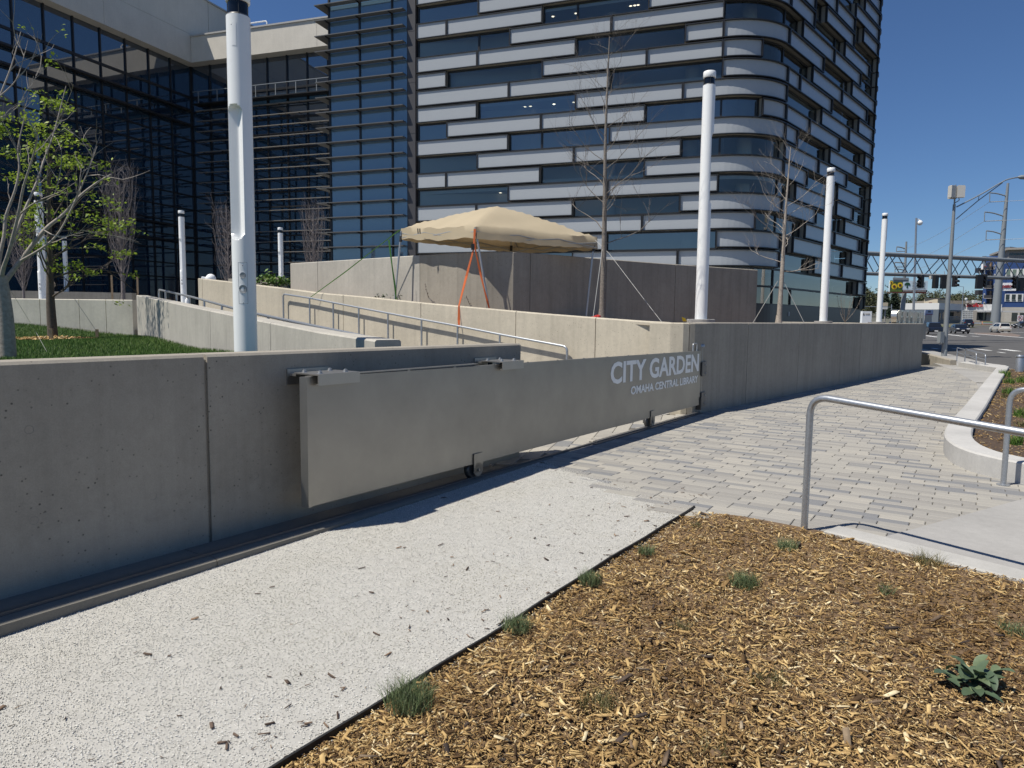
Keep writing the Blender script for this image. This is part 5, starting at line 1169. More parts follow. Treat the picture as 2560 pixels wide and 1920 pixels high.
# ============================================================ FOREGROUND PLANTS
GT = islands('tuft_green', [(0, (.07, .105, .045)), (.6, (.125, .17, .075)), (1, (.21, .24, .12))], .55); GB = islands('tuft_dry', [(0, (.06, .075, .025)), (.5, (.12, .11, .04)), (1, (.24, .19, .09))], .6)
TUF = [((1024, 1752), .10, .13, 520, GT, 'biggest bushy grass tuft, close to the black edging at the bottom'), ((1292, 1566), .075, .10, 300, GT, 'bushy grass tuft by the edging, next up from the biggest one'), ((1476, 1452), .075, .10, 300, GT, 'grass tuft by the edging halfway up the bed'),
       ((1615, 1378), .06, .08, 170, GT, 'grass tuft by the edging near the bed tip'), ((1860, 1458), .085, .11, 360, GT, 'full grass tuft in the middle of the wood chips, beside a pale chip'), ((1966, 1368), .075, .10, 260, GT, 'grass tuft just below the foreground handrail post'),
       ((2318, 1406), .10, .12, 170, GB, 'thin straggly grass tuft against the corner pavement'), ((1742, 1313), .05, .06, 70, GB, 'tiny grass sprig at the tip of the bed near the pavers'), ((1703, 1572), .06, .07, 90, GB, 'sparse brownish grass tuft in the middle of the bed'), ((1494, 1760), .085, .09, 180, GB, 'flattened dull grass tuft low in the middle of the bed'),
       ((1922, 1700), .09, .07, 110, GB, 'dry sparse grass tuft left of the grey-green leafy plant'), ((2214, 1476), .05, .08, 80, GT, 'small upright grass sprig between full tuft and corner pavement'), ((2540, 1580), .08, .09, 160, GT, 'grass tuft at the right edge above the grey-green leafy plant'), ((1790, 1880), .10, .06, 70, GB, 'faint grass wisps at the bottom of the bed')]
for i, ((px, py), rr_, h, nb, mat, lab) in enumerate(TUF):
    rr_ *= 1.25; nb = int(nb*1.3)
    q = G(px, py, .02); root = thing('grass_tuft', lab, 'grass tuft', tuple(q), 'grass tufts in the wood chip bed'); g = np.random.default_rng(50+i)
    a = g.uniform(0, 6.28, nb); r = rr_*g.random(nb)**.7*.8; P = np.stack([q[0]+r*np.cos(a), q[1]+r*np.sin(a), np.full(nb, q[2]-.015)], 1)
    blades('blade_cluster', P, h*.72, .0014, mat, root, None, 1.25, 70+i)
    mb = MB(); mb.lathe([(rr_*.22, -.02), (rr_*.15, .002), (.003, .006)], 10, tuple(q)); mb.build('crown', BEDSOIL, root, smooth=60)
q = G(2432, 1722, .02); eu = thing('spurge_plant', 'grey-green rosette plant with broad pointed leaves in the wood chips', 'plant', tuple(q)); RE = random.Random(77)
SPL = [plain('spurge_leaf_a', (.085, .125, .07), .5, var=.2, sc=30), plain('spurge_leaf_b', (.12, .16, .085), .5, var=.2, sc=30), plain('spurge_leaf_c', (.065, .10, .055), .55, var=.2, sc=30)]
def leaf_mesh(L, w, fold, droop, up):
    mb = MB(); n = 6; vs = []
    for i in range(n+1):
        t = i/n; ww = w*math.sin(math.pi*min(1, (t*.92+.06)))**.8*(1 if t < .99 else 0); x = L*t*math.cos(up-droop*t); z = L*t*math.sin(up-droop*t)
        for s, dz in ((-1, fold), (0, 0), (1, fold)): vs.append((x, s*ww, z+dz*ww))
    for i in range(n): vs_ = i*3; mb.f += [[vs_, vs_+3, vs_+4, vs_+1], [vs_+1, vs_+4, vs_+5, vs_+2]]; mb.m += [0, 0]
    mb.v = vs; return mb
for k in range(34):
    stem = np.array([RE.gauss(0, .055), RE.gauss(0, .05), 0]) if k > 9 else np.zeros(3); az = k*2.399; lay = (k % 10)/10
    mb = leaf_mesh(RE.uniform(.07, .115), RE.uniform(.018, .027), .35, RE.uniform(.1, .5), .15+.9*(1-lay)*RE.uniform(.7, 1.2)); c_, s_ = math.cos(az), math.sin(az)
    mb.v = [(x*c_-y*s_+q[0]+stem[0], x*s_+y*c_+q[1]+stem[1], z+q[2]+.015+.03*(1-lay)) for x, y, z in mb.v]; mb.build('leaf', RE.choice(SPL), eu, smooth=60)
gb_ = 'grassy clumps in the street-side bed'
for i, (px, py, rr_, h, nb, lab) in enumerate([(2512, 940, .28, .26, 260, 'bright green clump at the far tip of the street-side bed'), (2522, 957, .25, .22, 240, 'bright green clump second from the tip of the street-side bed'), (2556, 955, .25, .24, 240, 'dark green clump by the bollard at the right edge'), (2522, 983, .22, .2, 200, 'fine green clump beside the second handrail bend'),
        (2514, 992, .15, .12, 90, 'small low clump left of the second handrail bend'), (2553, 1040, .2, .2, 200, 'green clump right of the second handrail post'), (2548, 1062, .12, .1, 80, 'small dry clump behind the second handrail'), (2540, 1108, .13, .17, 170, 'upright green clump below the foreground rail, beside the post')]):
    rr_ *= .72; h *= .75; nb = int(nb*.6); q = G(px, py, .15); root = thing('grass_clump', lab, 'grass clump', tuple(q), gb_); g = np.random.default_rng(150+i)
    a = g.uniform(0, 6.28, nb); r = rr_*g.random(nb)**.6*.7; P = np.stack([q[0]+r*np.cos(a), q[1]+r*np.sin(a), np.full(nb, q[2]-.02)], 1)
    blades('blade_cluster', P, h, .006, GRASSM if i not in (4, 6) else GB, root, None, .8, 170+i)
    mb = MB(); mb.lathe([(rr_*.5, -.02), (rr_*.3, .01), (.004, .02)], 10, tuple(q)); mb.build('crown', SOIL, root, smooth=60)

# ============================================================ THE STREET BEYOND
# brushed metal letters on the return wall (seen end-on)
sgn = thing('metal_letters', 'row of brushed steel letters standing edge-on above the far end of the plaza wall', 'sign', (14.9, 27., 1.55))
BR = plain('brushed_steel', (.60, .58, .54), .32, .9, var=.1, sc=30)
la = Yp(2234, 800, 25.)[:2]; ld = unit(Yp(2306, 800, 30.)[:2]-la); LW = .085
def letter(s, kind, w=.30, h=.47):
    mb = MB(); o = la+ld*s; n = np.array([ld[1], -ld[0]]); z = 1.555
    fr_ = ((o[0], o[1], z), (*ld, 0), (*n, 0), (0, 0, 1))
    if kind == 'O':
        k = 20; vs = []
        for i in range(k):
            t = 2*math.pi*i/k
            for r in (1., .7):
                for q in (-LW, LW): x = w/2+w/2*r*math.cos(t); zz = h/2+h/2*r*math.sin(t); p = o+ld*x+n*q; vs.append((p[0], p[1], z+zz))
        mb.add(vs, [(i*4, (i+1) % k*4, (i+1) % k*4+1, i*4+1) for i in range(k)]+[(i*4+2, i*4+3, (i+1) % k*4+3, (i+1) % k*4+2) for i in range(k)]+[(i*4, i*4+2, (i+1) % k*4+2, (i+1) % k*4) for i in range(k)]+[(i*4+1, (i+1) % k*4+1, (i+1) % k*4+3, i*4+3) for i in range(k)])
    else:
        for a, b, c, d in {'I': [(0, .06, 0, h)], 'H': [(0, .06, 0, h), (w-.06, w, 0, h), (.0601, w-.0601, h*.44, h*.56)], 'L': [(0, .06, 0, h), (.0601, w, 0, .07)], 'U': [(0, .06, 0, h), (w-.06, w, 0, h), (.0601, w-.0601, 0, .07)], 'R': [(0, .06, 0, h), (w-.06, w, h*.5, h), (.0601, w-.0601, h*.86, h), (.0601, w-.0601, h*.44, h*.56), (w-.09, w-.02, 0, h*.439)]}[kind]:
            mb.obox(*fr_, (a, -LW, c), (b, LW, d))
    mb.build('letter', BR, sgn, smooth=35)
s_ = 0.
for k in 'OURLIRUHLIURLHI': letter(s_, k, .07 if k == 'I' else .33); s_ += .19 if k == 'I' else .45
mb = MB(); o = la-ld*.2; mb.obox((o[0], o[1], .9), (*ld, 0), (ld[1], -ld[0], 0), (0, 0, 1), (0, -.14, 0), (6.7, .14, .65)); mb.build('base_wall', CONC, sgn)
concrete_wall('stair_wall', 'very low shaded concrete wall between the plaza wall end and the small stair handrails', [(16.72, 26.7, -.05, .19), (17.05, 29.4, -.05, .37)], .22, [], CONC, side=-1)
# street lamp with two detector cabinets
lp = thing('street_lamp', 'grey street lamp pole with grey boxes on top and a long curved arm', 'street lamp', (20.67, 34, -.09))
B0 = np.array([20.67, 34., -.09]); top = Yp(2389, 511, 34.); mb = MB(); mb.tube([B0-np.array([0, 0, .3]), B0+np.array([0, 0, .35]), B0+np.array([0, 0, .36]), (20.67, 34, 3.5), (20.67, 34, top[2])], [.13, .125, .115, .10, .06], 14); mb.build('pole', GREYPOLE, lp, smooth=40)
mb = MB(); zt_ = top[2]; mb.tube([(20.67, 34, zt_), (20.67, 34, zt_+.9)], .035, 8); mb.tube(fillet([(20.67, 34, zt_+.05), (20.9, 34, zt_+.2), (20.8, 34, zt_+.42)], .06), .02, 6); mb.build('stem', GREYPOLE, lp)
BOXC = plain('cabinet_grey', (.48, .47, .44), .55)
for dx, dy, rz in ((-.2, -.1, .35), (.17, -.14, -.25), (0, .2, .1)):
    mb = MB(); mb.box((20.67+dx, 34+dy, zt_+.55), (.32, .2, .52), rz); mb.box((20.67+dx, 34+dy, zt_+.83), (.26, .16, .03), rz); mb.build('detector_box', BOXC, lp)
arm = [Yp(2392, 517, 34.), Yp(2448, 488, 34.4), Yp(2500, 458, 34.8), Yp(2518, 449, 35), Yp(2540, 444, 35.1), Yp(2557, 443, 35.2)]
mb = MB(); mb.tube(smoothpath(arm, 4), .032, 8); mb.build('arm', GREYPOLE, lp, smooth=40)
mb = MB(); mb.tube([Yp(2390, 548, 34), Yp(2446, 501, 34.4), Yp(2506, 457, 34.85)], .022, 6); mb.tube([Yp(2448, 488, 34.4), Yp(2446, 501, 34.4)], .015, 5); mb.build('strut', GREYPOLE, lp)
mb = MB(); c = Yp(2562, 443, 35.2); mb.lathe([(.03, -.35), (.10, -.2), (.11, .1), (.05, .3)], 10, tuple(c), 'X'); mb.build('lamp_head', GREYPOLE, lp, smooth=40)
mb = MB(); c = Yp(2352, 843, 33.9); mb.box((c[0], c[1], c[2]), (.22, .2, .52), .2); mb.tube([c-np.array([0, 0, .26]), c-np.array([.03, 0, .36])], .03, 6); mb.build('junction_box', GREYPOLE, lp)
# sign truss over the street with its signals
gA, gB = np.array([31.5, 64.]), np.array([52.5, 70.5])
gan = thing('signal_gantry', 'grey steel truss gantry over the street carrying black traffic signals', 'gantry', (gB[0]+8, gB[1]+2.4, 0))
def gp(px, py, off=0.): q = onwall(px, py, gA, gB); return q
def chord(y0, y1, r, off):
    a, b = gp(2150, y0), gp(2590, y1); d = b-a; a = a-d*.12; b = b+d*.35; n = unit(np.array([-(d[1]), d[0], 0]))*off
    mb = MB(); mb.tube([a+n, b+n], r, 10); return mb.build('chord', GREYPOLE, gan, smooth=40)
for off in (0, .9): chord(631.3, 652.5, .15, off); chord(682.5, 696.5, .13, off)
nn_ = unit(np.array([-(gB-gA)[1], (gB-gA)[0], 0]))*.9
topx = [2178, 2243, 2306, 2372, 2426, 2482, 2536, 2590]; botx = [2153, 2206, 2271, 2330, 2397, 2452, 2508, 2562]
yt = lambda x: np.interp(x, [2150, 2590], [631.3, 652.5]); yb = lambda x: np.interp(x, [2150, 2590], [682.5, 696.5])
for i, x in enumerate(topx):
    for xb in (botx[i], botx[min(i+1, 7)]):
        if xb == x: continue
        for n in (0*nn_, nn_):
            mb = MB(); mb.tube([gp(x, yt(x))+n, gp(xb, yb(xb))+n], .045, 6); mb.build('diagonal', GREYPOLE, gan)
mb = MB(); e = gp(2590, 700)+np.array([6, 1.8, 0]); mb.tube([(e[0], e[1], -.2), (e[0], e[1], 8.2)], .22, 12); mb.build('leg', GREYPOLE, gan, smooth=40)
SIGB = plain('signal_black', (.012, .012, .014), .5); LENSD = plain('signal_lens_dark', (.05, .02, .01), .25)
def signal(px, py, rz, lab, w=.36, h=1.15, hang=.35, visors=True, plate=False):
    c = gp(px, py)+np.array([0, -.35, 0]); root = thing('traffic_signal', lab, 'traffic signal', tuple(c), 'traffic signals under the gantry'); ca, sa = math.cos(rz), math.sin(rz)
    mb = MB(); mb.box(tuple(c), (w, .3, h), rz); mb.build('housing', SIGB, root)
    if plate: mb = MB(); mb.box((c[0]+sa*.17, c[1]-ca*-.17, c[2]), (w+.32, .03, h+.3), rz); mb.build('back_plate', SIGB, root)
    mb = MB(); mb.tube([c+np.array([0, 0, h/2]), c+np.array([0, .1, h/2+hang])], .03, 6); mb.build('hanger', GREYPOLE, root)
    if visors:
        for k in (-1, 0, 1):
            o = c+np.array([sa*.16, -ca*.16, k*.36]); d = np.array([sa, -ca, -.08])*.24; mb = MB(); kk = 10; vs = []
            for i in range(kk+1):
                t = -.5+(math.pi+1.)*i/kk
                for q in (0, 1): vs.append(o+np.array([ca, sa, 0])*.14*math.cos(t)+np.array([0, 0, .14*math.sin(t)])+d*q)
            mb.add(vs, [(2*i, 2*i+1, 2*i+3, 2*i+2) for i in range(kk)]); v = mb.build('visor', SIGB, root, smooth=50)
            mb = MB(); mb.tube([o, o+d*.1], .11, 10); mb.build('lens', LENSD, v)
signal(2297, 704, -1.1, 'black traffic signal in side view with visors, in front of the billboard', .4, 1.15)
signal(2333, 705, .5, 'black back-plated traffic signal left of the street lamp pole', .55, 1.2, plate=False, visors=False)
signal(2355, 705, .0, 'broad black back-plated traffic signal right beside the street lamp pole', .62, 1.25, visors=False)
signal(2381, 704, .35, 'slim black traffic signal with two visors just right of the street lamp pole', .34, 1.0)
signal(2442, 705, .1, 'broad black traffic signal in front of the blue apartment block balconies', .6, 1.3, visors=False)
signal(2455, 702, -.9, 'side-facing black traffic signal with visors against the blue block balconies', .36, 1.2)
signal(2532, 707, -1.1, 'side-facing black traffic signal with visors in front of the white banner', .36, 1.15)
signal(2545, 711, .1, 'broad black traffic signal over the white banner at the right', .6, 1.25, visors=False)
mb = MB(); c = gp(2325, 694); mb.box((c[0], c[1]-.2, c[2]), (.35, .25, .28), .4); tag(mb.build('detector_camera', BOXC), 'small pale detector camera hanging under the gantry', 'camera')
# utility poles with curved arms and wires
def utility(lab, pb, pt, Y, rb, rt, arms, group):
    B_, T_ = Yp(*pb, Y), Yp(*pt, Y); B_[2] = terr(Y)-.2; root = thing('power_pole', lab, 'power pole', tuple(B_), group)
    mb = MB(); mb.tube([B_, T_], [rb, rt], 12); mb.build('pole', GREYPOLE, root, smooth=40); ends = []
    for (ax, ay), (bx, by), (ix, iy), (jx, jy) in arms:
        a, b, i, j = [Yp(x, y, Y) for x, y in ((ax, ay), (bx, by), (ix, iy), (jx, jy))]
        m_ = a*.45+b*.55; m_[2] = max(a[2], b[2])*.75+min(a[2], b[2])*.25; mb = MB(); mb.tube(smoothpath([a, m_, b], 5), .13*Y/150, 6); ar = mb.build('arm', GREYPOLE, root)
        mb = MB(); mb.tube([b, i], .09*Y/150, 5); mb.tube([i, j], .09*Y/150, 5); mb.build('insulator', GREYPOLE, ar); ends.append(i)
    return root, ends
pp1, e1 = utility('tall grey steel power pole with three curved arms behind the gantry', (2487, 812), (2520, 458), 165, 1.0, .25, [((2515, 490), (2475, 482), (2474, 505), (2513, 503)), ((2510, 541), (2462, 530), (2461, 553), (2509, 551)), ((2505, 586), (2466, 577), (2465, 600), (2503, 598))], 'steel power poles')
pp2, e2 = utility('distant grey steel power pole left of the billboard', (2256, 800), (2266, 604), 300, .8, .35, [((2264, 622), (2242, 617), (2241, 629), (2263, 628)), ((2263, 658), (2237, 656), (2236, 668), (2262, 667)), ((2262, 676), (2238, 672), (2237, 682), (2261, 681))], 'steel power poles')
for i, (a, b) in enumerate(zip(e1, e2)):
    mb = MB(); P = [a*(1-t)+b*t-np.array([0, 0, 1.6*math.sin(math.pi*t)]) for t in np.linspace(0, 1, 9)]; mb.tube(P, .045, 4); r_ = np.array([a[0]+120, a[1]-30, a[2]+5]); mb.tube([a, a*.5+r_*.5-np.array([0, 0, 1]), r_], .045, 4); mb.build('power_line', WIRE, pp1)
cp = thing('camera_pole', 'slim bright steel pole with a dome camera beside the gantry signals', 'pole', (0, 0, 0)); Bc = Yp(2285, 790, 90); Tc = Yp(2291, 545, 90); Bc[2] = 0
mb = MB(); mb.tube([Bc, Tc], [.15, .11], 10); mb.build('pole', GALV, cp, smooth=40)
mb = MB(); c = Yp(2300, 555, 90); sphere(mb, c-np.array([0, 0, .1]), .32, 12, 8); mb.tube([Tc-np.array([0, 0, .1]), c+np.array([0, 0, .25])], .06, 6); mb.build('dome_camera', WHITE, cp, smooth=40)
# billboard
bb = thing('billboard', 'billboard with two sunflowers and a green tree logo on a grey steel post', 'billboard', (0, 0, 0)); YB = 148.
b00, b11 = Yp(2224, 729, YB), Yp(2320, 702, YB); bw_, bh_ = b11[0]-b00[0], b11[2]-b00[2]
mb = MB(); q = Yp(2257, 790, YB+1.5); mb.tube([(q[0]-.3, q[1], -.2), (q[0]+.1, q[1], b11[2]-.2)], .45, 14); mb.build('post', GREYPOLE, bb, smooth=40)
def bbq(x0, z0, x1, z1, dy=0.): return ((b00[0]+x0*bw_, YB-dy, b00[2]+z0*bh_), (b00[0]+x1*bw_, YB-dy, b00[2]+z1*bh_))
def bbox_(mb, x0, z0, x1, z1, dy, th=.02):
    a, b = bbq(x0, z0, x1, z1, dy); mb.box(((a[0]+b[0])/2, a[1]+th/2, (a[2]+b[2])/2), (b[0]-a[0], th, b[2]-a[2]))
mb = MB(); bbox_(mb, 0, 0, 1, 1, 0, .5); face = mb.build('panel', plain('billboard_sky_blue', (.62, .74, .80), .6), bb)
mb = MB(); bbox_(mb, 0, .18, .335, 1.0, .03); mb.build('photo_print', plain('leaf_green_print', (.04, .09, .03), .6, var=.5, sc=4), face)
mb = MB(); bbox_(mb, .335, .0, 1, .17, .03); mb.build('strip', plain('strip_dark', (.02, .02, .02), .6), face)
mb = MB(); bbox_(mb, .0, .0, .334, .179, .03); mb.build('strip_green', plain('strip_green_print', (.10, .16, .03), .6, var=.5, sc=3), face)
YP_, BRN = plain('petal_yellow', (.85, .60, .03), .6), plain('seed_brown', (.10, .03, .015), .7)
for cx, cz, rr_ in ((.11, .46, .48), (.265, .58, .46), (.03, .78, .30)):
    c = np.array([b00[0]+cx*bw_, YB-.06, b00[2]+cz*bh_]); R_ = rr_*bh_*.62; mb = MB(); vs = [tuple(c)]; k = 40
    for i in range(k): r = R_*(1 if i % 2 else .72); vs.append((c[0]+r*math.cos(2*math.pi*i/k), c[1], c[2]+r*math.sin(2*math.pi*i/k)))
    mb.add(vs, [(0, 1+(i+1) % k, 1+i) for i in range(k)]); fl_ = mb.build('sunflower', YP_, face); mb = MB(); mb.tube([c-np.array([0, .0, 0]), c-np.array([0, .05, 0])], R_*.42, 14); mb.build('flower_centre', BRN, face)
DG = plain('logo_green', (.015, .07, .035), .6); c = np.array([b00[0]+.46*bw_, YB-.05, b00[2]+.60*bh_])
mb = MB(); k = 20; vs = [tuple(c+np.array([0, 0, -.05]))]+[tuple(c+np.array([.62*math.cos(t), 0, .62*math.sin(t)*.9])) for t in np.linspace(-.15, math.pi+.15, k)]; mb.add(vs, [(0, i+1, i) for i in range(1, k)]); mb.build('tree_logo', DG, face)
mb = MB(); mb.poly([tuple(c+np.array(p)) for p in ((-.06, 0, -.06), (-.22, 0, -.62), (.22, 0, -.62), (.06, 0, -.06))]); mb.build('logo_trunk', DG, face)
BLK = plain('print_black', (.015, .015, .018), .6)
def bbtxt(t, x, z, w, h, m=BLK): text_mesh(t, 'lettering', m, face, (b00[0]+x*bw_, YB-.05, b00[2]+z*bh_), (1, 0, 0), (0, 0, 1), w*bw_, h*bh_, .01, .02)
bbtxt("ROBERT'S", .60, .66, .33, .20); bbtxt('NURSERY', .60, .42, .33, .19); bbtxt('LANDSCAPE & LAWN', .59, .29, .35, .08)
mb = MB()
for x in np.linspace(.36, .93, 17): bbox_(mb, x, .05, x+.022, .12, .05)
mb.build('small_print', PAINTLINE, face, kind='stuff')
mb = MB(); a, b = bbq(-.05, -.14, 1.05, -.06, .6); mb.box(((a[0]+b[0])/2, YB-.2, (a[2]+b[2])/2), (b[0]-a[0], 1.2, .1)); mb.box(((a[0]+b[0])/2, YB+.1, a[2]+.2), ((b[0]-a[0])*.86, .2, .25)); mb.build('catwalk', plain('rust_brown', (.16, .06, .04), .7), bb)
mb = MB(); c0, c1 = Yp(2232, 704, 100), Yp(2272, 694, 100); mb.box(((c0[0]+c1[0])/2, 100, (c0[2]+c1[2])/2), (c1[0]-c0[0], .08, c1[2]-c0[2])); mb.box(((c0[0]+c1[0])/2, 99.9, (c0[2]+c1[2])/2+.0), (c1[0]-c0[0], .1, .06)); mb.tube([(c0[0]+.3, 100.1, c0[2]), (c0[0]+.3, 100.1, c1[2]+.9)], .05, 6); mb.tube([(c1[0]-.6, 100.1, c0[2]), (c1[0]-.6, 100.1, c1[2]+.9)], .05, 6); tag(mb.build('hanging_road_sign', GREYPOLE), 'grey back of a hanging road sign in front of the billboard', 'sign')
mb = MB()
# ---- vehicles
TYRE = plain('tyre', (.018, .018, .018), .8); RIM = plain('alloy_rim', (.45, .46, .47), .35, .8); CGL = glass('car_glass', (.01, .012, .014), .04, 1.7); LAMP = plain('headlamp_lens', (.75, .75, .72), .15); TAIL = plain('tail_lamp', (.30, .012, .01), .25); PLATE = plain('number_plate', (.7, .7, .7), .5)
CARP = {'suv': ([(-2.25, .45), (-2.28, .85), (-2.2, 1.05), (2.05, 1.05), (2.25, .9), (2.3, .5), (2.2, .34), (-2.15, .34)], [(-2.18, 1.04), (-1.85, 1.62), (-1.5, 1.70), (.35, 1.70), (.62, 1.64), (1.25, 1.06)]),
        'sedan': ([(-2.35, .5), (-2.38, .85), (-2.2, .98), (-1.5, 1.02), (1.0, .98), (2.1, .82), (2.35, .62), (2.3, .3), (-2.25, .3)], [(-1.85, 1.0), (-1.1, 1.40), (-.6, 1.47), (.25, 1.46), (.5, 1.40), (1.35, .96)])}
def car(lab, kind, x, y, yaw, paint, trim=None, lights=True):
    z0 = terr(y)-.1; root = thing('parked_car' if 'parked' in lab else 'car', lab, 'car', (x, y, z0), 'cars on the street'); lo, hi = CARP[kind]; Wd = .92
    M_ = Matrix.Rotation(yaw, 3, 'Z')
    def place(mb): mb.v = [tuple(M_ @ Vector(p)+Vector((x, y, z0))) for p in mb.v]; return mb
    mb = MB(); n = len(lo); vs = []
    for wy, sc_ in ((-Wd, .93), (-Wd*.93, 1.), (Wd*.93, 1.), (Wd, .93)): vs += [((a*.985 if abs(wy) == Wd else a), wy, (b if abs(wy) < Wd else .6+(b-.6)*.9)) for a, b in lo]
    mb.add(vs, [(k*n+i, k*n+(i+1) % n, (k+1)*n+(i+1) % n, (k+1)*n+i)[::-1] for k in range(3) for i in range(n)]+[tuple(range(n)), tuple(range(3*n, 4*n))[::-1]]); body = place(mb).build('body', paint, root, smooth=30)
    mb = MB(); n = len(hi); vs = []
    for wy in (-1, 1): vs += [(a, wy*(Wd*.95-.22*(b-1.0)/.6), b) for a, b in hi]
    mb.add(vs, [(i, (i+1) % n, n+(i+1) % n, n+i)[::-1] for i in range(n)]+[tuple(range(n)), tuple(range(n, 2*n))[::-1]]); place(mb).build('cabin', paint, root, smooth=25)
    def win(name, a, b, t0=.08, t1=.92):   # windscreen or rear window between two roof-profile points
        mb = MB(); (x0, z0_), (x1, z1_) = a, b; vs = []; dxn = (z1_-z0_); dzn = -(x1-x0); L = math.hypot(dxn, dzn); s = .012 if x0 > x1 else -.012
        nx, nz = (abs(dxn)/L*(1 if x0 > 0 else -1)*.014, abs(dzn)/L*.014)
        for t in (t0, t1):
            xx, zz = x0+(x1-x0)*t, z0_+(z1_-z0_)*t; w = Wd*.95-.22*(zz-1.0)/.6-.07
            vs += [(xx+nx, -w, zz+nz), (xx+nx, w, zz+nz)]
        mb.add(vs, [(0, 1, 3, 2)]); place(mb).build(name, CGL, root)
    win('windscreen', hi[-1], hi[-2]); win('rear_window', hi[0], hi[1], .1, .95)
    for sy in (-1, 1):
        for p in ([(hi[0][0]+.45, 1.08), (hi[1][0]+.30, hi[1][1]-.10), (-.55, hi[2][1]-.12), (-.5, 1.08)], [(-.42, 1.08), (-.47, hi[2][1]-.12), (hi[-2][0]-.2, hi[-2][1]-.10), (hi[-1][0]-.25, 1.08)]):
            mb = MB(); pts = [(a, sy*(Wd*.95-.22*(b-1.0)/.6+.012), b) for a, b in p]; mb.poly(pts if sy < 0 else pts[::-1]); place(mb).build('side_window', CGL, root)
        for wx in (-1.38, 1.42):
            mb = MB(); mb.lathe([(.2, -.1), (.31, -.11), (.345, -.07), (.345, .07), (.31, .11), (.2, .1)], 18, (wx, sy*(Wd-.06), .345), 'Y'); w_ = place(mb).build('wheel', TYRE, root, smooth=40)
            mb = MB(); mb.lathe([(.2, -.115), (.21, -.105), (.21, .105), (.2, .115)], 14, (wx, sy*(Wd-.06), .345), 'Y'); place(mb).build('rim', RIM, w_)
        mb = MB(); mb.box((lo[0][0]*.985, sy*.76, .92), (.08, .2, .26)); place(mb).build('tail_light', TAIL, root)
        mb = MB(); mb.box((2.17, sy*.68, .77), (.16, .36, .14)); place(mb).build('headlight', LAMP, root)
        mb = MB(); mb.box((.95, sy*(Wd+.12), 1.06), (.14, .22, .15)); place(mb).build('mirror', paint, root)
    mb = MB(); mb.box((2.28, 0, .60), (.06, 1.0, .2)); place(mb).build('grille', BLACK, root)
    for sx in (-2.34, 2.33): mb = MB(); mb.box((sx, 0, .52 if sx > 0 else .72), (.03, .42, .14)); place(mb).build('number_plate', PLATE, root)
    if trim: mb = MB(); mb.box((0, 0, .45), (4.35, 1.88, .22)); mb.box((-2.2, 0, .5), (.3, 1.8, .28)); place(mb).build('lower_cladding', trim, root)
    return root
BLUEBK = plain('blue_black_paint', (.012, .016, .026), .25, .2, coat=.6); PEARL = plain('pearl_white_paint', (.62, .60, .54), .3, .1, coat=.6); GOLD = plain('champagne_cladding', (.40, .36, .29), .4, .3); CHAR = plain('charcoal_paint', (.03, .03, .032), .25, .3, coat=.6); SILV = plain('silver_paint', (.5, .5, .5), .3, .5); 
q = Yp(2333, 835, 100); car('black sport utility car facing us between the plaza wall and the street lamp', 'suv', q[0], q[1], rad(-112), BLUEBK)
q = Yp(2398, 833, 111); car('black saloon car with lit-looking headlights right of the street lamp', 'sedan', q[0], q[1], rad(-110), BLUEBK)
q = Yp(2415, 822, 152); car('dark estate car seen from behind, beyond the black saloon', 'suv', q[0], q[1], rad(70), BLUEBK)
q = Yp(2500, 831, 124); car('pearl white sport utility car with champagne lower trim, seen from behind', 'suv', q[0], q[1], rad(75), PEARL, GOLD)
q = Yp(2552, 820, 150); car('charcoal car in profile cut by the right edge, behind the road sign', 'sedan', q[0]+.8, q[1], rad(180), CHAR)
q = Yp(2183, 803, 96); car('white car roof just showing over the plaza wall beside the smallest white column', 'suv', q[0], q[1], rad(-120), SILV)
q = Yp(2166, 806, 90); car('dark car roof just showing over the plaza wall by the tower edge', 'sedan', q[0], q[1], rad(-110), CHAR)
q = Yp(2236, 806, 98); car('black car top just showing between the smallest column and the metal letters', 'suv', q[0], q[1], rad(-118), BLUEBK)
tk = thing('box_truck', 'white box truck body showing above the plaza wall at the tower edge', 'truck', (62, 125, 0)); c0, c1 = Yp(2155, 805, 125), Yp(2180, 778, 125)
mb = MB(); mb.box(((c0[0]+c1[0])/2, 126.5, 2.3), (c1[0]-c0[0], 3, 2.2)); bx_ = mb.build('box', WHITE, tk)
mb = MB(); zc = Yp(2168, 785, 125)[2]; mb.poly([(Yp(2158, 785, 124.9)[0], 124.97, zc-.25), (Yp(2160, 785, 124.9)[0], 124.97, zc+.3), (Yp(2162.5, 785, 124.9)[0], 124.97, zc-.25)]); mb.build('logo', BLK, bx_)
mb = MB(); 
for x in (2165, 2168, 2171, 2174): e = Yp(x, 785, 124.9); mb.box((e[0], 124.96, zc), (.14, .02, .2))
mb.build('small_print', GOLD, bx_, kind='stuff')
mb = MB(); mb.box(((c0[0]+c1[0])/2, 126.5, 1.05), (c1[0]-c0[0]+2, 3.2, .3)); mb.build('chassis', plain('teal_grey', (.16, .22, .25), .5), tk)
for dx in (-1, 1):
    mb = MB(); mb.lathe([(.25, -.15), (.42, -.14), (.45, 0), (.42, .14), (.25, .15)], 14, ((c0[0]+c1[0])/2+dx, 125.2, .36), 'Y'); mb.build('wheel', TYRE, tk)
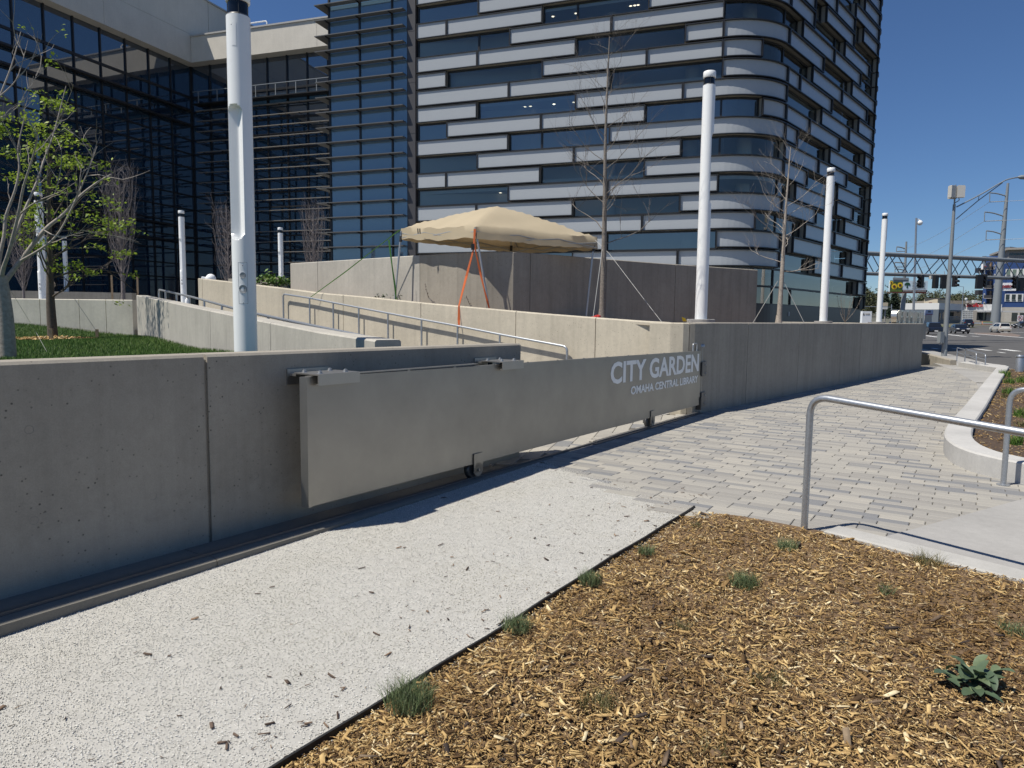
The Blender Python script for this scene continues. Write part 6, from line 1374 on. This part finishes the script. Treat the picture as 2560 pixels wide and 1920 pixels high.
# ---- buildings across the street
def wall_box(mb, A, B, z0, z1, depth): # upright slab from A to B, thickness away from us
    A, B = np.array(A[:2]), np.array(B[:2]); d = unit(B-A); n = np.array([-d[1], d[0]]); n = n if n[1] > 0 else -n
    mb.prism([tuple(A), tuple(B), tuple(B+n*depth), tuple(A+n*depth)], z0, z1)
def patch(A, B, px0, py0, px1, py1, name, mat, parent, proud=.05):
    a, b = onwall(px0, py1, A, B), onwall(px1, py0, A, B); d = unit(np.array(B[:2])-np.array(A[:2])); n = np.array([d[1], -d[0]]); n = n if n[1] < 0 else -n
    L = (b-a)[:2]@d; mb = MB(); mb.obox((a[0], a[1], a[2]), (*d, 0), (*n, 0), (0, 0, 1), (0, -.02, 0), (L, proud, b[2]-a[2])); return mb.build(name, mat, parent)
sfA, sfB, sfC = Yp(2345, 804, 178)[:2], Yp(2407, 802, 188)[:2], Yp(2502, 800, 184)[:2]
ins = thing('insurance_office', 'low white and grey insurance office with red letters on its fascia', 'building', (*sfB, 1.5))
OFW = plain('office_white', (.66, .66, .64), .6, var=.04, sc=.3); OFG = plain('office_blue_grey', (.13, .155, .18), .7); OFT = plain('office_taupe', (.30, .28, .26), .8); WGL = glass('far_glass', (.015, .018, .02), .05, 1.7)
zA, zB = onwall(2345, 761, sfA, sfB)[2], onwall(2407, 757, sfA, sfB)[2]; zB = (zA+zB)/2; zl = onwall(2380, 775, sfA, sfB)[2]; zg = 1.2
mb = MB(); wall_box(mb, sfA, sfB, zg, zl, 9); mb.build('side_wall', OFG, ins); mb = MB(); wall_box(mb, sfA, sfB, zl+.01, zB, 9.2); mb.build('fascia', OFW, ins)
mb = MB(); wall_box(mb, sfB, sfC, zg, zl, 8.9); mb.build('front_wall', OFT, ins); mb = MB(); wall_box(mb, sfB, sfC, zl+.01, zB, 9.1); fa = mb.build('fascia', OFW, ins)
cn = unit(sfC-sfB); mb = MB(); mb.obox((sfB[0], sfB[1], zl-.45), (*cn, 0), (cn[1], -cn[0], 0), (0, 0, 1), (3, -.1, 0), (17, 1.6, .42)); mb.build('canopy', plain('canopy_grey', (.42, .42, .42), .6), ins)
for x0, x1, y0, y1 in ((2347, 2352, 782, 800), (2355, 2372, 780, 798), (2374, 2402, 779, 799)): patch(sfA, sfB, x0, y0, x1, y1, 'window', WGL, ins)
for x in np.linspace(2375, 2401, 10): patch(sfA, sfB, x, 790, x+1.0, 799.5, 'picket', OFW, ins, .12)
scr = thing('breeze_block_screen', 'white pierced block screen at the corner of the insurance office', 'screen', (*sfB, 1.2)); mb = MB()
for i in range(7):
    for j in range(5): 
        x0 = 2405+i*3.9; y0 = 776+j*4.9
        for (a, b, c, d) in ((x0, y0, x0+3.9, y0+1.5), (x0, y0+1.5, x0+1.5, y0+4.9)):
            p, q = Yp(a, d, 182), Yp(c, b, 182); mb.box(((p[0]+q[0])/2, 182, (p[2]+q[2])/2), (q[0]-p[0], .3, q[2]-p[2]))
mb.build('block_lattice', OFW, scr, kind='stuff')
patch(sfB, sfC, 2441, 778, 2467, 800, 'doorway', BLACK, ins, .04)
for x0, x1 in ((2446, 2454), (2457, 2463)): patch(sfB, sfC, x0, 781, x1, 799, 'door', WGL, ins, .07)
sL0 = onwall(2414.5, 766.5, sfB, sfC); sL1 = onwall(2455.5, 759, sfB, sfC); RED = plain('sign_red', (.42, .015, .02), .5)
text_mesh('StateFarm', 'lettering', RED, fa, (sL0[0]-cn[1]*-.02, sL0[1]-.25, sL0[2]-.1), (*cn, 0), (0, 0, 1), np.linalg.norm((sL1-sL0)[:2]), sL1[2]-sL0[2]+.2, .12, .045, shear=.12)
mb = MB(); c = onwall(2410, 763, sfB, sfC); mb.tube([c+np.array([0, -.25, -.35]), c+np.array([0, -.25, .3])], [.12, .2], 6); mb.build('emblem', BLK, fa)
for i, (x, w, h) in enumerate(((2422, 9, 4), (2436, 10, 5), (2446, 9, 3.5))):
    c = Yp(x, 757-h/2, 187); mb = MB(); mb.box((c[0], c[1], c[2]), (w/9.5, 1, h*.12)); mb.box((c[0], c[1], c[2]+h*.06+.06), (w/11, .8, .1)); mb.build('roof_unit', [OFT, OFW, OFW][i], ins)
ds = thing('satellite_dish', 'white satellite dish on the insurance office roof', 'satellite dish', tuple(Yp(2414, 757, 186))); mb = MB(); c = Yp(2415, 748, 186); mb.lathe([(.02, .15), (.25, .08), (.38, -.03), (.36, -.05)], 14, tuple(c), 'Y'); mb.build('dish', WHITE, ds, smooth=50); mb = MB(); mb.tube([c, c-np.array([0, 0, 1.])], .05, 6); mb.build('mount', GREYPOLE, ds)
# beige strip mall
st = thing('strip_mall', 'tan strip mall with a pale square entrance tower, left of the insurance office', 'building', (*Yp(2300, 800, 215)[:2], 1.5)); TAN = plain('brick_tan', (.27, .175, .105), .85, var=.1, sc=.6); CRM = plain('stucco_cream', (.58, .50, .37), .8); GRM = plain('flat_roof_tan', (.32, .28, .22), .85)
m0, m1 = Yp(2272, 800, 222)[:2], Yp(2350, 800, 206)[:2]; zt = onwall(2300, 768, m0, m1)[2]; zs = onwall(2300, 779, m0, m1)[2]
mb = MB(); wall_box(mb, m0, m1, 1.2, zs, 14); mb.build('shopfront', plain('shop_dark', (.07, .045, .035), .7), st); mb = MB(); wall_box(mb, m0, m1, zs+.01, zt, 14); mb.build('parapet', TAN, st)
patch(m0, m1, 2305, 773, 2345, 780, 'canopy_band', OFW, st, .6)
for i in range(4): patch(m0, m1, 2312+i*8, 781, 2318+i*8, 798, 'shop_window', WGL, st, .06)
e0, e1_ = Yp(2309, 770, 206)[:2], Yp(2343, 770, 203)[:2]; z0_, z1_ = Yp(2325, 768, 204)[2], Yp(2325, 748, 204)[2]; mb = MB(); wall_box(mb, e0, e1_, z0_-2, z1_, 5); tw_ = mb.build('entrance_tower', CRM, st)
mb = MB(); wall_box(mb, e0-np.array([.2, .3]), e1_+np.array([.4, -.3]), z1_+.01, z1_+.35, 5.6); mb.build('roof', plain('dark_coping', (.06, .055, .05), .6), tw_)
patch(e0, e1_, 2322, 756, 2330, 762, 'sign', plain('maroon_sign', (.10, .015, .02), .5), tw_, .15)
mb = MB(); a, b = Yp(2345, 766, 230), Yp(2440, 752, 230); mb.prism([(a[0], 230), (b[0], 230), (b[0], 245), (a[0], 245)], 1.5, b[2]); mb.build('rear_hall', GRM, st)
# blue apartment block
ap = thing('apartment_block', 'blue apartment block with balconies, white windows and a banner', 'building', (*Yp(2480, 800, 225)[:2], 1.5)); BLUEW = plain('siding_blue', (.025, .065, .20), .6, var=.05, sc=.5); SLATE = plain('siding_slate', (.10, .13, .17), .7); GRYW = plain('stucco_grey', (.23, .22, .21), .8); STONE = plain('base_stone', (.46, .43, .38), .85, var=.1, sc=1); BALC = plain('balcony_shadow', (.03, .03, .035), .7); WOODP = plain('cedar_panel', (.25, .16, .09), .7)
ZA = lambda py, Y=225: Yp(2500, py, Y)[2]
l0, l1 = Yp(2452, 800, 232)[:2], Yp(2512, 800, 226)[:2]; r0, r1 = Yp(2510, 800, 221)[:2], Yp(2680, 800, 214)[:2]
ztl = onwall(2470, 641, l0, l1)[2]; mb = MB(); wall_box(mb, l0, l1, 1., ztl, 18); lf = mb.build('west_wall', BLUEW, ap)
mb = MB(); wall_box(mb, l0+(l1-l0)*.62, l1, ztl, ztl+2.6, 16); mb.build('stair_tower', SLATE, ap); patch(l0, l1, 2452, 640, 2466, 690, 'slate_cladding', SLATE, ap, .1)
for j, y in enumerate((664, 687, 711, 736, 757)):
    patch(l0, l1, 2467, y-9, 2482, y+8, 'balcony_recess', BALC, ap, .05); patch(l0, l1, 2474, y-9, 2479, y+7, 'cedar_panel', WOODP, ap, .12)
    b_ = patch(l0, l1, 2465, y+2, 2484, y+9.5, 'balcony', BALC, ap, 1.2); patch(l0, l1, 2465, y+9.5, 2484, y+11, 'balcony_slab', OFT, ap, 1.35)
    for x in (2448.5, 2459, 2485): 
        if x > 2452: w_ = patch(l0, l1, x, y-2, x+4.2, y+9, 'window_frame', OFW, ap, .16); patch(l0, l1, x+.8, y-1, x+3.4, y+8, 'pane', WGL, w_, .2)
for y in (676, 731): c = Yp(2441, y, 233); mb = MB(); mb.box((c[0]+.9, c[1], c[2]), (1.6, 1.8, 1.5)); mb.build('balcony', BALC, ap)
ztr = onwall(2530, 625, r0, r1)[2]; zg1 = onwall(2530, 656, r0, r1)[2]; zst = onwall(2530, 768, r0, r1)[2]
mb = MB(); wall_box(mb, r0, r1, zst, zg1, 20); mb.build('south_wall', BLUEW, ap); mb = MB(); wall_box(mb, r0, r1, zg1, ztr, 20); mb.build('top_storey', GRYW, ap); mb = MB(); wall_box(mb, r0, r1, .8, zst-.01, 20.2); mb.build('stone_base', STONE, ap)
mb = MB(); wall_box(mb, r0-np.array([1.2, 1.]), r1+np.array([1, -1.2]), ztr, ztr+.6, 23); mb.build('roof', plain('roof_fascia', (.35, .32, .28), .7), ap)
for x in np.arange(2524, 2570, 9.5): w_ = patch(r0, r1, x, 633, x+8.6, 638, 'clerestory', WGL, ap, .08)
for y0, y1, x0 in ((672, 692.5, 2513), (734.5, 754, 2511), (797, 797, 0)):
    if x0:
        w_ = patch(r0, r1, x0, y0, x0+48, y1, 'window_frame', OFW, ap, .15)
        for k in range(3): patch(r0, r1, x0+2.5+k*15.2, y0+1.5, x0+13+k*15.2, y1-5, 'pane', plain('pane_green', (.16, .21, .17), .15) if y0 < 700 and k < 2 and 'pane_green' not in MATS else (MATS['pane_green'] if y0 < 700 else WGL), w_, .2); patch(r0, r1, x0+2.5+k*15.2, y1-3.8, x0+13+k*15.2, y1-1.2, 'pane', WGL, w_, .2)
for x in (2528, 2548): patch(r0, r1, x, 782, x+16, 802, 'shop_window', WGL, ap, .1)
bn = patch(r0, r1, 2500, 706.5, 2600, 727, 'banner', plain('banner_white', (.74, .74, .74), .6), ap, .3)
rd = unit(r1-r0); p0 = onwall(2502, 722, r0, r1); p1 = onwall(2527, 711, r0, r1); MAR = plain('banner_maroon', (.20, .015, .03), .6); 
text_mesh('peto', 'lettering', MAR, bn, (p0[0], p0[1]-.5, p0[2]-.1), (*rd, 0), (0, 0, 1), np.linalg.norm((p1-p0)[:2]), p1[2]-p0[2]+.1, .05, .05)
for t, x0, x1, y0, y1 in (('et', 2554, 2560, 710.5, 716), ('ot.', 2553, 2560, 718, 723.5)):
    p0, p1 = onwall(x0, y1, r0, r1), onwall(x1, y0, r0, r1); text_mesh(t, 'lettering', BLK, bn, (p0[0], p0[1]-.5, p0[2]), (*rd, 0), (0, 0, 1), np.linalg.norm((p1-p0)[:2]), p1[2]-p0[2], .05, .03)
sg_ = patch(l0, l1, 2456, 660, 2462, 674, 'blade_sign', plain('blade_white', (.75, .74, .74), .6), ap, .9); p0 = onwall(2456.6, 673, l0, l1); text_mesh('et', 'lettering', MAR, sg_, (p0[0]-.2, p0[1]-1.0, p0[2]), (*unit(l1-l0), 0), (0, 0, 1), 1.2, 1.2, .05, .03)
# no-U-turn sign
nu = thing('road_sign', 'white no-U-turn sign on a thin post at the right edge', 'road sign', tuple(Yp(2545, 838, 122))); YS = 122.; B_ = Yp(2545, 838, YS); T_ = Yp(2549, 790, YS)
mb = MB(); mb.tube([B_-np.array([0, 0, .2]), T_], .035, 6); mb.build('post', GALV, nu)
c = Yp(2550, 795.5, YS); mb = MB(); mb.box((c[0], YS-.06, c[2]), (1.0, .02, 1.0)); pl = mb.build('plate', WHITE, nu); k = 24
def ringm(r0_, r1_, a0, a1, y, mat, nm):
    mb = MB(); vs = []
    for i in range(k+1):
        t = a0+(a1-a0)*i/k; vs += [(c[0]+r0_*math.cos(t), y, c[2]+r0_*math.sin(t)), (c[0]+r1_*math.cos(t), y, c[2]+r1_*math.sin(t))]
    mb.add(vs, [(2*i, 2*i+1, 2*i+3, 2*i+2) for i in range(k)]); return mb
ringm(.36, .44, 0, 2*math.pi, YS-.085, RED, 'ring').build('prohibition_ring', plain('sign_ring_red', (.45, .02, .02), .5), pl)
mb = ringm(.12, .20, 0, math.pi, YS-.08, BLK, 'u')
for x0, x1, z0_, z1_ in ((.12, .20, -.25, 0), (-.2, -.12, -.12, 0)): mb.quad((c[0]+x0, YS-.08, c[2]+z0_), (c[0]+x1, YS-.08, c[2]+z0_), (c[0]+x1, YS-.08, c[2]+z1_), (c[0]+x0, YS-.08, c[2]+z1_))
mb.add([(c[0]-.28, YS-.08, c[2]-.1), (c[0]-.04, YS-.08, c[2]-.1), (c[0]-.16, YS-.08, c[2]-.26)], [(0, 1, 2)]); mb.build('u_turn_arrow', BLK, pl)
mb = MB(); s_ = .30; mb.quad((c[0]-s_-.03, YS-.09, c[2]+s_-.03), (c[0]+s_-.03, YS-.09, c[2]-s_-.03), (c[0]+s_+.03, YS-.09, c[2]-s_+.03), (c[0]-s_+.03, YS-.09, c[2]+s_+.03)); mb.build('slash', MATS['sign_ring_red'], pl)
mb = MB(); q = Yp(2546.5, 812, YS); mb.box((q[0], YS-.04, q[2]), (.4, .02, .5)); mb.build('lower_plate', GREYPOLE, nu)
mb = MB(); i0 = [Yp(2532, 840, 119), Yp(2600, 846, 117)]; mb.box((i0[0][0]+6, 119, .0), (14, 2.2, .16), -.1); mb.build('traffic_island', SLAB, kind='structure')
# pylons, street lamps, barricades
py_ = thing('sign_pylon', 'pale roadside pylon sign of two panels beyond the smallest white column', 'sign', tuple(Yp(2212, 790, 160)))
mb = MB(); q = Yp(2212, 795, 160); mb.tube([(q[0], 160, 0), (q[0], 160, Yp(2212, 770, 160)[2])], .15, 8); mb.build('post', OFT, py_)
for y0, y1, x0, x1 in ((756.5, 765, 2204.5, 2219), (766, 773, 2206, 2218)):
    a, b = Yp(x0, y1, 159.5), Yp(x1, y0, 159.5); mb = MB(); mb.box(((a[0]+b[0])/2, 159.5, (a[2]+b[2])/2), (b[0]-a[0], .4, b[2]-a[2])); mb.build('panel', OFW if y0 > 760 else CRM, py_)
py2 = thing('sign_cabinet', 'pale blue and pink sign cabinet in front of the strip mall', 'sign', tuple(Yp(2322, 800, 150))); a, b = Yp(2312, 788, 150), Yp(2332, 775, 150)
mb = MB(); mb.box(((a[0]+b[0])/2, 150, (a[2]+b[2])/2), (b[0]-a[0], .4, b[2]-a[2])); cb = mb.build('panel', plain('sign_pale_blue', (.42, .47, .60), .6), py2); mb = MB(); mb.box(((a[0]+b[0])/2, 149.78, a[2]+.2), ((b[0]-a[0])*.85, .04, .16)); mb.build('red_line', MAR, cb)
mb = MB(); mb.box(((a[0]+b[0])/2, 149.78, a[2]+.75), ((b[0]-a[0])*.35, .04, .4)); mb.build('dark_picture', SLATE, cb)
mb = MB(); mb.box(((a[0]+b[0])/2, 150.1, (a[2]+terr(150))/2), ((b[0]-a[0])*.8, .5, a[2]-terr(150))); mb.build('base', STONE, py2)
def slimlamp(lab, xb, yb, xt, yt, Y, armx=0):
    B_, T_ = Yp(xb, yb, Y), Yp(xt, yt, Y); B_[2] = terr(Y)-.2; root = thing('street_lamp', lab, 'street lamp', tuple(B_), 'distant slim street lamps'); mb = MB(); mb.tube([B_, T_], [.11, .06], 8); mb.build('pole', GALV, root)
    mb = MB(); e = T_+np.array([armx, 0, .3]); mb.tube(smoothpath([T_, T_*.5+e*.5+np.array([0, 0, .1]), e], 3), .04, 5); mb.box(tuple(e), (.5, .2, .1)); mb.build('lamp_arm', GALV, root)
slimlamp('slim distant street lamp in front of the insurance office corner', 2403, 802, 2409, 717, 150, -5.5); slimlamp('slim distant street lamp under the billboard right end', 2289, 800, 2291, 731, 200, -2.5); slimlamp('slim distant street lamp in front of the far trees', 2268, 800, 2269, 748, 260, 1.5)
mb = MB(); q0, q1 = Yp(2162, 766, 150), Yp(2228, 768, 150); mb.tube([q0, q1], .06, 5); mb.tube([Yp(2228, 810, 150), Yp(2229, 761, 150)], .1, 8); tag(mb.build('mast_arm', GALV), 'distant horizontal signal mast arm just right of the tower edge', 'mast arm')
for i, (x0, x1, m_, lab) in enumerate(((2425, 2453, plain('barrier_tan', (.52, .42, .26), .8, var=.3, sc=1.5), 'tan low barrier wall in front of the insurance office'), (2455, 2480, plain('barrier_stripe', (.55, .30, .2), .8), 'striped low barricade beside the tall power pole'))):
    a, b = Yp(x0, 812, 160), Yp(x1, 803.5, 160); mb = MB(); mb.box(((a[0]+b[0])/2, 160, (a[2]+b[2])/2), (b[0]-a[0], .4, b[2]-a[2])); root = thing('barricade', lab, 'barricade', ((a[0]+b[0])/2, 160, a[2])); mb.build('board', m_, root)
    for z, mm in ((.5, WHITE), (.75, GREENW if i else OFT)): mb = MB(); mb.box(((a[0]+b[0])/2, 159.78, a[2]+(b[2]-a[2])*z), ((b[0]-a[0])*.96, .05, (b[2]-a[2])*.2)); mb.build('rail', mm, root)
mb = MB(); a, b = Yp(2300, 812, 150), Yp(2420, 812, 152); mb.quad((a[0], 148, terr(148)+.01), (b[0], 148, terr(148)+.01), (b[0], 170, terr(170)+.01), (a[0], 170, terr(170)+.01)); mb.build('verge', plain('verge_grass', (.11, .12, .045), .9, var=.3, sc=.5), kind='structure')
# far trees: two conifers one can tell apart and a wood that reads as one mass
def conifer(lab, px, pyb, pyt, Y, w, seed):
    B_ = Yp(px, pyb, Y); H = Yp(px, pyt, Y)[2]-B_[2]; root = thing('spruce_tree', lab, 'tree', tuple(B_), 'far dark spruces'); mb = MB(); mb.tube([B_, B_+np.array([0, 0, H])], [.35, .05], 7); mb.build('trunk', BARK, root); R = random.Random(seed); tips = []
    for k in range(260): t = R.random()**.8; a = R.uniform(0, 6.28); r = w*(1-t)*R.uniform(.5, 1.05); tips.append((B_+np.array([math.cos(a)*r, math.sin(a)*r, H*(.06+.92*t)-r*.2]), None))
    leaf_cloud('crown', tips, islands('spruce_needles', [(0, (.012, .025, .014)), (1, (.035, .055, .03))], .7) if 'spruce_needles' not in MATS else MATS['spruce_needles'], root, 10, .28, .42, seed, .6)
conifer('taller dark spruce under the billboard, left of its post', 2232, 803, 734, 270, 4.6, 1); conifer('shorter dark spruce half behind the smallest white column', 2212, 803, 734, 300, 4.2, 2)
g = np.random.default_rng(9); N = 300; tips = []
for k in range(N):
    Y = g.uniform(330, 520); x = g.uniform(.40, .80)*Y; h = g.uniform(8, 15)*(1+.25*math.sin(x*.05)); w = g.uniform(3, 5.5)
    for j in range(16): a = g.uniform(0, 6.28); r = w*math.sqrt(g.random()); z = h*(.25+.75*g.random()); r *= math.sqrt(max(.05, 1-((z/h-.6)/.55)**2)); tips.append((np.array([x+r*math.cos(a), Y+r*math.sin(a), terr(Y)+z]), None))
FAR = islands('far_foliage', [(0, (.03, .04, .016)), (.35, (.06, .075, .03)), (.7, (.085, .085, .045)), (1, (.12, .115, .065))], .8)
o = leaf_cloud('far_wood', tips, FAR, None, 14, .75, .55, 12, .8); o['kind'] = 'stuff'
